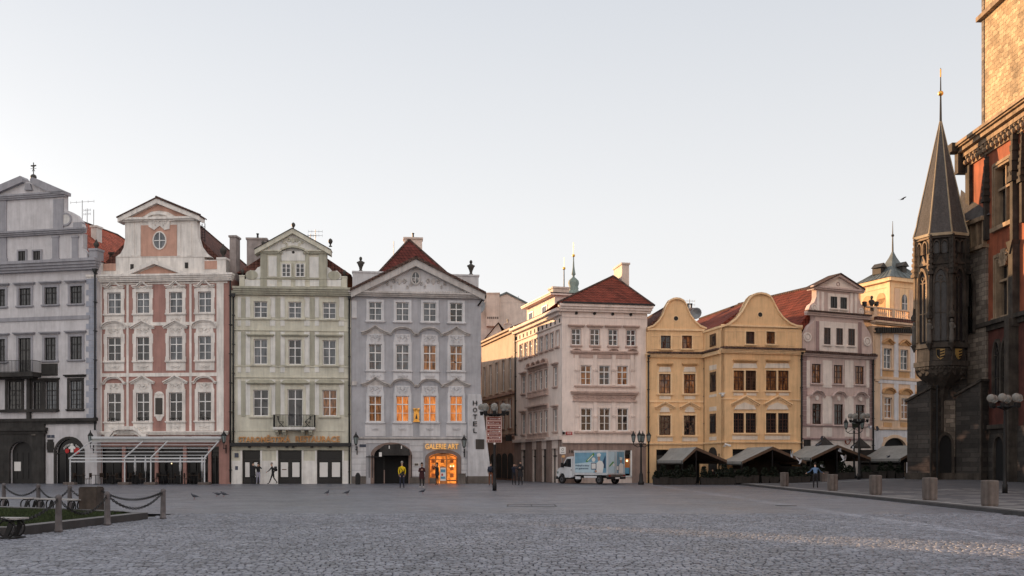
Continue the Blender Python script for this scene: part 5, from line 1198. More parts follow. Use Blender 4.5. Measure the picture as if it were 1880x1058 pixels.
    m.frame(C_[0], C_[1], A[0] - C_[0], A[1] - C_[1]); m.box(-.25, Lw + .2, z1 - .35, z1, -.2, .3); m.box(0, .25, z0, z1, -.1, .06); m.box(Lw - .35, Lw, z0, z1 - .35, -.1, .07); m.box(0, Lw, z1 - .9, z1 - .75, -.1, .05)
    m.m = 'orange_dk'; zc = zz(545)
    for f_ in (.30, .72): m.box(Lw * f_ - .55, Lw * f_ + .55, z0, zc, 0, .03); m.disc(Lw * f_, zc, .55, .55, 0, .03, 16)
    m.m = 'ochre_lt'; m.frame(A[0], A[1], B_[0] - A[0], B_[1] - A[1]); m.box(-.3, 5.3, z1 - .35, z1 + .01, -.2, .3); m.box(.0, .35, z0, z1 - .35, -.1, .07); m.box(0, 5, z1 - .9, z1 - .75, -.1, .05); m.m = 'orange'; m.box(.5, 1.2, z0, z1 - 1, -.02, .04); m.box(2.4, 3.0, z0, z1 - 1, -.02, .04)
    m.build('tower_wall', q)
    w = MB('pane_curtain'); w.frame(A[0], A[1], B_[0] - A[0], B_[1] - A[1]); w.box(1.5, 2.15, z0, zz(548), 0, .05); w.disc(1.825, zz(548), .33, .5, 0, .05, 14); w.m = 'sash_white'; w.box(1.8, 1.85, z0, zz(538), .04, .08); w.box(1.5, 2.15, zz(556), zz(555), .04, .08); w.build('window', q)
    # concave hipped copper roof with dormers and a spike
    m = MB('lead'); cx_ = sum(p[0] for p in ql) / 4; cy_ = sum(p[1] for p in ql) / 4
    prof = [(1.16, 0), (.86, .62), (.58, 1.25), (.36, 1.85), (.22, 2.5), (.11, 3.2), (.05, 3.7), (.02, 4.0)]; prof = [(a_, b_ * .78) for a_, b_ in prof]
    vs = []; fs = []
    for s_, h_ in prof:
        for (x, y) in ql: vs.append((cx_ + (x - cx_) * s_, -(cy_ + (y - cy_) * s_), z1 + h_))
    for i in range(len(prof) - 1):
        for k in range(4): a_, b_ = i * 4 + k, i * 4 + (k + 1) % 4; fs.append((a_, b_, b_ + 4, a_ + 4))
    m.add(vs, fs); zt = z1 + 4.0 * .78
    for k in range(4):      # standing seams
        for j in range(1, 8):
            f_ = j / 8; line = []
            for s_, h_ in prof[:4]:
                x = ql[k][0] + (ql[(k + 1) % 4][0] - ql[k][0]) * f_; y = ql[k][1] + (ql[(k + 1) % 4][1] - ql[k][1]) * f_
                line.append((cx_ + (x - cx_) * s_, -(cy_ + (y - cy_) * s_), z1 + h_ + .02))
            m.tube(line, .03, 4)
    ro = m.build('tower_roof', q)
    m = MB('bronze')
    for (x, y) in ((ql[0][0] + ql[3][0]) / 2, (ql[0][1] + ql[3][1]) / 2), ((ql[0][0] + ql[1][0]) / 2, (ql[0][1] + ql[1][1]) / 2):
        px_, py_ = cx_ + (x - cx_) * .62, cy_ + (y - cy_) * .62; m.frame(px_, py_, 1, 0); m.box(-.28, .28, z1 + .75, z1 + 1.35, -.8, .2); m.prism([(-.48, z1 + 1.35), (.48, z1 + 1.35), (0, z1 + 1.8)], -.8, .35)
    m.build('dormer', ro)
    m = MB('bronze'); m.tube([(cx_, -cy_, zt - .1), (cx_, -cy_, zt + 2.9)], [.09, .02], 6); m.ball(cx_, -cy_, zt + 1.5, .15, 8); m.build('spike', ro)
    g = MB('room'); g.box(H.u(1621) - .5, H.u(1664) + .5, -.3, H.z(1642, 804) + .3, -.5, -.23); g.build('gateway', r)
    return H
house_orange()
# ================================================================ gothic town hall on the right
block_mat('black_stone', (.036, .031, .028), .7, .34, .6, .4, warp=.08, patch=(.20, .125, .09))
M('pane_leaded', (.022, .020, .022), rough=.3, var=.5, scale=4, bump=.4, streak=0)
block_mat('wall_stone', (.17, .14, .115), .62, .33, .55, .45, warp=.1)
block_mat('tower_stone', (.34, .245, .145), .68, .34, .60, .20, hi=(.46, .35, .22), mort=.02, warp=.42)
block_mat('brick_patch', (.19, .115, .085), .5, .28, 1.6, .5, warp=.05)
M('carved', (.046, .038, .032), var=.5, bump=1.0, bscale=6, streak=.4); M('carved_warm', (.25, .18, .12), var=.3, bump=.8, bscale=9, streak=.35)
M('red_wall', (.25, .072, .036), var=.22, scale=.8, bump=.5, streak=.3); M('slate', (.075, .070, .070), var=.25, scale=8, bump=.9, bscale=14, streak=.2); M('slate_edge', (.36, .29, .20), var=.2, bump=.5)
M('statue', (.11, .10, .09), var=.3, bump=.6)
TY = 74.6; TXC = W(1727, TY); TG = gz(33, 75)
th = empty('town_hall', (TXC, TY, TG), 0, 'dark gothic town hall with a red wall, oriel chapel and pointed slate spire', 'town hall')
ORG = (TXC, TY, TG)
def tz(py, Y=TY - 2): return EYE + (HY - py) / F * Y
def NB(m): return MB(m, ORG)
WX = 34.75                                  # plane of the red wall, facing the square
# ---- red wall block
C0 = 75.4; Y1 = 40.0                         # far corner and near end (far outside the frame)
zc = tz(268, C0)                              # cornice height at the corner
def wallf(mb): return mb.frame(WX, C0, 0, -1)  # u runs towards the camera, o towards the square (-x)
def wu(px): return C0 - WX * F / (px - CX)
def wz(px, py): return EYE + (HY - py) / F * (WX * F / (px - CX))
w = wallf(NB('red_wall'))
z_mid = wz(1850, 590)
ops = []
def wrect(a, b, c, d): m = (a + c) / 2; return (wu(a), wu(c), wz(m, d), wz(m, b))
big = wrect(1828, 300, 1858, 412); low = wrect(1830, 470, 1862, 600 - 20)
per = 5.2                                    # window bays repeat towards the camera
bays = [0, per, 2 * per, 3 * per]
H0 = -1.0
us = [0]; 
for k in bays: us += [big[0] + k, big[1] + k]
us.append(C0 - Y1)
for i in range(len(us) - 1):
    if i % 2 == 0: w.box(us[i], us[i + 1], H0, zc, -1.0, 0)
    else:
        for z0, z1 in ((H0, low[2]), (low[3], big[2]), (big[3], zc)): w.box(us[i], us[i + 1], z0, z1, -1.0, 0)
M('red_dark', (.085, .028, .022), var=.3, bump=.5, streak=.3); w.m = 'red_dark'; w.box(0, C0 - Y1, z_mid - 7.4, z_mid - .3, -.5, .015); w.m = 'black_stone'; w.box(0, C0 - Y1, H0, zc, -9, -1.05); w.box(0, C0 - Y1, H0, z_mid - 7.4, -1.1, .12)  # shade on the lower wall put into a darker plaster red
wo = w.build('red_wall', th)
c = wallf(NB('carved_warm'))
for i, (dz, pr) in enumerate(((1.5, .15), (1.1, .3), (.75, .45), (.4, .75), (.1, .95))): c.box(-pr, C0 - Y1, zc - dz, zc - dz + .36, -.3, pr)
c.box(-1.0, C0 - Y1, zc + .02, zc + .25, -2, 1.1)
for k in range(60): u_ = k * .6; c.ball(u_, .38, zc - 1.25, .2, 6); c.ball(u_ + .3, .42, zc - .95, .15, 6)
c.m = 'carved'; c.box(-1.25, -.3, zc - .3, zc + .35, -.3, 1.3); c.box(-1.1, -.5, zc - 1.9, zc - .3, -.2, .75)
c.build('cornice', th)
p = wallf(NB('carved'))
# mid string, lower string, corner pier
p.box(-.2, C0 - Y1, z_mid, z_mid + .3, -.2, .45); p.box(-.2, C0 - Y1, z_mid - .35, z_mid, -.2, .2)
p.box(-.7, .5, H0, z_mid, -.6, .55); p.box(-.4, .25, z_mid, zc - 1.5, -.3, .25)
p.build('string_course', th)
def pinnacle(mb, u, z0, z1, o=.0, w=.28):
    """crocketed pinnacle on a shaft"""
    zm = z0 + (z1 - z0) * .45
    mb.box(u - w * .55, u + w * .55, z0, zm, -.1, o + w)
    mb.prism([(u - w * .9, zm), (u + w * .9, zm), (u, zm + w * 2.2)], -.1, o + w + .12)
    n = 7
    for i in range(n):
        t = i / n; zz = zm + (z1 - zm) * t; r_ = w * .75 * (1 - t) + .06
        mb.box(u - r_, u + r_, zz, zz + (z1 - zm) / n * .55, -.1, o + .15 + r_)
        mb.box(u - r_ * .55, u + r_ * .55, zz + (z1 - zm) / n * .5, zz + (z1 - zm) / n * 1.05, -.1, o + .1 + r_)
    mb.ball(u, o + .15, z1, .12, 6)
q = wallf(NB('carved_warm')); q2 = wallf(NB('pane_dark')); q3 = wallf(NB('carved'))
for k in bays:
    for (u0, u1, z0, z1), n in ((big, 0), (low, 1)):
        u0 += k; u1 += k; t = .16
        for j, (e, o) in enumerate(((.34, .10), (.2, .18))):
            q.box(u0 - e, u0 - e + .13, z0 - .2, z1 + e, -.1, o); q.box(u1 + e - .13, u1 + e, z0 - .2, z1 + e, -.1, o); q.box(u0 - e, u1 + e, z1 + e - .13, z1 + e + .001 * j, -.1, o + .01)
        q.box(u0 - .1, u0 + .06, z0, z1, -.5, .08); q.box(u1 - .06, u1 + .1, z0, z1, -.5, .08); um = (u0 + u1) / 2
        q.box(um - .07, um + .07, z0, z1, -.45, -.15); zt = z0 + (z1 - z0) * .62; q.box(u0, u1, zt - .08, zt + .08, -.45, -.13); q.box(u0 - .3, u1 + .3, z0 - .3, z0, -.5, .3)
        q.box(u0, u1, z1 - .1, z1 + .1, -.5, .1)
        q2.box(u0, u1, z0, z1, -.62, -.5)
    q3.m = 'carved'
    q3 = wallf(NB('carved'))
    pinnacle(q3, big[1] + k + .75, big[2] - 1.6, zc + .3, .1, .34); q5 = wallf(NB('carved')); pinnacle(q5, big[0] + k - 1.05, big[2] - .6, zc - 1.7, .08, .26); q5.build('pinnacle', th)
    q3.box(big[1] + k + .45, big[1] + k + 1.05, low[2] - 1, big[2] - 1.6, -.1, .5); q3.prism([(big[1] + k + .3, big[2] - 1.6), (big[1] + k + 1.2, big[2] - 1.6), (big[1] + k + .75, big[2] - 2.5)], -.1, .6)
    q3.build('pinnacle', th); q3 = wallf(NB('carved_warm')); u_ = (low[0] + low[1]) / 2 + k; ornament(q3, u_, low[3] - .1, 1.4, 1.1, .15, .1); q3.box(u_ - .3, u_ + .3, low[3] - .7, low[3] + .5, -.2, .22)
    q3.build('window_gable', th)
q.build('window_frame', th); q2.build('window_pane', th)
# paired lancets lower down and ground arcade
def lancet_pts(uc, hw, z0, zs, zt, n=8):
    L = [(uc - hw, z0), (uc - hw, zs)]
    for i in range(1, n + 1):
        t = i / n; L.append((uc - hw * (1 - t ** 1.7), zs + (zt - zs) * (1 - (1 - t) ** 1.7) ** .9))
    return L + [(2 * uc - x, y) for x, y in L[::-1][1:]]
def lancet(mb, uc, hw, z0, zs, zt, o=0, fm='carved', pm='pane_dark', tr=True, rim=.14):
    outer = lancet_pts(uc, hw + rim, z0, zs, zt + rim * 1.6); inner = lancet_pts(uc, hw, z0, zs, zt)
    mb.m = pm; mb.prism(inner, o - .02, o + .02); mb.m = fm
    for i in range(len(inner) - 1): mb.prism([outer[i], outer[i + 1], inner[i + 1], inner[i]], o - .02, o + .2)
    if tr:
        mb.box(uc - .045, uc + .045, z0, zs + (zt - zs) * .35, o, o + .1)
        mb.box(uc - hw, uc + hw, z0 + (zs - z0) * .5 - .03, z0 + (zs - z0) * .5 + .03, o, o + .06)
        for s_ in (-1, 1):
            mb.ring(uc + s_ * hw * .5, zs + .02, hw * .42, hw * .42, .06, o, o + .09, 8, 0, pi)
        mb.ring(uc, zs + (zt - zs) * .48, hw * .3, hw * .3, .06, o, o + .09, 10)
g = wallf(NB('carved'))
for k in bays:
    for d in (-.62, .62): u_ = (big[0] + big[1]) / 2 + k - .1 + d; z0 = z_mid - 5.2; lancet(g, u_, .48, z0, z0 + 2.7, z0 + 3.9, .02)
    g.m = 'carved'; u_ = (big[0] + big[1]) / 2 + k - .1; g.box(u_ - 1.5, u_ + 1.5, z_mid - 5.55, z_mid - 5.25, -.1, .35); g.box(u_ + 1.55, u_ + 2.2, H0, z_mid, -.2, .7); g.box(u_ - 1.6, u_ + 1.5, z_mid - 7.5, z_mid - 7.2, -.1, .4)
    lancet(g, u_, .7, .4, 2.6, 3.6, .14, pm='room', tr=False)
g.build('lancet_window', th)
# ---- slanted chapel wall between the oriel and the red wall
ax, ay = W(1770, 75.3), 75.3; bx, by = WX - .2, 72.6
cw = NB('wall_stone').frame(ax, ay, bx - ax, by - ay); Lc = sqrt((bx - ax) ** 2 + (by - ay) ** 2)
zt = tz(462, 74); cw.box(-.5, Lc, H0, zt, -1.2, 0); cw.m = 'carved_warm'; cw.box(-.5, Lc + .1, zt, zt + .25, -1, .3)
for k in range(4): u_ = .1 + k * (Lc / 3.6); cw.box(u_, u_ + .16, zt + .25, zt + 2.0, -.35, .1)
cw.box(-.5, Lc, zt + 2.0, zt + 2.3, -1, .35); cw.m = 'pane_dark'; cw.box(0, Lc, zt + .25, zt + 2, -.5, -.35); cw.m = 'carved'
lancet(cw, Lc * .35, .42, tz(610, 74), tz(545, 74), tz(505, 74), .02, tr=False)
cw.build('chapel_wall', th)
rf = NB('slate'); z0 = zt + 2.3
rf.add([(ax - .6, -ay + .5, z0), (bx + .1, -by + .5, z0), (WX + .2, -(77.5), tz(345, 77)), (ax + 1.0, -78.5, tz(375, 77))], [(0, 1, 2, 3)])
rf.build('chapel_roof', th)
# body behind
bb = NB('black_stone'); bb.frame(0, 0, 1, 0); bb.box(W(1760, 76.4), WX + 6, H0, zt + 1.2, -77.4, -76.4); bb.build('nave_wall', th)
# ---- oriel: half octagon corbelled out of the wall
R = 1.76; cx_, cy_ = TXC, TY
angs = [radians(a) for a in (179, 224, 269, 314, 359, 404, 449, 494)]
V8 = [(cx_ + R * cos(a), cy_ + R * sin(a)) for a in angs]
ztop, zbot = tz(427), tz(668); zpan = tz(634)
def face(mb, i, s=1.0):
    a, b = V8[i], V8[(i + 1) % 8]; mb.frame(cx_ + (a[0] - cx_) * s, cy_ + (a[1] - cy_) * s, b[0] - a[0], b[1] - a[1]); return sqrt((a[0] - b[0]) ** 2 + (a[1] - b[1]) ** 2) * s
o = NB('black_stone'); n8 = 8
o.add([(x, -y, zbot) for x, y in V8] + [(x, -y, ztop) for x, y in V8], [tuple(range(8)), tuple(range(15, 7, -1))] + [(k, (k + 1) % 8, (k + 1) % 8 + 8, k + 8) for k in range(8)])
o.frame(0, 0, 1, 0); o.m = 'carved'
# inverted stepped corbel and its pier
prev = [(1.08, tz(676)), (1.02, tz(683)), (.85, tz(691)), (.6, tz(700)), (.34, tz(712)), (.2, tz(735)), (.2, 2.0)]
vs = []; 
levels = [(1.08, zbot)] + prev
for s_, z_ in levels:
    for x, y in V8: vs.append((cx_ + (x - cx_) * s_, -(cy_ + (y - cy_) * s_), z_))
fs = []
for i in range(len(levels) - 1):
    for k in range(8): a_, b_ = i * 8 + k, i * 8 + (k + 1) % 8; fs.append((a_, b_, b_ + 8, a_ + 8))
o.add(vs, fs); o.build('oriel_wall', th)
d = NB('carved')
for i in range(4):
    L = face(d, i); CM = 'carved_warm' if i == 0 else 'carved'; d.m = CM  # left face lighter: the sun's gold put into its stone colour
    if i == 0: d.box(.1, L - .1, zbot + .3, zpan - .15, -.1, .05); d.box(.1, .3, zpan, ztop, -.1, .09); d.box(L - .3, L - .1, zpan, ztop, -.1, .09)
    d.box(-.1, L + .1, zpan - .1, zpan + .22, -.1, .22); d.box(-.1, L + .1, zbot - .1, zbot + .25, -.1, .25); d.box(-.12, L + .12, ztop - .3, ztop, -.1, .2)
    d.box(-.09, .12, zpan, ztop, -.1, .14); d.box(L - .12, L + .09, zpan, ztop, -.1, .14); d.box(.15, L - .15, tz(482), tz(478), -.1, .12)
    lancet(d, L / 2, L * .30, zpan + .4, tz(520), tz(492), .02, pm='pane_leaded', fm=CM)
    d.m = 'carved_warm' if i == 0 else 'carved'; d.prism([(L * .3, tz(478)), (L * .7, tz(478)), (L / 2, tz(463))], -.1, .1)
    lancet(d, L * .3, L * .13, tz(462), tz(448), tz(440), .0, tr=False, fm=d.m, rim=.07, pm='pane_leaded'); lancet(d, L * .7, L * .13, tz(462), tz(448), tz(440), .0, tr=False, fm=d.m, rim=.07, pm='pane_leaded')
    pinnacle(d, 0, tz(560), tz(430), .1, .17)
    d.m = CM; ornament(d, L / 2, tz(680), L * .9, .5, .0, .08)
    for k in range(5): d.ball(L * (k + .5) / 5, .12, tz(674), .13, 6)
face(d, 3); pinnacle(d, 0, tz(560), tz(430), .1, .17)
d.build('oriel_tracery', th)
M('gold_dim', (.30, .19, .06), rough=.5, var=.3); s = NB('carved')
for i, col in ((1, 'gold_dim'), (2, 'gold_dim')):
    L = face(s, i); zz = (zpan + zbot) / 2 + .1; s.m = 'carved'; s.box(L * .12, L * .88, zbot + .3, zpan - .15, -.1, .06)
    s.m = col; s.prism([(L / 2 - .30, zz + .36), (L / 2 + .30, zz + .36), (L / 2 + .29, zz - .05), (L / 2 + .18, zz - .28), (L / 2, zz - .42), (L / 2 - .18, zz - .28), (L / 2 - .29, zz - .05)], .05, .13)
    s.m = 'room'
    for k in range(3): s.prism([(L / 2 - .02, zz + .2 - k * .2), (L / 2 + .27, zz + .28 - k * .2), (L / 2 + .27, zz + .18 - k * .2), (L / 2 - .02, zz + .1 - k * .2)], .12, .145)
    if i == 1: s.prism([(L / 2 - .28, zz + .33), (L / 2 - .03, zz + .33), (L / 2 - .03, zz - .36), (L / 2 - .27, zz - .08)], .12, .14)
s.build('coat_of_arms', th)
# statues on the oriel corners
for i, px in enumerate((0, 1, 2)):
    a = V8[i]; k = 1.12; s = MB('statue'); s.smooth = True
    s.lathe([(.16, 0), (.2, .25), (.17, .7), (.15, 1.0), (.2, 1.3), (.17, 1.45), (.06, 1.52)], 0, 0, 0, 10, 1, .8); s.ball(0, 0, 1.63, .12, 8, None, .15)
    s.tube([(.17, .0, 1.35), (.2, .13, 1.1), (.05, .2, 1.05)], [.06, .05, .04], 6); s.smooth = False
    so_ = s.build('statue', th, loc=(cx_ + (a[0] - cx_) * k - ORG[0], cy_ + (a[1] - cy_) * k - ORG[1], zpan + .2 - ORG[2]))
c = NB('carved')
for i in range(3):
    a = V8[i]; x_, y_ = cx_ + (a[0] - cx_) * 1.12, cy_ + (a[1] - cy_) * 1.12
    c.lathe([(.05, -.5), (.15, -.25), (.28, 0)], x_, -y_, zpan + .19, 8); c.lathe([(.22, 0), (.25, .25), (.12, .5), (.08, 1.0), (.02, 1.4)], x_, -y_, zpan + 2.05, 6)
c.build('statue_canopy', th)
# ---- spire
sp = NB('slate'); ze, za = tz(424), tz(206)
prof = [(1.16, ze - .12), (1.14, ze), (1.02, ze + .75), (.94, ze + 1.5), (.045, za)]
vs = []
for s_, z_ in prof:
    for x, y in V8: vs.append((cx_ + (x - cx_) * s_, -(cy_ + (y - cy_) * s_), z_))
fs = [(i * 8 + k, i * 8 + (k + 1) % 8, (i + 1) * 8 + (k + 1) % 8, (i + 1) * 8 + k) for i in range(4) for k in range(8)] + [tuple(range(8))]
sp.add(vs, fs); sp.m = 'slate_edge'
for k in range(8): sp.tube([(cx_ + (V8[k][0] - cx_) * s_, -(cy_ + (V8[k][1] - cy_) * s_), z_) for s_, z_ in prof], [.07, .07, .06, .06, .03], 5)
for k in range(4): L = face(sp, k, 1.15); sp.box(0, L, ze - .25, ze - .05, -.2, .04)
sp.frame(0, 0, 1, 0)
so2 = sp.build('spire_roof', th)
f = NB('bronze'); f.tube([(cx_, -cy_, za - .3), (cx_, -cy_, tz(105))], [.10, .025], 6); f.m = 'gold'; f.smooth = True; f.ball(cx_, -cy_, tz(153), .2, 12); f.smooth = False; f.tube([(cx_, -cy_, tz(122)), (cx_, -cy_, tz(107))], .05, 5); f.build('gilded_finial', so2)
# ---- buttresses at the foot
def buttress(x0, x1, y0, y1, zf, zb, mat='black_stone', patch=None):
    b = NB(mat); b.frame(0, 0, 1, 0)
    b.add([(x0, -y0, -.5), (x1, -y0, -.5), (x1, -y0, zf), (x0, -y0, zf), (x0, -y1, -.5), (x1, -y1, -.5), (x1, -y1, zb), (x0, -y1, zb)], [(0, 1, 2, 3), (5, 4, 7, 6), (4, 0, 3, 7), (1, 5, 6, 2)])
    b.m = 'carved'; e = .14
    b.add([(x0 - e, -y0 + e, zf - .05), (x1 + e, -y0 + e, zf - .05), (x1 + e, -y1, zb), (x0 - e, -y1, zb), (x0 - e, -y0 + e, zf + .12), (x1 + e, -y0 + e, zf + .12), (x1 + e, -y1, zb + .17), (x0 - e, -y1, zb + .17)], [(4, 5, 6, 7), (0, 1, 5, 4), (3, 0, 4, 7), (1, 2, 6, 5)])
    b.box(x0 - .1, x1 + .1, TG - .4, TG + .55, -y1, -y0 + .12)
    if patch: b.m = 'brick_patch'; b.box(patch[0], patch[1], TG + .5, patch[2], -y0 - .1, -y0 + .03)
    return b.build('buttress', th)
Yb = 74.0
def slant(pa, ya, pb, yb, ta, tb, th_=2.0):
    """buttress seen at an angle, its stone-capped top falling towards the left"""
    xa, xb = W(pa, ya), W(pb, yb); L = sqrt((xb - xa) ** 2 + (yb - ya) ** 2); b = NB('black_stone').frame(xa, ya, xb - xa, yb - ya)
    za, zb = tz(ta, ya), tz(tb, yb); b.prism([(0, -.5), (L, -.5), (L, zb), (0, za)], -th_, 0); b.m = 'carved'; b.prism([(-.12, za - .08), (L + .1, zb - .05), (L + .1, zb + .14), (-.12, za + .1)], -th_ - .1, .14)
    b.box(-.1, L + .1, TG - .6, TG + .5, -.5, .12); b.box(L * .97, L * 1.03, TG + .5, zb - .1, -.1, .06); return b.build('buttress', th)
slant(1665.5, 75.6, 1709, 73.8, 737, 712); slant(1709, 74.6, 1722, 74.1, 722, 716, .8)
slant(1755, 74.2, 1801, 72.2, 727, 699, 1.6)
m = NB('pipe'); m.tube([(W(1724, 73.6), -73.9, TG), (W(1724, 73.6), -73.9, 7.5)], .06, 6); m.build('downpipe', th)
m = NB('black_stone'); m.frame(0, 0, 1, 0); m.box(W(1700, 76.3), WX + .5, -.5, tz(700), -77.3, -76.3); m.m = 'wall_stone'; m.m = 'black_stone'; m.box(W(1704, 74.3), W(1775, 74.3), -.5, tz(693), -76.4, -74.35); m.m = 'wall_stone'; m.box(W(1720, 74), W(1757, 74), 2.2, 6.4, -76.5, -74.3); m.m = 'black_stone'; m.m = 'carved'
m.box(W(1718, 75), W(1757, 75), -.5, TG + .5, -76.4, -74.1)
lancet(m, W(1737, 74), .5, TG + .5, 2.8, 3.8, -74.25, tr=False, pm='room')
m.build('foot_wall', th)

# ---- clock tower shaft, a thing of its own
TXW = 36.6; a_y = TXW * F / (1804.5 - CX)
tw = empty('clock_tower', (TXW + 4, a_y - 4, 0), 0, 'tall sunlit golden stone tower rising out of the top right corner above the red wall', 'tower')
m = MB('tower_stone', (TXW + 4, a_y - 4, 0)); m.frame(TXW, a_y, 0, -1)
m.box(0, 8.5, 0, 52, -8.5, 0); m.m = 'carved_warm'
z_ = 15; i = 0
m.m = 'wall_stone'; m.box(-.1, .28, 14, 52, -.3, .06)
m.build('tower_wall', tw)
m = MB('carved_warm', (TXW + 4, a_y - 4, 0)); m.frame(TXW, a_y, 0, -1); zz = EYE + (HY - 38) / F * a_y; m.box(-.35, 8.8, zz, zz + .35, -8.8, .4); m.build('string_course', tw)
# ================================================================ ground
def stone_mat(name, col, far=False):
    m = bpy.data.materials.new(name); m.use_nodes = True; MATS[name] = m
    n, l = m.node_tree.nodes, m.node_tree.links; b = n['Principled BSDF']; b.inputs['Specular IOR Level'].default_value = .5
    t = n.new('ShaderNodeTexCoord'); g = n.new('ShaderNodeNewGeometry')
    def nz(sc, det=4, mp=None):
        q = n.new('ShaderNodeTexNoise'); q.inputs['Scale'].default_value = sc; q.inputs['Detail'].default_value = det
        if mp: v = n.new('ShaderNodeMapping'); v.inputs['Scale'].default_value = mp; l.new(g.outputs['Position'], v.inputs[0]); l.new(v.outputs[0], q.inputs[0])
        else: l.new(g.outputs['Position'], q.inputs[0])
        return q.outputs['Fac']
    def mr(src, lo, hi, a=.3, c=.7):
        r = n.new('ShaderNodeMapRange'); r.inputs[1].default_value = a; r.inputs[2].default_value = c; r.inputs[3].default_value = lo; r.inputs[4].default_value = hi; l.new(src, r.inputs[0]); return r.outputs[0]
    def mul(a, s):
        x = n.new('ShaderNodeVectorMath'); x.operation = 'SCALE'; l.new(a, x.inputs[0]); l.new(s, x.inputs['Scale']); return x.outputs[0]
    c = n.new('ShaderNodeRGB'); c.outputs[0].default_value = (*col, 1)
    o = mul(c.outputs[0], mr(nz(.16, 5), .80, 1.18)); o = mul(o, mr(nz(1.3, 4), .80, 1.18)); o = mul(o, mr(nz(3.5, 3, (.6, 1, 1)), .84, 1.14))
    if far:
        vo = n.new('ShaderNodeTexVoronoi'); vo.inputs['Scale'].default_value = 6.5; vo.feature = 'F1'; l.new(g.outputs['Position'], vo.inputs[0])
        sp = n.new('ShaderNodeSeparateColor'); l.new(vo.outputs['Color'], sp.inputs[0]); o = mul(o, mr(sp.outputs[0], .70, 1.2, 0, 1))
        v2 = n.new('ShaderNodeTexVoronoi'); v2.inputs['Scale'].default_value = 6.5; v2.feature = 'DISTANCE_TO_EDGE'; l.new(g.outputs['Position'], v2.inputs[0])
        o = mul(o, mr(v2.outputs['Distance'], .55, 1.0, 0, .09))
        bp = n.new('ShaderNodeBump'); bp.inputs['Distance'].default_value = .035; bp.inputs['Strength'].default_value = .5; l.new(mr(v2.outputs['Distance'], 0, 1, 0, .12), bp.inputs['Height']); l.new(bp.outputs[0], b.inputs['Normal'])
    else:
        o = mul(o, mr(g.outputs['Random Per Island'], .62, 1.38, 0, 1)); o = mul(o, mr(nz(30, 3), .85, 1.15))
        bp = n.new('ShaderNodeBump'); bp.inputs['Distance'].default_value = .006; bp.inputs['Strength'].default_value = .6; l.new(nz(60, 3), bp.inputs['Height']); l.new(bp.outputs[0], b.inputs['Normal'])
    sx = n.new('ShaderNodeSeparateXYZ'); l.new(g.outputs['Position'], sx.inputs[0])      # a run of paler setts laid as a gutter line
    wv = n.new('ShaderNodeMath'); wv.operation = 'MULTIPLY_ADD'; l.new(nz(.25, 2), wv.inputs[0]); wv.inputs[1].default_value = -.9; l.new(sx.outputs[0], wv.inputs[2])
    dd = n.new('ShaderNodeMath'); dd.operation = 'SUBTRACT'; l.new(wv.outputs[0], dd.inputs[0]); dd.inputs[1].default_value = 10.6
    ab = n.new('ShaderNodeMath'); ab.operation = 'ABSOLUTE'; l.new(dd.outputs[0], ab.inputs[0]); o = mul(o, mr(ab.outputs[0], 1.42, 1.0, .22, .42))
    l.new(o, b.inputs['Base Color']); l.new(mr(nz(.4, 4), .30, .46), b.inputs['Roughness'])
    return m
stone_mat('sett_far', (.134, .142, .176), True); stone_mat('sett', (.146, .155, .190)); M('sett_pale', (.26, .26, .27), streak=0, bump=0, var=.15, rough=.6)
M('joint', (.02, .019, .019), bump=.4, streak=0); M('kerbstone', (.055, .053, .056), var=.2, streak=0, bump=.4); M('kerb_top', (.13, .125, .13), var=.2, streak=0)
M('paving_dark', (.075, .075, .085), var=.25, scale=.8, streak=0, bump=.6, bscale=7); M('paving_pale', (.22, .215, .22), var=.2, streak=0, bump=.5)
def sheet(name, pts, z, mat):
    mb = MB(mat); mb.frame(0, 0, 1, 0); mb.add([(x, -y, z) for x, y in pts], [tuple(range(len(pts)))]); return tag(mb.build(name), kind='structure')
YN = 33.0
mb = MB('sett_far')
mb.add([(-900, -YN, -.006), (900, -YN, -.006), (900, -1800, -.006), (-900, -1800, -.006)], [(0, 1, 2, 3)])
mb.m = 'joint'; mb.add([(-30, -5, -.075), (30, -5, -.075), (30, -YN - 3, -.075), (-30, -YN - 3, -.075)], [(0, 1, 2, 3)])
mb.m = 'sett_far'; mb.add([(-30, -5, -.006), (-900, -5, -.006), (-900, -YN, -.006), (-30, -YN, -.006)], [(0, 3, 2, 1)]); mb.add([(30, -5, -.006), (900, -5, -.006), (900, -YN, -.006), (30, -YN, -.006)], [(0, 1, 2, 3)])
mb.add([(-900, 300, -.006), (900, 300, -.006), (900, -5, -.006), (-900, -5, -.006)], [(0, 1, 2, 3)])
tag(mb.build('cobbled_square'), kind='structure')
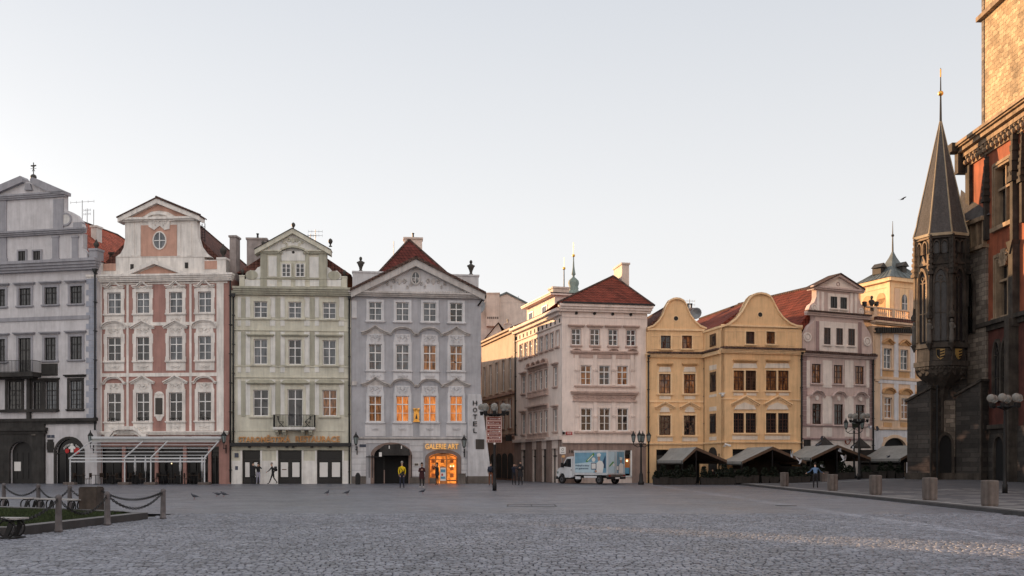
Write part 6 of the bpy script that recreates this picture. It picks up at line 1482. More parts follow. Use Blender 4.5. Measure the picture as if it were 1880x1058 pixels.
# individually laid setts over the near part of the square, one mesh
def setts():
    rng = np.random.default_rng(3); S = []; y = 11.5; row = 0
    while y < YN + .3:
        dep = .125 + .010 * rng.standard_normal(); hw = .56 * y + 1.5; x = -hw + rng.random() * .15; xs = []
        n = int(2 * hw / .13) + 5; wd = np.clip(.145 + .026 * rng.standard_normal(n), .09, .22); cx = x + np.cumsum(wd) - wd / 2; k = cx < hw; cx, wd = cx[k], wd[k]
        yy = y + .10 * np.sin(cx * .55 + .2 * row * 0) + .05 * np.sin(cx * 1.7 + 1) + .012 * rng.standard_normal(len(cx))
        S.append(np.stack([cx, yy, wd, np.full(len(cx), dep) + .008 * rng.standard_normal(len(cx))], 1)); y += dep + .004; row += 1
    S = np.concatenate(S); keep = np.ones(len(S), bool)
    # leave out what the lawn bed and pavement cover
    keep &= ~((S[:, 0] > 16.1 + (S[:, 1] - 31) * .0326)); keep &= ~((S[:, 0] < -11.25) & (S[:, 1] > 23.3))
    S = S[keep]; N = len(S)
    gx = np.array([-.5, -.37, .37, .5]); 
    G = np.array([(a, b) for b in gx for a in gx]); edge = (np.abs(G) > .4)
    gap = .021
    hz = -(edge[:, 0] * .5 + edge[:, 1] * .5)
    hz = np.where(edge.all(1), -4.6, np.where(edge.any(1), -.75, 0))
    P = np.zeros((N, 16, 3)); ang = rng.normal(0, .025, N)
    lx = G[None, :, 0] * (S[:, 2] - gap)[:, None]; ly = G[None, :, 1] * (S[:, 3] - gap - .006)[:, None]
    jt = rng.normal(0, .0022, (N, 16, 2)); lx = lx + jt[..., 0]; ly = ly + jt[..., 1]
    P[..., 0] = S[:, 0, None] + lx * np.cos(ang)[:, None] - ly * np.sin(ang)[:, None]
    P[..., 1] = S[:, 1, None] + lx * np.sin(ang)[:, None] + ly * np.cos(ang)[:, None]
    tilt = rng.normal(0, .009, (N, 2)); base = rng.normal(-.004, .003, N)
    P[..., 2] = base[:, None] + hz[None] * .010 + lx * tilt[:, :1] + ly * tilt[:, 1:] + rng.normal(0, .0012, (N, 16))
    # skirt
    ring = [0, 1, 2, 3, 7, 11, 15, 14, 13, 12, 8, 4]; SK = P[:, ring].copy(); SK[..., 2] = -.10
    V = np.concatenate([P, SK], 1).reshape(-1, 3); F_ = []
    for j in range(3):
        for i in range(3): a = j * 4 + i; F_.append((a, a + 1, a + 5, a + 4))
    for k in range(12): a, b = ring[k], ring[(k + 1) % 12]; F_.append((16 + k, 16 + (k + 1) % 12, b, a))
    F_ = np.array(F_); FF = (F_[None] + (np.arange(N) * 28)[:, None, None]).reshape(-1, 4)
    me = bpy.data.meshes.new('setts'); me.vertices.add(len(V)); me.vertices.foreach_set('co', V.ravel().astype(np.float32))
    me.loops.add(FF.size); me.loops.foreach_set('vertex_index', FF.ravel().astype(np.int32)); me.polygons.add(len(FF))
    me.polygons.foreach_set('loop_start', (np.arange(len(FF)) * 4).astype(np.int32)); me.polygons.foreach_set('use_smooth', np.tile(np.array([True] * 9 + [False] * 12), N))
    me.update(calc_edges=True); me.materials.append(MATS['sett'])
    o = bpy.data.objects.new('cobbles', me); COL.objects.link(o); tag(o, kind='structure')
setts()
# drain and manhole covers
mb = MB('pipe'); mb.frame(0, 0, 1, 0)
for (a, b, c, d) in ((-.2, 1.75, 40.3, 40.55), (-.2, 1.75, 38.5, 38.75), (-.2, -.14, 38.6, 40.46), (1.69, 1.75, 38.6, 40.46), (.75, .8, 38.6, 40.46)): mb.add([(a, -c, .002), (b, -c, .002), (b, -d, .002), (a, -d, .002)], [(0, 1, 2, 3)])
tag(mb.build('drain_cover'), 'rectangular drain cover outline set in the cobbles, middle of the square', 'drain cover')
mb = MB('pipe'); mb.lathe([(.0, .004), (.42, .004), (.42, -.01)], W(1443, 39.5), -39.5, 0, 20); tag(mb.build('manhole_cover'), 'small round manhole cover in the cobbles right of centre', 'manhole cover')
# raised pavement on the right
def pavement():
    ys = list(range(20, 132, 2)); me = []; mb = MB('paving_dark'); nx = 30; vs = []; fs = []
    for y in ys:
        k = kerb_x(y)
        for i in range(nx + 1): x = k + .32 + (70 - k) * (i / nx) ** 1.6; vs.append((x, -y, gz(x, y) + .004))
    for j in range(len(ys) - 1):
        for i in range(nx): a = j * (nx + 1) + i; fs.append((a, a + 1, a + nx + 2, a + nx + 1))
    mb.add(vs, fs); o = mb.build('pavement'); tag(o, kind='structure')
    for p in o.data.polygons: p.use_smooth = True
    kb = MB('kerbstone')
    y = 20.0
    while y < 77:
        L = 1.15; x0, x1 = kerb_x(y), kerb_x(y + L)
        kb.add([(x0, -y, -.05), (x0 + .32, -y, -.05), (x0 + .32, -y, .125), (x0, -y, .12), (x1, -y - L + .015, -.05), (x1 + .32, -y - L + .015, -.05), (x1 + .32, -y - L + .015, .125), (x1, -y - L + .015, .12)], [(0, 1, 2, 3), (5, 4, 7, 6), (4, 0, 3, 7), (1, 5, 6, 2), (3, 2, 6, 7)])
        y += L
    tag(kb.build('pavement_kerb'), kind='structure')
    # pale bands and slabs let into the dark paving
    b = MB('paving_pale'); R_ = random.Random(5)
    def q(x0, x1, y0, y1, dz=.009):
        b.add([(x0, -y0, gz(x0, y0) + dz), (x1, -y0, gz(x1, y0) + dz), (x1, -y1, gz(x1, y1) + dz), (x0, -y1, gz(x0, y1) + dz)], [(0, 1, 2, 3)])
    y = 24.0
    while y < 60:
        x = kerb_x(y) + .9
        while x < 34:
            w = R_.uniform(.5, 2.2); 
            if R_.random() < .42: q(x, x + w, y, y + .42)
            x += w + R_.uniform(.1, .8)
        y += .62
    for y in np.arange(24, 76, 1.2):
        k = kerb_x(y); q(k + .33, k + .78, y, y + 1.16, .010)
    x = kerb_x(76)
    for k in range(20): q(x + k * .8, x + k * .8 + .77, 75.3 - k * .05, 76.1 - k * .05, .013)
    tag(b.build('pavement_slabs'), kind='structure')
pavement()
# lawn bed with kerb
BED = [(-11.5, 22.9), (-10.95, 29.95), (-12.6, 31.0), (-16.2, 33.6), (-30, 42), (-34, 22.9)]
def bed():
    k = MB('kerbstone'); n = len(BED); c = (-20, 29)
    inn = []
    for i in range(n):
        p = Vector(BED[i]); a = (Vector(BED[i - 1]) - p).normalized(); b = (Vector(BED[(i + 1) % n]) - p).normalized(); d = (a + b).normalized(); s = .38 / max(.4, abs(a.cross(d) if False else (a.x * d.y - a.y * d.x))); inn.append(tuple(p + d * s))
    H_ = .19
    for i in range(n):
        j = (i + 1) % n; a, b, c_, d = BED[i], BED[j], inn[j], inn[i]
        k.m = 'kerbstone'; k.add([(a[0], -a[1], -.05), (b[0], -b[1], -.05), (b[0], -b[1], H_), (a[0], -a[1], H_)], [(0, 1, 2, 3)]); k.add([(d[0], -d[1], 0), (c_[0], -c_[1], 0), (c_[0], -c_[1], H_), (d[0], -d[1], H_)], [(0, 1, 2, 3)])
        k.m = 'kerb_top'; k.add([(a[0], -a[1], H_), (b[0], -b[1], H_), (c_[0], -c_[1], H_), (d[0], -d[1], H_)], [(0, 1, 2, 3)])
    tag(k.build('lawn_kerb'), kind='structure')
    s = MB('lawn_soil'); M('lawn_soil', (.035, .045, .018), var=.3, streak=0); s.add([(x, -y, .10) for x, y in inn], [tuple(range(n))]); tag(s.build('lawn_soil'), kind='structure')
    M('grass', (.028, .042, .014), var=.3, scale=2, streak=0, island=.45, bump=0)
    g = MB('grass'); R_ = random.Random(2); xs = [p[0] for p in inn]; ys = [p[1] for p in inn]
    def inside(x, y):
        r = False
        for i in range(n):
            x1, y1 = inn[i]; x2, y2 = inn[(i + 1) % n]
            if (y1 > y) != (y2 > y) and x < (x2 - x1) * (y - y1) / (y2 - y1) + x1: r = not r
        return r
    cnt = 0
    while cnt < 15000:
        x, y = R_.uniform(-22, max(xs)), R_.uniform(min(ys), max(ys))
        if not inside(x, y) or x < -.53 * y - 1: continue
        h = R_.uniform(.05, .12); a = R_.uniform(0, pi); w = .02; lx, ly = R_.uniform(-.05, .05), R_.uniform(-.05, .05)
        g.add([(x - w * cos(a), -(y - w * sin(a)), .09), (x + w * cos(a), -(y + w * sin(a)), .09), (x + lx, -(y + ly), .10 + h)], [(0, 1, 2)]); cnt += 1
    tag(g.build('lawn_grass'), 'short green grass growing inside the stone kerb of the lawn bed', 'grass', kind='stuff')
bed()

# ================================================================ unseen houses outside the frame, some added to shade the square
def plain_block(name, label, xa, ya, xb, yb, zt, zr, mat='plaster_lilac', rt='tiles', depth=14):
    pa, pb = CX + xa / ya * F if ya > 0 else 0, 0
    o = empty(name, (xa, ya, 0), atan2(yb - ya, xb - xa), label, 'house', 'houses outside the left edge of the view'); L = sqrt((xb - xa) ** 2 + (yb - ya) ** 2)
    m = MB(mat); m.box(0, L, -.2, zt, -depth, 0); m.prism([(0, zt), (L, zt), (L / 2, zr)], -depth, 0); m.build('wall', o)
    g = MB('pane_dark'); n = int(L / 2.6)
    for k in range(n):
        for z_ in range(int((zt - 3) / 3.8)): u_ = (k + .5) * L / n; g.box(u_ - .5, u_ + .5, 4.6 + z_ * 3.8, 6.4 + z_ * 3.8, -.05, .02)
    g.build('window', o)
    r = MB(rt); r.prism([(-.3, zt - .1), (L / 2, zr + .15), (L + .3, zt - .1), (L + .3, zt + .1), (L / 2, zr + .4), (-.3, zt + .1)], -depth, -.02); r.build('roof', o); return o
TE = tan(SUN_EL); tvx, tvy = -63.8, 86.0; zV = 87.4 * TE - .9
sl_ = 1.7
hA = 7.5
# added gables shaped to a valley that lets the thin sun streak onto the cobbles
def on(s_): return (tvx + .673 * s_, tvy + .74 * s_)
for a_, b_, zt_, zr_, lb in ((-28, 0, zV, zV + 20.5, 'gabled house outside the left edge, beyond the sunlit valley between two roofs'), (0, 16, zV, zV + 11.7, 'gabled house outside the left edge, nearest to the white gabled house'),
        (-46, -28.2, 19, 25, 'tall house outside the left edge, second from the roof valley'), (-66, -46.2, 19, 25, 'tall house outside the left edge, third from the roof valley')):
    plain_block('side_blocker', lb, *on(a_), *on(b_), zt_, zr_)
plain_block('rear_house', 'house behind the lavender house on the left of the side street', -27, 101, -8.2, 99.2, 13.6, 15.4, 'peach', depth=17)  # unseen block added to keep low sun off the street walls
plain_block('rear_house', 'house hidden further back on the left of the side street', -36, 121, -14, 119, 14.4, 16.2, 'peach', depth=22)
plain_block('rear_house', 'house closing the far end of the side street, hidden by its bend', -40, 152, -7, 150, 15, 19, 'orange', depth=10)
for i, (xa, xb, zt, mt) in enumerate(((102, 62, 20, 'cream'), (60, 38, 17, 'ochre'), (37, 14, 21, 'cream'), (13, -8, 18, 'peach'))):
    o = plain_block('facing_house', ('long cream', 'ochre', 'tall cream', 'peach')[i] + ' sunlit house behind the camera that the windows reflect', xa, -62, xb, -62, zt, zt + 6, mt); o['group'] = 'sunlit houses behind the camera'
# ================================================================ street furniture
M('globe', (.36, .35, .33), rough=.12, var=.04, bump=0, streak=0, trans=.55, ior=1.3); M('granite', (.125, .115, .12), var=.25, scale=3, streak=.25, bump=.5)
M('granite_dark', (.055, .044, .038), var=.3, scale=3, streak=.2, bump=.5); M('concrete', (.12, .10, .092), var=.2, scale=2.5, streak=.35, bump=.5); M('lantern_glass', (.20, .24, .24), rough=.15, bump=0, streak=0)
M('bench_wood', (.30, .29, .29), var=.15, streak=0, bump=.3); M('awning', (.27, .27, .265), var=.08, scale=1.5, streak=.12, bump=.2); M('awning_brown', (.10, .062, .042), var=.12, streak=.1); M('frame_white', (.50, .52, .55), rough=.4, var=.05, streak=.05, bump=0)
M('planter_dark', (.03, .026, .024), var=.2); M('wicker', (.045, .032, .025), var=.3); M('screen_glass', (.012, .014, .016), rough=.2, bump=0, streak=0, ior=1.6)
def G_(px, py, z=None):
    """ground point under a pixel"""
    Y = F * EYE / (py - HY); x = W(px, Y); g = gz(x, Y)
    if g > 0:
        for _ in range(6): Y = F * (EYE - gz(x, Y)) / (py - HY); x = W(px, Y)
    return x, Y, gz(x, Y)
def globe_lamp(px, py, n, R, zt, label, sign=False, gr=.22, ph=0):
    x, y, g = G_(px, py); o = empty('globe_lamp', (x, y, g), 0, label, 'street lamp', 'street lamps with rings of glass globes')
    m = MB('iron'); m.smooth = True; m.lathe([(.13, 0), (.13, .45), (.10, .5), (.085, 1.2), (.07, zt - .5), (.06, zt - .25)], 0, 0, 0, 12); m.smooth = False; m.build('pole', o)
    a = MB('iron')
    a.lathe([(R * .55, 0), (R * .6, .05), (R * .55, .1)], 0, 0, zt - .5, 20); 
    for k in range(n):
        t = ph + 2 * pi * k / n; c, s = cos(t) * R, sin(t) * R; a.tube([(0, 0, zt - .62), (c * .6, s * .6, zt - .45), (c, s, zt - .36)], .03, 5); a.lathe([(.07, -.2), (.10, -.12), (.12, 0), (.12, .05)], c, s, zt - .30, 8)
    a.build('arm', o)
    for k in range(n):
        t = ph + 2 * pi * k / n; q = MB('globe'); q.smooth = True; q.ball(0, 0, 0, gr, 16); q.build('globe', o, loc=(cos(t) * R, -sin(t) * R, zt))
    return o, x, y, g
M('sign_brown', (.17, .035, .025), rough=.5, bump=0, streak=.05); M('sign_rim', (.50, .36, .33), rough=.5, bump=0, streak=.05)
o, x, y, g = globe_lamp(908, 901, 8, .80, 5.15, 'tall lamp with glass globes carrying a stack of brown tourist direction signs')
sp = F / y
for j, (y0, y1, n) in enumerate(((765, 789, 3), (789.5, 813, 4))):
    b = MB('sign_rim', (x, y, 0)); b.frame(x, y, 1, .06); X0, X1 = (892.5 - 908) / sp + 0, (921 - 908) / sp
    z1, z0 = EYE + (HY - y0) / sp, EYE + (HY - y1) / sp
    b.box(X0, X1, z0, z1, .13, .17)
    st = (z1 - z0) / n; b.m = 'sign_brown'
    bo = b.build('sign_board', o)
    for k in range(n):
        w = MB('sign_brown', (x, y, 0)); w.frame(x, y, 1, .06); zc = z1 - st * (k + .5); w.box(X0 + .06, X1 - .06, zc - st * .36, zc + st * .36, .17, .185)
        t = ['Staroměstské nám.', 'Karlův most', 'Josefov', 'Celetná', 'Týnský chrám', 'Muzeum', 'Pražský hrad'][j * 3 + k]
        text_mb(w, t, (X1 - X0) * .62, st * .34, (X0 + X1) / 2 + .03, zc, .186, 'paper', .006); w.m = 'paper'; e = X0 + .12 if k % 2 else X1 - .12; d = -1 if k % 2 else 1; w.prism([(e - .05 * d, zc - .05), (e + .05 * d, zc), (e - .05 * d, zc + .05)], .185, .19)
        w.build('direction_sign', bo)
q = MB('paper', (x, y, 0)); q.frame(x, y, 1, 0); q.ball(0, .14, 2.9, .07, 8); q.build('lamp_badge', o)
_l = globe_lamp(1577, 888, 6, .62, 4.95, 'lamp with glass globes on the pavement in front of the rose coloured house', gr=.215, ph=.3)
q = MB('pipe'); q.box(-.55, -.08, 4.05, 4.38, .05, .1); q.m = 'leaf'; q.box(-.5, -.13, 4.1, 4.33, .1, .11); q.build('sign_board', _l[0])
globe_lamp(1845, 906, 6, .68, 4.95, 'lamp with glass globes in front of the dark town hall, nearest lamp to the camera', gr=.225, ph=.1)
o2 = [c for c in COL.objects if c.name.startswith('globe_lamp')]

def lantern_mb(mb, u, o, z, s=1.0):
    mb.m = 'lantern_glass'; mb.lathe([(.11 * s, 0), (.19 * s, .5 * s)], u, o, z, 6)
    mb.m = 'iron'; mb.lathe([(.05 * s, -.12 * s), (.12 * s, 0)], u, o, z, 6); mb.lathe([(.22 * s, .5 * s), (.23 * s, .53 * s), (.10 * s, .72 * s), (.06 * s, .78 * s), (.02 * s, .95 * s)], u, o, z, 6)
    for k in range(6): a = k * pi / 3; mb.tube([(u + .115 * s * cos(a), o + .115 * s * sin(a), z), (u + .195 * s * cos(a), o + .195 * s * sin(a), z + .5 * s)], .016 * s, 4)
def candelabra(px, py, zt, label, s=1.0, n=4, extra=False):
    x, y, g = G_(px, py); o = empty('lantern_post', (x, y, g), 0, label, 'street lamp', 'cast iron lantern posts')
    m = MB('iron'); m.smooth = True; m.lathe([(.24, 0), (.24, .2), (.16, .3), (.15, .8), (.09, 1.0), (.07, 2.2), (.055, zt - .9), (.09, zt - .8), (.05, zt - .7), (.03, zt - .1)], 0, 0, 0, 12); m.smooth = False; m.build('pole', o)
    for k in range(n):
        a = .35 + 2 * pi * k / n; c, s_ = .62 * cos(a), .62 * sin(a); b = MB('iron'); b.tube([(0, 0, zt - .9), (c * .5, s_ * .5, zt - .95), (c, s_, zt - .75), (c, s_, zt - .62)], .03, 5); b.tube([(0, 0, zt - .5), (c * .5, s_ * .5, zt - .72), (c * .85, s_ * .85, zt - .9)], .02, 4); bo = b.build('arm', o); l = MB('iron'); lantern_mb(l, c, s_, zt - .5, .9 * s); l.build('lantern', bo)
    return o
candelabra(1177, 890, 3.95, 'cast iron post with four lanterns at the corner of the cream and yellow houses', n=4)
candelabra(1568, 886.5, 4.6, 'cast iron post with lanterns standing close behind the globe lamp on the right', n=4)
def wall_lantern(px, py, Y, label):
    x, z = W(px, Y), EYE + (HY - py) / F * Y
    o = empty('wall_lantern', (x, Y, z), 0, label, 'wall lantern', 'iron lanterns fixed to the house walls')
    m = MB('iron'); m.tube([(0, 0, -.15), (0, .0, -.5), (0, -.55, -.55)], .035, 5); m.ball(0, 0, -.5, .06, 6); m.tube([(0, -.6, -.9), (0, -.6, -.2)], .05, 5); m.build('bracket', o); l = MB('iron'); lantern_mb(l, 0, 0, 0, 1.05); l.build('lantern', o)
wall_lantern(166, 812, 82.0, 'iron wall lantern between the white gabled house and the pink house'); wall_lantern(411, 812, 81.7, 'iron wall lantern at the right corner of the pink house')
wall_lantern(653.5, 815, 82.4, 'iron wall lantern left of the canopied arch of the lavender house'); wall_lantern(852, 820, 83.6, 'iron wall lantern right of the gallery lettering')

# ---- concrete bollards on the pavement
blk = (((1817, 930, 23, 48), 'concrete block bollard nearest the camera, at the far right of the pavement'), ((1707, 919, 20, 37), 'concrete block bollard second nearest, left of the nearest one'), ((1607.5, 909, 17, 32), 'concrete block bollard third from the right'),
       ((1528.5, 901.5, 16, 28), 'concrete block bollard in front of the person in the blue shirt'), ((1440, 893.5, 13, 26), 'concrete block bollard furthest from the camera, by the second tent'))
for i, ((px, py, w, h), lb) in enumerate(blk):
    x, y, g = G_(px, py); m = MB('concrete'); a = .32 * 1.0
    m.lathe([(.40, .0), (.40, .06), (.43, .07), (.44, .90), (.40, .94), (.1, .95)], 0, 0, 0, 8, arc=radians(22.5)); 
    # squarish with cut corners
    for k, v in enumerate(m.v):
        xx, yy, zz = v; r_ = sqrt(xx * xx + yy * yy)
        if r_ > .2:
            t = atan2(yy, xx); c4 = max(abs(cos(t)), abs(sin(t))); m.v[k] = (xx / r_ * r_ * (.78 / c4 + .12), yy / r_ * r_ * (.78 / c4 + .12), zz)
    o = m.build('concrete_bollard', None, bevel=.012, loc=(x, y, g)); o.rotation_euler = (0, 0, -.25 + .2 * i); o.scale = (.72, .72, 1.0 + .02 * (i % 3)); tag(o, lb, 'bollard', 'concrete bollards along the pavement edge')
# ---- stone block by the lawn
m = MB('granite_dark'); m.box(-.31, .31, 0, .84, -.31, .31); m.box(-.30, .30, .84, .87, -.30, .30); x, y, g = G_(168, 941); o = m.build('stone_planter_block', None, bevel=.02, loc=(x, y, 0)); tag(o, 'square brown stone block behind the lawn chains', 'stone block')
# ---- chain posts
POST = {'B1': (-11.02, 24.2), 'B2': (-10.93, 26.9), 'B3': (-10.55, 30.1), 'B6': (-14.2, 34.2), 'B5': (-15.55, 35.0), 'B4': (-17.5, 36.8), 'B7': (-19.7, 38.6), 'B0': (-11.1, 20.6)}
PL = {'B1': 'granite chain post at the front of the lawn, second nearest', 'B2': 'granite chain post at the front of the lawn, third from the camera', 'B3': 'granite chain post standing alone at the right corner, beyond the kerb end', 'B6': 'granite chain post at the back beside the brown stone block', 'B5': 'granite chain post at the back of the lawn, left of the brown stone block', 'B4': 'granite chain post at the back between the two iron benches', 'B7': 'granite chain post at the back, cut by the left edge of the photo', 'B0': 'granite chain post just outside the left edge, nearest the camera'}
proto = None
for k, (x, y) in POST.items():
    if proto is None:
        m = MB('granite'); m.smooth = False
        m.lathe([(.125, 0), (.125, .05), (.105, .07), (.10, .26), (.105, .28), (.10, .30), (.088, .80), (.10, .82), (.10, .85), (.07, .89), (.02, .91)], 0, 0, 0, 14); m.m = 'iron'
        for s_ in (-1, 1): m.ring(0, .78, .03, .03, .015, -.01, .01, 8)
        proto = c = m.build('chain_post', None)
        for p in c.data.polygons: p.use_smooth = len(p.vertices) == 4
    else: c = proto.copy(); COL.objects.link(c)
    c.location = (x, y, 0); c.rotation_euler = (random.uniform(-.012, .012), random.uniform(-.012, .012), random.random() * 6); c.scale = (.78, .78, 1); tag(c, PL[k], 'post', 'granite posts holding the chains round the lawn')
def chain(a, b, sag, label):
    A, B = Vector((*POST[a], .80)), Vector((*POST[b], .80)); L = (B - A).length; n = int(L * 1.12 / .098); m = MB('iron')
    pts = []
    for i in range(n + 1): t = i / n; p = A.lerp(B, t); p.z -= sag * 4 * t * (1 - t); pts.append(p)
    for i in range(n):
        p, q = pts[i], pts[i + 1]; d = (q - p).normalized(); side = d.cross(Vector((0, 0, 1))).normalized(); up = side.cross(d)
        w = side if i % 2 else up; c = (p + q) / 2; ll, lw = .074, .036
        ring = [c + d * (ll * cos(2 * pi * k / 8)) + w * (lw * sin(2 * pi * k / 8)) for k in range(9)]
        m.tube([(r.x, -r.y, r.z) for r in ring], .0095, 5, cap=False)
    o = m.build('chain', None); tag(o, label, 'chain', 'chains hanging between the lawn posts')
for a, b, s, l in (('B3', 'B2', .42, 'iron chain sagging between the corner post and the third front post'), ('B2', 'B1', .42, 'iron chain between the two front granite posts'), ('B1', 'B0', .42, 'iron chain running from the front post out of the left edge'),
                   ('B3', 'B6', .30, 'long iron chain from the corner post to the post by the brown stone block'), ('B6', 'B5', .30, 'iron chain hanging in front of the brown stone block'), ('B5', 'B4', .40, 'iron chain at the back between the middle back posts'), ('B4', 'B7', .34, 'iron chain at the back nearest the left edge')):
    chain(a, b, s, l)
# ---- benches with ring shaped cast iron legs
def bench(x0, y0, x1, y1, label, back=False):
    L = sqrt((x1 - x0) ** 2 + (y1 - y0) ** 2); o = empty('iron_bench', (x0, y0, 0), atan2(y1 - y0, x1 - x0), label, 'bench', 'benches round the lawn')
    s = MB('bench_wood')
    for k in range(4): s.box(0, L, .42, .455, -.24 + k * .125, -.13 + k * .125)
    s.build('seat', o)
    for f in (.12, .88):
        m = MB('iron'); u = L * f
        for a0 in (-1,):
            pts = [(u, .0 + .2 * cos(2 * pi * k / 20), .21 + .2 * sin(2 * pi * k / 20)) for k in range(21)]
        pts = [(u + .2 * cos(2 * pi * k / 20), .0, .22 + .19 * sin(2 * pi * k / 20)) for k in range(21)]
        for oo in (-.18, .18): m.tube([(p[0], oo, p[2]) for p in pts], .022, 6, cap=False); m.prism([(u - .07, .03), (u + .02, .02), (u + .16, .30), (u + .05, .36)][::1], oo - .02, oo + .02)
        m.box(u - .2, u + .2, 0, .03, -.22, .22); m.box(u - .02, u + .02, .38, .42, -.25, .25); m.build('leg', o)
    if back:
        b = MB('bench_wood'); b.box(0, L, .52, .66, -.32, -.28); b.box(0, L, .72, .84, -.36, -.32); b.m = 'iron'
        for f in (.12, .88): b.tube([(L * f, -.22, .4), (L * f, -.36, .86)], .025, 5)
        b.build('backrest', o)
bench(W(-8, 35.6), 35.6, W(62, 35.0), 35.0, 'pale topped bench with round iron legs behind the lawn, by the left edge'); bench(W(74, 34.7), 34.7, W(150, 33.6), 33.6, 'pale topped bench with round iron legs behind the lawn, beside the brown stone block')
bench(-13.1, 22.35, -10.88, 22.15, 'pale topped bench with round iron legs in front of the lawn')

# ---- white framed glass terrace before the pink house
def terrace():
    Yf, Yw = 79.3, 82.0; x0, x1 = W(129, Yf), W(376, Yf); zf = EYE + (HY - 842) / F * Yf; zb = EYE + (HY - 808) / F * Yw
    o = empty('terrace_frame', (x0, Yf, 0), 0, 'white metal framed glass roofed terrace in front of the pink house', 'terrace'); O = (x0, Yf, 0)
    xr0, xr1 = W(172, Yw), W(405, Yw)
    roof = lambda x, t: (x + (xr0 - x0 + (xr1 - x1 - xr0 + x0) * (x - x0) / (x1 - x0)) * t, Yf + (Yw - Yf) * t, zf + (zb - zf) * t)
    for k, px in enumerate((129, 229, 277, 375.5)):
        x = W(px, Yf); m = MB('frame_white', O); m.box(x - .045, x + .045, .18, zf, -Yf - .045, -Yf + .045); po = m.build('post', o)
        f = MB('concrete', O); f.box(x - .45, x + .45, 0, .2, -Yf - .3, -Yf + .3); f.build('foot', po)
        a, b = roof(x, -.02), roof(x, 1); r = MB('frame_white', O); r.tube([(a[0], -a[1], a[2] + .06), (b[0], -b[1], b[2] + .06)], .055, 4); r.build('rafter', o)
    m = MB('frame_white', O); m.box(x0 - .1, x1 + .1, zf - .05, zf + .07, -Yf - .08, -Yf + .08); m.box(x0 - .05, x1 + .05, zf - .30, zf - .18, -Yf - .04, -Yf + .04); m.build('front_beam', o)
    for t in (.14, .32, .52, .70, .86):
        a, b = roof(x0, t), roof(x1, t); m = MB('frame_white', O); m.tube([(a[0], -a[1], a[2] + .05), (b[0], -b[1], b[2] + .05)], .034, 4); m.build('purlin', o)
    m = MB('awning', O); a, b, c, d = roof(x0, .88), roof(x1, .88), roof(x1, 1.0), roof(x0, 1.0)
    m.add([(p[0], -p[1], p[2] + .14) for p in (a, b, c, d)] + [(p[0], -p[1], p[2] + .02) for p in (a, b, c, d)], [(0, 1, 2, 3), (7, 6, 5, 4), (4, 5, 1, 0), (1, 5, 6, 2), (0, 3, 7, 4)]); m.m = 'frame_white'; m.box(xr0 - .1, xr1 + .1, zb + .1, zb + .28, -Yw - .1, -Yw + .2); m.build('folded_canopy', o)
    l = MB('glow_hot', O)
    l.ball(W(315, 80.3), -80.3, zf - .4, .05, 6); l.build('hanging_bulb', o)
terrace()
# the restaurant furniture in its shade
def make_table():
    o = empty('cafe_table', (0, 0, 0), 0, '-', 'table', 'tables under the glass roofed terrace'); m = MB('wicker'); m.box(-.36, .36, .72, .76, -.36, .36); m.build('tabletop', o); m = MB('iron'); m.lathe([(.25, 0), (.24, .03), (.04, .06), (.04, .72)], 0, 0, 0, 8); m.build('leg', o); return o
def make_chair():
    o = empty('cafe_chair', (0, 0, 0), 0, '-', 'chair', 'dark chairs under the glass roofed terrace'); m = MB('wicker'); m.box(-.22, .22, .42, .47, -.22, .22); m.build('seat', o)
    m = MB('wicker'); m.box(-.22, .22, .55, .92, -.25, -.21); m.box(-.22, -.18, .47, .92, -.24, -.2); m.box(.18, .22, .47, .92, -.24, -.2); m.build('backrest', o)
    for a in (-.2, .2):
        for b in (-.2, .2): q = MB('iron'); q.tube([(a, b, 0), (a, b, .43)], .018, 4); q.build('leg', o)
    return o
tb, chp = make_table(), make_chair(); first = True; nch = 0; R2 = random.Random(9)
spots = [(146, 'first'), (176, 'second'), (206, 'third'), (248, 'fourth'), (300, 'fifth'), (330, 'sixth'), (356, 'seventh')]
ordn = ['first', 'second', 'third', 'fourth', 'fifth', 'sixth', 'seventh', 'eighth', 'ninth', 'tenth', 'eleventh', 'twelfth', 'thirteenth', 'fourteenth']
for i, (px, od) in enumerate(spots):
    t = tb if i == 0 else copy_tree(tb); x = W(px, 80.5); t.location = (x, 80.5, 0); t['label'] = 'square cafe table on the pink house terrace, %s from the left' % od
    for s_ in (-1, 1):
        c = chp if first else copy_tree(chp); first = False; c.location = (x + s_ * .62, 80.5 + R2.uniform(-.1, .1), 0); c.rotation_euler = (0, 0, s_ * pi / 2 + R2.uniform(-.3, .3))
        c['label'] = 'dark wicker chair on the pink house terrace, %s from the left' % ordn[nch]; nch += 1
# closed parasols seen as pale slim bundles
for i, (px, lb) in enumerate(((248, 'leftmost'), (267, 'second'), (331, 'third'), (371, 'rightmost'))):
    m = MB('frame_white'); m.smooth = True; m.lathe([(.03, 0), (.03, 1.0), (.09, 1.1), (.11, 1.5), (.05, 2.15), (.02, 2.3)], 0, 0, 0, 8); o = m.build('closed_parasol', None, loc=(W(px, 81.2), 81.2, 0)); tag(o, 'closed pale parasol standing on the pink house terrace, %s of four' % lb, 'parasol', 'closed parasols on the terrace')

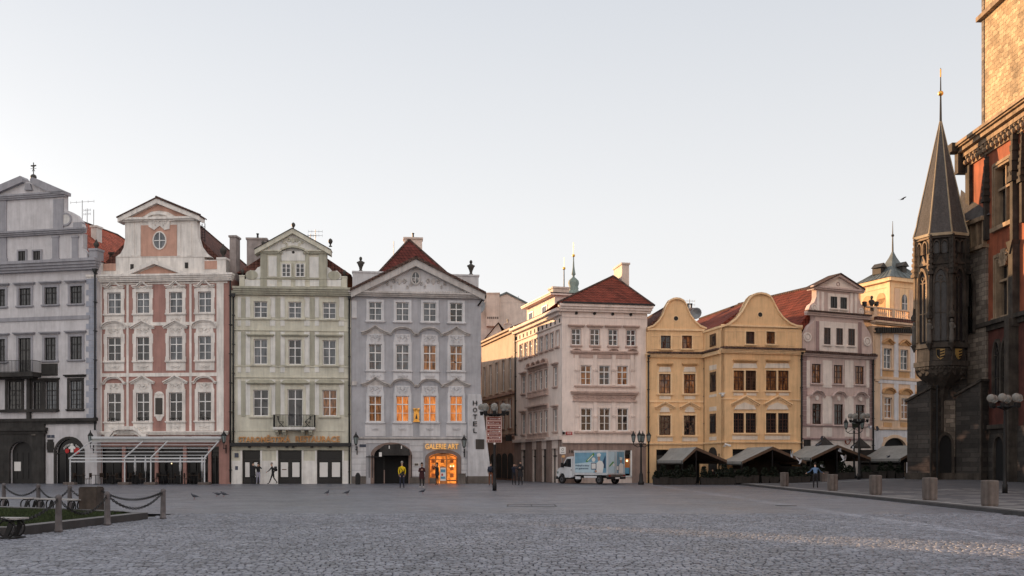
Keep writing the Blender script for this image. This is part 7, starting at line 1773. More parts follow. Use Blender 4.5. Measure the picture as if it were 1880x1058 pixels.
# ---- market tents in front of the yellow houses
def tent(pl, pr, pc, Y, ye, yr, dep, label, tilt=.10):
    g = gz(W(pc, Y), Y); o = empty('restaurant_tent', (W(pc, Y), Y, g), 0, label, 'tent', 'grey roofed restaurant tents'); O = (W(pc, Y), Y, g)
    xl, xr, xc = W(pl, Y), W(pr, Y), W(pc, Y); ze = EYE + (HY - ye) / F * Y; zr = EYE + (HY - yr) / F * Y
    bx, by = -dep * .17, dep * .985
    sl = lambda x: (x - xc) * tilt
    def P3(x, t, z): return (x + bx * t, -(Y + sl(x) + by * t), z)
    c = MB('awning', O); th = .05
    A = [P3(xl, 0, ze), P3(xc, 0, zr), P3(xc, 1, zr), P3(xl, 1, ze)]; Bq = [P3(xc, 0, zr), P3(xr, 0, ze), P3(xr, 1, ze), P3(xc, 1, zr)]
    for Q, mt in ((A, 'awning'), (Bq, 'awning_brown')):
        c.m = mt; n = 6; vs = []      # slight sag between the edges
        for i in range(n + 1):
            for j in range(n + 1):
                a, b = i / n, j / n
                p = [Q[0][k] * (1 - a) * (1 - b) + Q[1][k] * a * (1 - b) + Q[2][k] * a * b + Q[3][k] * (1 - a) * b for k in range(3)]
                p[2] -= .16 * (4 * a * (1 - a)) * .8; vs.append(tuple(p))
        fs = [(i * (n + 1) + j, (i + 1) * (n + 1) + j, (i + 1) * (n + 1) + j + 1, i * (n + 1) + j + 1) for i in range(n) for j in range(n)]
        b0 = len(vs); c.add(vs + [(x, y, z - th) for x, y, z in vs], fs + [tuple(k + b0 for k in f[::-1]) for f in fs])
    c.build('canopy', o)
    v = MB('awning', O)
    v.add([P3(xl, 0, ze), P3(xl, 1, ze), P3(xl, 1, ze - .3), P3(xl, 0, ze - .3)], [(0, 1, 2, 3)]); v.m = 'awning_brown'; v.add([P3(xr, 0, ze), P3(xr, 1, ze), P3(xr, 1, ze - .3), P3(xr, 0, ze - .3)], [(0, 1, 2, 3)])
    v.add([P3(xl, 0, ze), P3(xc, 0, zr), P3(xr, 0, ze), P3(xr, 0, ze - .22), P3(xc, 0, zr - .24), P3(xl, 0, ze - .22)], [(0, 1, 4, 5), (1, 2, 3, 4)]); v.build('valance', o)
    f = MB('iron', O)
    for x in (xl, xr, xc):
        for t in (0.02, .98):
            p = P3(x, t, 0); f.tube([(p[0], p[1], g), (p[0], p[1], (ze if x != xc else zr) - .05)], .05, 5)
    for t in (.02, .98): f.tube([P3(xl, t, ze - .24), P3(xc, t, zr - .24), P3(xr, t, ze - .24)], .035, 4)
    for x, z_ in ((xl, ze - .24), (xr, ze - .24), (xc, zr - .24)): f.tube([P3(x, .02, z_), P3(x, .98, z_)], .035, 4)
    f.build('frame', o)
    b = MB('planter_dark', O)          # dark sheets added at side and back for the shade under the canopy
    for t0, t1 in ((.0, 1.0),): b.add([P3(xl, t0, g), P3(xl, t1, g), P3(xl, t1, g + 1.1), P3(xl, t0, g + 1.1)], [(0, 1, 2, 3)])
    b.add([P3(xl, 1, g), P3(xr, 1, g), P3(xr, 1, g + 2.4), P3(xl, 1, g + 2.4)], [(0, 1, 2, 3)]); b.build('shade_sheet', o)
    return o
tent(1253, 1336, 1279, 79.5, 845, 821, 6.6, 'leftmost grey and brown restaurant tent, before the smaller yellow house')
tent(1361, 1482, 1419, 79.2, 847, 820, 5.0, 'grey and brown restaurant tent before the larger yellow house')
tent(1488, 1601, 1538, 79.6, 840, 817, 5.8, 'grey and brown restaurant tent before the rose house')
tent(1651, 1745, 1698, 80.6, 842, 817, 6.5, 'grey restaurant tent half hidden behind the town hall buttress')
# planters with clipped shrubs, a dark hedge along the tents
def planter(px, Y, w, h, hs, label, cat='planter', mat='planter_dark', sh=.5, nl=260):
    x = W(px, Y); g = gz(x, Y); o = empty('shrub_planter', (x, Y, g), 0, label, cat, 'dark shrub planters along the tents'); b = MB(mat); b.lathe([(w * .5, 0), (w * .62, h), (w * .62, h + .03), (w * .5, h + .03)], 0, 0, 0, 4, arc=pi / 4); b.build('box', o)
    f = MB('leaf'); rr = random.Random(int(px)); 
    for k in range(nl):
        t = rr.random(); zz = h + t * hs; rad = sh * w * (1.15 - .8 * t) * sqrt(rr.random()); a = rr.random() * 2 * pi; c = Vector((rad * cos(a), rad * sin(a), zz)); d = Vector((rr.uniform(-1, 1), rr.uniform(-1, 1), rr.uniform(-.5, 1))).normalized() * .09; e = d.orthogonal().normalized() * .05
        f.add([tuple(c - d), tuple(c + e), tuple(c + d), tuple(c - e)], [(0, 1, 2, 3)])
    f.build('foliage', o); s = MB('wicker'); s.tube([(0, 0, h), (0, 0, h + hs * .8)], .03, 5); s.build('stem', o)
R3 = random.Random(4); ORD = 'first second third fourth fifth sixth seventh eighth ninth tenth eleventh twelfth thirteenth fourteenth fifteenth sixteenth seventeenth eighteenth nineteenth twentieth twenty-first twenty-second twenty-third twenty-fourth twenty-fifth twenty-sixth twenty-seventh'.split()
ppx = [1206, 1218, 1230, 1243, 1256, 1268, 1292, 1304, 1318, 1330, 1342, 1356, 1370, 1384, 1404, 1420, 1452, 1464, 1478, 1494, 1508, 1546, 1560, 1590, 1618, 1634, 1650]
for i, px in enumerate(ppx):
    planter(px, 79.0 + R3.uniform(-.1, .15) + (.8 if px > 1480 else 0), R3.uniform(.7, .95), R3.uniform(.45, .6), R3.uniform(.5, 1.1), 'dark planter with a clipped evergreen in the row along the tents, %s from the left' % ORD[i])
planter(1521 - 8, 78.2, .62, .75, .1, 'tall pale tapering plant pot beside the person in the blue shirt', 'plant pot', 'concrete', nl=60)
# heat lamp, chalkboard, bins
def prop(name, px, py, label, cat, fn, **k):
    x, y, g = G_(px, py) if py > HY + 20 else (0, 0, 0); m = MB('iron'); fn(m); o = m.build(name, None, loc=(x, y, g)); tag(o, label, cat, **k); return o
def bin_(m):
    m.m = 'granite_dark'; m.lathe([(.22, 0), (.24, .05), (.26, .85), (.22, .9), (.1, .95)], 0, 0, 0, 12)
prop('litter_bin', 1345, 889.5, 'slim grey litter bin between the first and second tent', 'litter bin', bin_); prop('litter_bin', 1353, 889.5, 'second slim grey litter bin beside the first one', 'litter bin', bin_)
def crate(m): m.m = 'plinth'; m.box(-.3, .3, 0, .8, -.3, .3); m.box(-.33, .33, .8, .86, -.33, .33)
prop('stone_bin', 870 - 22, 888.5, 'square stone waste bin at the foot of the lavender house, left of its buttress', 'waste bin', crate)
def dust(m): m.box(-.18, .18, 0, .75, -.18, .18); m.ball(0, 0, .78, .17, 8)
prop('litter_bin', 657, 889.5, 'small black litter bin at the corner of the green and lavender houses', 'litter bin', dust)
def a_board(m): m.m = 'paper'; m.add([(-.3, .12, 0), (.3, .12, 0), (.3, 0, 1.0), (-.3, 0, 1.0), (-.3, -.2, 0), (.3, -.2, 0)], [(0, 1, 2, 3), (5, 4, 3, 2)]); m.m = 'sash_brown'; m.box(-.32, -.28, 0, 1.02, .0, .14); m.box(.28, .32, 0, 1.02, .0, .14); m.box(-.3, .3, .98, 1.04, -.02, .05)
# poster stand lit by the gallery
ob = empty('poster_stand', (W(813.5, 83.0), 83.0, 0), 0, 'white poster stand outside the glowing gallery entrance', 'poster stand')
m = MB('paper'); m.box(-.24, .24, .25, 1.35, -.03, .03); m.build('panel', ob); m = MB('poster_blue'); M('poster_red', (.45, .06, .05), bump=0); m.box(-.19, .19, .95, 1.2, .03, .036); m.box(-.19, .19, .4, .6, .03, .036); m.m = 'poster_red'; m.box(-.15, .0, .66, .85, .03, .037); m.build('picture', ob)
m = MB('gallery_wood'); m.box(-.27, .27, 1.35, 1.42, -.05, .05); m.box(-.27, -.24, 0, 1.35, -.05, .05); m.box(.24, .27, 0, 1.35, -.05, .05); m.box(-.27, .27, 0, .25, -.06, .06); m.build('frame', ob)
# no parking sign at the corner of the cream house
ob = empty('parking_sign', (W(1033, 84.6), 84.6, 0), 0, 'white regulation sign on a pole at the corner of the cream pink house', 'road sign')
m = MB('old_metal'); m.tube([(0, 0, 0), (0, 0, 3.15)], .035, 6); m.build('pole', ob); m = MB('paper'); m.box(-.26, .26, 2.5, 3.1, .04, .06); m.m = 'iron'; m.ring(0, 2.88, .08, .08, .03, .06, .065, 12); m.box(-.15, .15, 2.62, 2.66, .06, .065); m.build('sign_plate', ob); m = MB('orange_dk'); m.disc(.05, 2.3, .16, .12, .04, .06, 12); m.build('sign_plate', ob)

# ---- delivery truck
M('truck_white', (.58, .60, .63), rough=.35, var=.04, streak=.08, bump=0); M('ad_blue', (.17, .33, .45), rough=.4, var=.25, scale=1.2, streak=0, bump=0); M('ad_pale', (.45, .58, .66), rough=.4, var=.12, streak=0, bump=0); M('ad_green', (.10, .26, .06), rough=.4, bump=0, streak=0); M('ad_navy', (.03, .06, .12), rough=.4, bump=0, streak=0); M('skin_print', (.42, .25, .19), rough=.5, bump=0, streak=0)
M('tyre', (.015, .015, .016), rough=.8, bump=.2, streak=0); M('rim', (.14, .14, .15), rough=.4, metal=.6, bump=0); M('car_glass', (.012, .015, .018), rough=.05, bump=0, streak=0, ior=1.8); M('lamp_red', (.30, .02, .015), rough=.3, bump=0)
def truck():
    a = radians(48); rx, ry = W(1114.5, 79.7), 79.7          # rear left corner nearest the camera
    # local frame: u = along the truck to the front, o = to the side facing the camera, z up
    fx, fy = -cos(a), sin(a)
    o = empty('delivery_truck', (rx, ry, 0), 0, 'white box truck with a blue advertisement showing a chef, parked by the corner house', 'truck')
    def fr(mb):      # frame dir = (-forward) so that outward normal faces the camera-left side
        return mb.frame(rx, ry, -fx, -fy)
    O = (rx, ry, 0)
    def N(m): return fr(MB(m, O))
    # u negative = forwards; side nearest camera at o = 0; truck body lies at o < 0
    BL, BW, zb, zt = 3.7, 2.15, .82, 2.72
    b = N('truck_white'); b.box(-BL, 0, zb, zt, -BW, 0); b.box(-BL - .02, .02, zt - .06, zt + .03, -BW - .02, .02); b.box(-BL, .02, zb - .07, zb + .04, -BW - .015, .015); body = b.build('cargo_box', o, bevel=.015)
    ad = N('ad_blue'); ad.box(-BL + .12, -.08, zb + .12, zt - .14, .0, .018)
    ad.m = 'ad_pale'; ad.prism([(-BL + .12, zb + .12), (-1.5, zb + .12), (-.9, zb + .9), (-1.6, zb + 1.0), (-BL + .12, zb + .85)], .018, .024)
    ad.m = 'ad_green'; ad.prism([(-2.35, zb + 1.05), (-2.2, zb + .95), (-1.35, zb + 1.55), (-1.45, zb + 1.75)], .024, .03); ad.m = 'paper'; ad.prism([(-2.15, zb + 1.13), (-2.1, zb + 1.07), (-1.5, zb + 1.5), (-1.55, zb + 1.58)], .03, .034); ad.disc(-1.45, zb + 1.18, .2, .18, .024, .032, 12)
    # the chef: cap, face, jacket and the menu he holds
    ad.m = 'paper'; ad.prism([(-1.15, zb + .12), (-.45, zb + .12), (-.32, zb + .75), (-.5, zb + 1.05), (-.85, zb + 1.12), (-1.1, zb + .9)], .03, .036); ad.prism([(-1.05, zb + 1.42), (-.7, zb + 1.42), (-.62, zb + 1.6), (-.8, zb + 1.72), (-1.08, zb + 1.66)], .036, .042)
    ad.m = 'skin_print'; ad.disc(-.86, zb + 1.27, .14, .19, .03, .04, 12); ad.disc(-1.2, zb + .24, .14, .1, .036, .044, 10); ad.m = 'ad_navy'; ad.box(-1.72, -1.14, zb + .38, zb + .92, .036, .042); ad.m = 'paper'; ad.box(-1.66, -1.2, zb + .44, zb + .86, .042, .046); ad.m = 'ad_navy'; ad.prism([(-.3, zb + .5), (-.14, zb + .5), (-.14, zb + 1.5), (-.5, zb + .95)], .03, .035)
    text_mb(ad, 'Nejlepší e-shop', 1.55, .17, -2.72, zb + .68, .026, 'ad_navy', .006, bold=.02); text_mb(ad, 'pro gastronomii', 1.45, .17, -2.76, zb + .44, .026, 'ad_navy', .006, bold=.02)
    ad.build('advertisement', body)
    # rear doors: frame along the rear face
    def R_(m): mb = MB(m, O); mb.frame(rx, ry, -fy * -1 if False else fy, -fx); return mb
    nxr, nyr = -fx, -fy       # outward normal of the rear = backwards
    def RR(m):
        mb = MB(m, O); mb.frame(rx, ry, -nyr, nxr) ; return mb     # normal (dy,-dx) = (nxr, nyr)
    for k in range(2):
        d = RR('ad_pale' if k == 0 else 'ad_blue'); u0 = .08 + k * 1.0; d.box(u0, u0 + .97, zb + .05, zt - .1, .0, .03); d.m = 'truck_white'; 
        for uu in (u0, u0 + .92): d.box(uu, uu + .04, zb + .05, zt - .1, .03, .045)
        d.box(u0, u0 + .97, zb + .05, zb + .1, .03, .044); d.m = 'old_metal'; d.tube([(u0 + .8 - k * .6, .06, zb), (u0 + .8 - k * .6, .06, zt - .1)], .018, 5)
        if k == 0: d.m = 'ad_green'; d.prism([(u0 + .1, zb + .65), (u0 + .2, zb + .6), (u0 + .7, zb + .95), (u0 + .6, zb + 1.05)], .03, .036); d.m = 'paper'; d.disc(u0 + .68, zb + .75, .12, .12, .03, .04, 10)
        else:
            d.m = 'paper'; d.prism([(u0 + .3, zb + .1), (u0 + .85, zb + .1), (u0 + .85, zb + .8), (u0 + .5, zb + .95), (u0 + .3, zb + .7)], .03, .037); d.prism([(u0 + .4, zb + 1.15), (u0 + .68, zb + 1.15), (u0 + .72, zb + 1.35), (u0 + .38, zb + 1.4)], .037, .042)
            d.m = 'skin_print'; d.disc(u0 + .54, zb + 1.05, .12, .16, .03, .04, 10); d.m = 'ad_navy'; d.box(u0 + .0, u0 + .32, zb + .3, zb + .7, .037, .043); d.m = 'paper'; d.box(u0 + .04, u0 + .28, zb + .34, zb + .66, .043, .046)
        d.build('rear_door', o)
    c = RR('pipe'); c.box(.05, BW - .05, .42, .60, -.1, .12); c.m = 'plinth'; c.box(.0, BW, .62, .80, -.1, .08); c.build('rear_bumper', o); c = RR('paper'); c.box(.85, 1.37, .45, .57, .12, .13); c.build('number_plate', o)
    for uu in (.12, 1.85): c = RR('lamp_red'); c.box(uu, uu + .18, .64, .76, .08, .1); c.build('tail_light', o)
    # chassis and cab
    c = N('pipe'); c.box(-BL - 1.5, -.1, .5, .75, -BW + .35, -.35); c.m = 'truck_white'; c.box(-2.55, -1.15, .52, .68, -.05, .0); c.box(-3.55, -3.0, .40, .62, -.1, .0); c.build('chassis', o)
    cab = N('truck_white'); W0, W1 = -BW + .12, -.08
    prof = [(-BL - .08, .62), (-BL - .08, 2.2), (-BL - .25, 2.28), (-BL - .95, 2.22), (-BL - 1.55, 1.42), (-BL - 2.0, 1.25), (-BL - 2.12, 1.05), (-BL - 2.15, .55), (-BL - 1.85, .5), (-BL - 1.78, .72), (-BL - 1.62, .86), (-BL - 1.38, .86), (-BL - 1.22, .72), (-BL - 1.15, .5), (-BL - .5, .5)]
    cab.prism(prof, W0, W1); cb = cab.build('cab', o, bevel=.03)
    g = N('car_glass'); g.prism([(-BL - .42, 1.38), (-BL - .42, 2.08), (-BL - .92, 2.08), (-BL - 1.38, 1.45)], W1 - .01, W1 + .012); g.build('side_window', cb)
    g = N('car_glass'); p0, p1 = (-BL - .97, 2.17), (-BL - 1.55, 1.44); g.add([(p0[0] - .02, W0 + .12, p0[1]), (p0[0] - .02, W1 - .12, p0[1]), (p1[0] - .02, W1 - .12, p1[1]), (p1[0] - .02, W0 + .12, p1[1])], [(0, 1, 2, 3)]); g.build('windscreen', cb)
    g = N('pipe'); g.box(-BL - 2.2, -BL - 1.95, .38, .62, W0, W1 + .01); g.build('front_bumper', cb)
    g = N('lantern_glass'); g.box(-BL - 2.13, -BL - 1.9, .85, 1.02, W1 - .1, W1 + .012); g.build('headlight', cb)
    g = N('pipe'); g.box(-BL - 1.35, -BL - 1.2, 1.35, 1.75, W1 + .08, W1 + .28); g.tube([(-BL - 1.2, W1, 1.45), (-BL - 1.25, W1 + .15, 1.5)], .02, 4); g.build('mirror', cb)
    g = N('pipe'); g.box(-BL - .44, -BL - .30, 1.12, 1.18, W1, W1 + .03); g.tube([(-BL - .22, W1 + .006, .65), (-BL - .22, W1 + .006, 2.1)], .008, 4); g.build('door_handle', cb)
    for u_ in (-.95, -BL - 1.5):
        for s_ in (0, 1):
            o_ = -.14 if s_ == 0 else -BW + .14
            w = N('tyre'); w.smooth = True
            pr = [(.22, -.12), (.34, -.12), (.37, -.08), (.37, .08), (.34, .12), (.22, .12)]
            vs = []; fs = []; n = 18
            for r_, h_ in pr:
                for q in range(n): t = 2 * pi * q / n; vs.append((u_ + r_ * cos(t), o_ + h_, .37 + r_ * sin(t)))
            for i in range(5):
                for q in range(n): A_, B_ = i * n + q, i * n + (q + 1) % n; fs.append((A_, B_, B_ + n, A_ + n))
            w.add(vs, fs); w.smooth = False; w.m = 'rim'; w.disc(u_, .37, .22, .22, o_ - .06, o_ + .07, 14); w.m = 'pipe'; w.disc(u_, .37, .07, .07, o_ + .07, o_ + .1, 8); wo = w.build('wheel', o)
truck()

for px, py, Y, lb in ((1514, 803, 84.6, 'dark parasol tip behind the third tent, left of two'), (1580, 805, 84.8, 'dark parasol tip behind the third tent, right of two')):
    z = EYE + (HY - py) / F * Y; m = MB('planter_dark'); m.lathe([(.9, z - .85), (.85, z - .7), (.03, z), (.02, z + .1)], 0, 0, 0, 8); m.m = 'iron'; m.tube([(0, 0, gz(W(px, Y), Y) * 0), (0, 0, z - .1)], .04, 6)
    o = m.build('dark_parasol', None, loc=(W(px, Y), Y, 0)); tag(o, lb, 'parasol', 'dark parasols behind the tents')
# ================================================================ people and pigeons
M('skin', (.45, .28, .21), rough=.6, var=.05, streak=0, bump=0); M('hair_dark', (.02, .015, .012), var=.2, streak=0); M('hair_grey', (.25, .23, .21), var=.2, streak=0)
for n_, c_ in (('cloth_black', (.018, .018, .021)), ('cloth_navy', (.022, .026, .045)), ('cloth_yellow', (.62, .44, .015)), ('cloth_brown', (.15, .060, .035)), ('cloth_lilac', (.32, .32, .42)), ('cloth_blue', (.09, .15, .26)), ('cloth_wine', (.045, .015, .018)), ('cloth_white', (.6, .6, .6)), ('shoe', (.02, .018, .017)), ('trainer', (.5, .48, .46))): M(n_, c_, rough=.9, var=.12, scale=4, streak=0, bump=.3)
def person(x, y, g, h, face, label, top='cloth_black', legs='cloth_black', shoes='shoe', hair='hair_dark', pose='stand', coat=0, long_hair=False, hood=False, up=None):
    """one skinned body; local -y is forwards"""
    k = h / 1.75; J = {}; E = []
    def j(n, p, r): J[n] = (Vector(p), r if isinstance(r, tuple) else (r, r))
    lean = 0
    if pose == 'bend': lean = .95
    if pose == 'walk': lean = .16
    if pose == 'feed': lean = .75
    pz = .95
    hipz = pz
    def sp(d, fwd=0): return (0, -sin(lean) * d - fwd, hipz + cos(lean) * d)
    j('pelvis', (0, 0, pz), (.15, .11)); j('waist', sp(.2), (.135, .10)); j('chest', sp(.40), (.165, .12)); j('neckb', sp(.52), (.07, .065)); 
    hd = lean * .6
    nb = Vector(sp(.56)); j('neck', nb, .052); hdir = Vector((0, -sin(hd) , cos(hd))); j('head1', nb + hdir * .08 + Vector((0, -.012, 0)), (.072, .08)); j('head2', nb + hdir * .19 + Vector((0, -.01, 0)), (.078, .092)); j('crown', nb + hdir * .255, (.05, .06))
    E += [('pelvis', 'waist'), ('waist', 'chest'), ('chest', 'neckb'), ('neckb', 'neck'), ('neck', 'head1'), ('head1', 'head2'), ('head2', 'crown')]
    fw = hdir.cross(Vector((1, 0, 0))); fw = Vector((0, -cos(hd), -sin(hd)))
    j('nose', J['head1'][0] + fw * .095 + hdir * .035, .013); E.append(('head1', 'nose'))
    sh = Vector(sp(.45))
    A = {'stand': [((.24, .02, -.28), (.25, -.04, -.53))] * 2, 'walk': [((.22, .16, -.24), (.21, .10, -.48)), ((.22, -.16, -.24), (.18, -.34, -.36))],
         'photo': [((.26, -.20, -.10), (.09, -.36, .13))] * 2, 'phone': [((.22, -.06, -.27), (.06, -.26, -.16))] * 2, 'bend': [((.22, -.20, -.22), (.26, -.30, -.42))] * 2, 'pocket': [((.225, .04, -.27), (.20, -.06, -.48))] * 2, 'feed': [((.30, -.10, -.20), (.48, -.22, -.30))] * 2, 'sit': [((.23, -.10, -.26), (.12, -.34, -.24))] * 2}[pose]
    for i, s_ in enumerate((-1, 1)):
        el, wr = A[i]; S_ = sh + Vector((s_ * .175, 0, -.01)); j('sh%d' % i, S_, .062); e_ = sh + Vector((s_ * el[0], el[1], el[2])); w_ = sh + Vector((s_ * wr[0], wr[1], wr[2])); j('el%d' % i, e_, .046); j('wr%d' % i, w_, .030)
        d = (w_ - e_).normalized(); pm = w_ + d * .055; j('palm%d' % i, pm, (.036, .02)); side = d.cross(Vector((1, 0, 0))); side = side.normalized() if side.length > .1 else Vector((0, 1, 0))
        E += [('chest', 'sh%d' % i), ('sh%d' % i, 'el%d' % i), ('el%d' % i, 'wr%d' % i), ('wr%d' % i, 'palm%d' % i)]
        cur = Vector((-s_ * .35, 0, 0))
        for f_, ln in enumerate((.065, .078, .072, .055)):
            b0 = pm + side * (.027 - .018 * f_); k1 = b0 + d * ln * .55; k2 = k1 + (d + cur).normalized() * ln * .5
            j('f%d%da' % (i, f_), b0 + d * .02, .0095); j('f%d%db' % (i, f_), k1 + d * .02, .009); j('f%d%dc' % (i, f_), k2 + d * .02, .0075); E += [('palm%d' % i, 'f%d%da' % (i, f_)), ('f%d%da' % (i, f_), 'f%d%db' % (i, f_)), ('f%d%db' % (i, f_), 'f%d%dc' % (i, f_))]
        t0 = w_ + d * .03 + side * .03; j('t%da' % i, t0, .011); j('t%db' % i, t0 + (d + side * .9).normalized() * .045, .009); E += [('wr%d' % i, 't%da' % i), ('t%da' % i, 't%db' % i)]
        L = {'walk': [((.09, .05, .52), (.09, .34, .13)), ((.09, -.14, .50), (.09, -.30, .09))]}.get(pose, [((.11, -.01, .50), (.12, .02, .08))] * 2)
        if pose == 'sit': L = [((.12, -.42, .98), (.12, -.42, .55))] * 2
        kn, an = L[i]; hp = Vector((s_ * .095, 0, pz - .05)); j('hip%d' % i, hp, .092); j('kn%d' % i, (s_ * kn[0], kn[1], kn[2]), .058); j('an%d' % i, (s_ * an[0], an[1], an[2]), .042)
        ft = Vector((s_ * an[0] * 1.1, an[1] - .15, max(.035, an[2] - .05))); j('toe%d' % i, ft, (.042, .03)); E += [('pelvis', 'hip%d' % i), ('hip%d' % i, 'kn%d' % i), ('kn%d' % i, 'an%d' % i), ('an%d' % i, 'toe%d' % i)]
    names = list(J); idx = {n_: i for i, n_ in enumerate(names)}
    me = bpy.data.meshes.new('sk'); me.from_pydata([J[n_][0] * k for n_ in names], [(idx[a], idx[b]) for a, b in E], []); ob = bpy.data.objects.new('sk', me); COL.objects.link(ob)
    sk = ob.modifiers.new('s', 'SKIN'); sk.use_smooth_shade = True; sk.branch_smoothing = .6
    for i, n_ in enumerate(names): r = J[n_][1]; me.skin_vertices[0].data[i].radius = (r[0] * k, r[1] * k); me.skin_vertices[0].data[i].use_root = (n_ == 'pelvis')
    sb = ob.modifiers.new('d', 'SUBSURF'); sb.levels = 1; sb.render_levels = 1
    dg = bpy.context.evaluated_depsgraph_get(); bm_ = bpy.data.meshes.new_from_object(ob.evaluated_get(dg)); bpy.data.objects.remove(ob)
    segs = [(J[a][0] * k, J[b][0] * k, a, b) for a, b in E]
    for nm in ('skin', top, legs, shoes): bm_.materials.append(MATS[nm])
    def kind(a, b):
        s_ = b
        if s_[:3] in ('nec', 'hea', 'cro', 'nos') and s_ != 'neckb': return 0
        if s_[:4] == 'palm' or s_[0] in 'ft' and s_[:3] != 'toe': return 0
        if s_[:2] in ('kn', 'an', 'hi'): return 2
        if s_[:3] == 'toe': return 3
        return 1
    for p in bm_.polygons:
        c = p.center; best = (9, 1)
        for a, b, na, nb_ in segs:
            t = max(0, min(1, (c - a).dot(b - a) / max(1e-6, (b - a).length_squared))); d = (c - (a + (b - a) * t)).length
            if d < best[0]: best = (d, kind(na, nb_))
        p.material_index = best[1]; p.use_smooth = True
    o = bpy.data.objects.new('person', bm_); COL.objects.link(o); o.location = (x, y, g); o.rotation_euler = (0, 0, face); tag(o, label, 'person')
    # face, hair, coat as children
    hc = J['head2'][0] * k; h1 = J['head1'][0] * k
    fm = MB('hair_dark')
    for s_ in (-1, 1): p = h1 + (fw * .082 + hdir * .075 + Vector((s_ * .03, 0, 0))) * k; fm.ball(p.x, -p.y, p.z, .011 * k, 6)
    fm.build('eyes', o)
    fm = MB('cloth_wine'); p = h1 + (fw * .084 + hdir * -.01) * k; fm.box(p.x - .022 * k, p.x + .022 * k, p.z - .004, p.z + .004, -p.y - .01, -p.y + .006); fm.build('mouth', o)
    hm = MB('hair_dark' if hair == 'hair_dark' else hair); hm.smooth = True; cc = hc + (hdir * .03 - fw * .016) * k; hm.ball(cc.x, -cc.y, cc.z, .088 * k, 12, .098 * k, .095 * k)
    if long_hair: hm.ball(cc.x, -cc.y - .03 * k, cc.z - .12 * k, .085 * k, 10, .06 * k, .16 * k)
    hm.build('hair', o)
    if coat:
        cm = MB(top); cm.smooth = True; b = Vector(sp(.44)) * k; n = 14; vs = []; fs = []
        prof = [(.175, .115, .44), (.185, .135, .3), (.16, .125, .12), (.19, .15, 0), (.21, .165, -coat)]
        for rx_, ry_, d_ in prof:
            z_ = (hipz + d_) * k
            for q in range(n): t = 2 * pi * q / n; vs.append((rx_ * cos(t) * k, ry_ * sin(t) * k, z_))
        for i in range(4):
            for q in range(n): a_, b_ = i * n + q, i * n + (q + 1) % n; fs.append((a_, b_, b_ + n, a_ + n))
        cm.add(vs, fs); cm.build('coat', o)
    if hood:
        cm = MB(top); cm.smooth = True; cm.ball(0, .03 * k, 1.5 * k, .11 * k, 10, .09 * k, .07 * k); cm.build('hood', o)
    return o
def at_feet(px, py): return G_(px, py)
def backpack(p, mat, label, k=1.0):
    m = MB(mat); m.smooth = True
    vs = []; 
    m.box(-.15 * k, .15 * k, 1.05 * k, 1.45 * k, -.30 * k, -.12 * k); m.box(-.11 * k, .11 * k, 1.08 * k, 1.25 * k, -.35 * k, -.30 * k)
    o = m.build('backpack', None, bevel=.05); o.location = p.location; o.rotation_euler = p.rotation_euler; tag(o, label, 'backpack'); return o
x, y, g = at_feet(738, 896.5); p = person(x, y, g, 1.78, .15, 'person in a bright yellow jacket with a dark strap across the chest', top='cloth_yellow', legs='cloth_navy', hair='hair_grey', pose='pocket')
m = MB('cloth_black'); m.tube([(-.16, .13, 1.42), (0, .17, 1.25), (.14, .14, 1.05)], .018, 5); m.box(-.04, .12, .98, 1.14, .12, .2); o = m.build('camera_bag', None); o.location = p.location; o.rotation_euler = p.rotation_euler; tag(o, 'small dark camera bag on a strap over the yellow jacket', 'bag')
x, y, g = at_feet(774.5, 895.5); person(x, y, g, 1.70, .1, 'person in a dark knee length coat looking at a phone, left of the glowing gallery', top='cloth_wine', legs='cloth_black', shoes='trainer', pose='phone', coat=.32, long_hair=True)
x, y, g = at_feet(802.5, 890.5); person(x, y, g, 1.72, -.9, 'person in a dark coat raising a phone in front of the gallery window', pose='photo', coat=.2, long_hair=True)
x, y, g = at_feet(465.5, 889); person(x, 81.4, 0, 1.78, -2.9, 'person in black photographing with raised arms at the left shop door', pose='photo', coat=.3)
x, y, g = at_feet(473, 889); person(x, 81.7, 0, 1.70, .3, 'person in a dark jacket and pale lilac trousers beside the photographer', pose='photo', legs='cloth_lilac', shoes='trainer', top='cloth_black')
x, y, g = at_feet(498, 889.5); p = person(x, 81.0, 0, 1.72, -pi / 2, 'grey haired person in black walking to the left past the green house', pose='walk', hair='hair_grey'); backpack(p, 'cloth_black', 'black backpack on the walking grey haired person')
x, y, g = at_feet(901, 891.5); p = person(x, y, g, 1.76, 2.9, 'person in a dark jacket and brown trousers beside the direction sign lamp', legs='cloth_brown', pose='pocket'); backpack(p, 'cloth_navy', 'dark backpack worn by the person in brown trousers')
x, y, g = at_feet(943.5, 890.5); person(x, y, g, 1.70, .4, 'slimmer of the two dark dressed persons standing at the street mouth', pose='photo', legs='cloth_black', top='cloth_navy', hair='hair_dark')
x, y, g = at_feet(955.5, 891); person(x, y, g, 1.86, -.2, 'taller of the two dark dressed persons standing at the street mouth', pose='phone', coat=.35, hood=True)
x, y, g = at_feet(1525, 898.5); person(x, y + 3, gz(x, y + 3), 1.72, 2.9, 'person in a blue shirt holding out both arms among pigeons behind a bollard', top='cloth_blue', legs='cloth_black', pose='feed')
x, y = W(1308, 80.5), 80.5; person(x, y, -.46, 1.72, .5, 'person seated in the shade of the leftmost tent', pose='sit', top='cloth_wine')
c = copy_tree(chp); c.location = (x, y + .05, 0); c.rotation_euler = (0, 0, .5); c['label'] = 'dark chair under the seated person in the leftmost tent'; c['group'] = 'chairs in the tents'
t = copy_tree(tb); t.location = (x - .4, y - .65, 0); t['label'] = 'small dark table in front of the seated person'; t['group'] = 'tables in the tents'
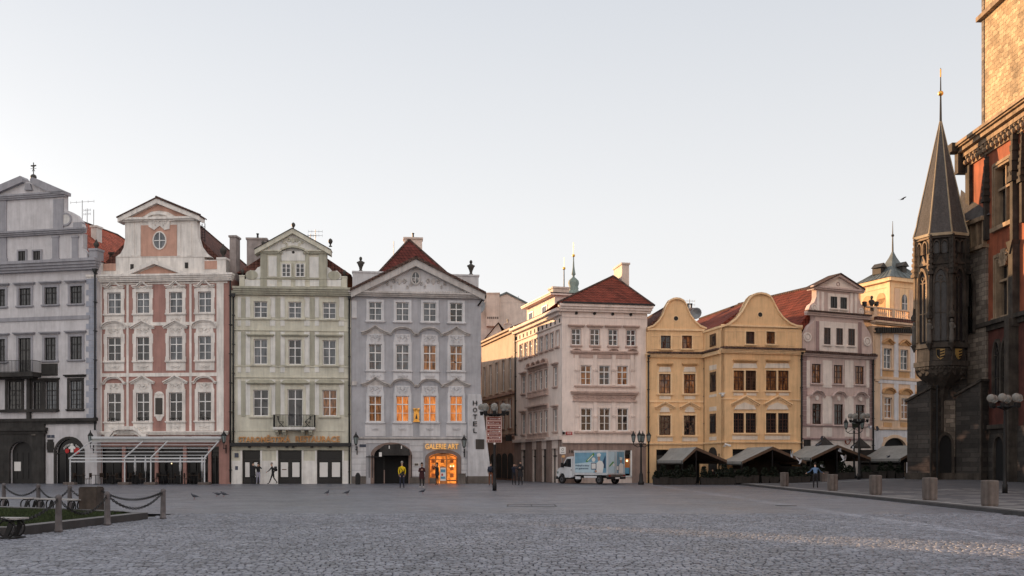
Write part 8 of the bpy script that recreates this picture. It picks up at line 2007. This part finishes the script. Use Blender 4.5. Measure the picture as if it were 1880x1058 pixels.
for i, px in enumerate((1225, 1262, 1385, 1412, 1500, 1560)):
    t = copy_tree(tb); xx = W(px, 81.2); t.location = (xx, 81.2, gz(xx, 81.2)); t['label'] = 'dark table inside the restaurant tents, %s from the left' % ORD[i]; t['group'] = 'tables in the tents'

M('pigeon', (.055, .06, .075), var=.3, scale=12, streak=0, bump=0); M('pigeon_pale', (.38, .39, .42), var=.3, scale=10, streak=0, bump=0); M('pigeon_leg', (.3, .08, .06), bump=0)
def pigeon_body(m, mat):
    m.m = mat; m.smooth = True
    pts = [(-.17, 0, .10), (-.12, 0, .11), (-.05, 0, .13), (.03, 0, .145), (.08, 0, .175), (.105, 0, .21), (.125, 0, .225), (.15, 0, .222)]
    m.tube(pts, [.012, .022, .052, .060, .042, .026, .026, .006], 10); m.smooth = False
    m.prism([(-.24, .085), (-.12, .10), (-.12, .125), (-.24, .095)], -.028, .028)
def pigeon(px, py, ang, label, peck=False, mat='pigeon'):
    x, y, g = at_feet(px, py); m = MB(mat); pigeon_body(m, mat); m.m = 'pigeon_leg'
    for s_ in (-.02, .02): m.tube([(.0, s_, .1), (.005, s_, 0.005), (.04, s_, .004)], .005, 4)
    m.m = mat
    for s_ in (-1, 1): m.prism([(-.17, .10), (-.02, .10), (.05, .14), (.0, .165), (-.12, .135)], s_ * .05 - .006, s_ * .05 + .006)
    o = m.build('pigeon', None, loc=(x, y, g)); o.rotation_euler = (0, .45 if peck else 0, ang); o.scale = (1.15,) * 3; tag(o, label, 'pigeon', 'pigeons on the cobbles')
pigeon(357, 917, pi, 'pigeon walking on the cobbles, leftmost of all'); pigeon(397, 912, 0, 'pigeon pecking with its tail up, left of its close neighbour', True); pigeon(411, 912.5, pi, 'pigeon standing close to the right of the pecking one')
pigeon(601, 909.5, 1.2, 'pigeon in front of the right door of the green house, left of two'); pigeon(637, 909.5, .6, 'pigeon in front of the green house corner, right of two'); pigeon(776, 907, .5, 'pigeon at the feet of the person looking at a phone')
def flyer(px, py, Y, ang, flap, label, mat='pigeon', roll=0, s=1.0):
    s *= .85; m = MB(mat); pigeon_body(m, mat)
    for s_ in (-1, 1):
        c, q = cos(flap), sin(flap)
        w = [(.06, .03, .15), (.10, .16, .15), (.05, .30, .15), (-.06, .34, .15), (-.08, .18, .15), (-.09, .04, .145)]
        v = [(a, s_ * (b * c), z + b * q) for a, b, z in w]; v2 = [(a, b, z - .008) for a, b, z in v]
        m.add(v + v2, [tuple(range(6)), tuple(range(11, 5, -1))] + [(i, (i + 1) % 6, (i + 1) % 6 + 6, i + 6) for i in range(6)])
    z = EYE + (HY - py) / F * Y; o = m.build('flying_pigeon', None, loc=(W(px, Y), Y, z)); o.rotation_euler = (roll, -.2, ang); o.scale = (s,) * 3; tag(o, label, 'pigeon', 'pigeons in flight')
flyer(1658, 369.5, 52, .3, .15, 'lone pigeon flying high against the sky left of the spire')
flyer(1508, 810, 70, pi, 1.1, 'dark pigeon flying above the third tent roof'); flyer(1505, 821, 70, .2, .2, 'dark pigeon gliding just over the third tent roof', s=1.4); flyer(1612, 793, 66, 0, 1.2, 'dark pigeon with raised wings before the white arch wall')
flyer(1596, 789, 68, 2.4, .6, 'pale pigeon flying right of the globe lamp', 'pigeon_pale'); flyer(1566, 825, 68, 1.2, 1.0, 'pale pigeon flying below the iron lanterns', 'pigeon_pale'); flyer(1541, 832, 70, 2.8, .9, 'pale pigeon flying above the person in blue', 'pigeon_pale')
flyer(1453, 841, 68, 1.5, 1.3, 'pale pigeon flying upright before the second tent', 'pigeon_pale', s=1.3); flyer(1470, 853, 66, 1.0, .8, 'pale pigeon lower right of the upright flying one', 'pigeon_pale', s=1.5); flyer(1551, 849, 66, .4, 1.0, 'pale pigeon flying at the right hand of the person in blue', 'pigeon_pale', s=1.4)
flyer(1632, 842, 70, 0, .3, 'grey pigeon flying below the right hand awning'); flyer(1508, 860, 70, 2.9, .5, 'pale pigeon fluttering by the left hand of the person in blue', 'pigeon_pale')
flyer(835, 668, 76, pi, .2, 'small dark bird flying before the right windows of the lavender house', s=.9)
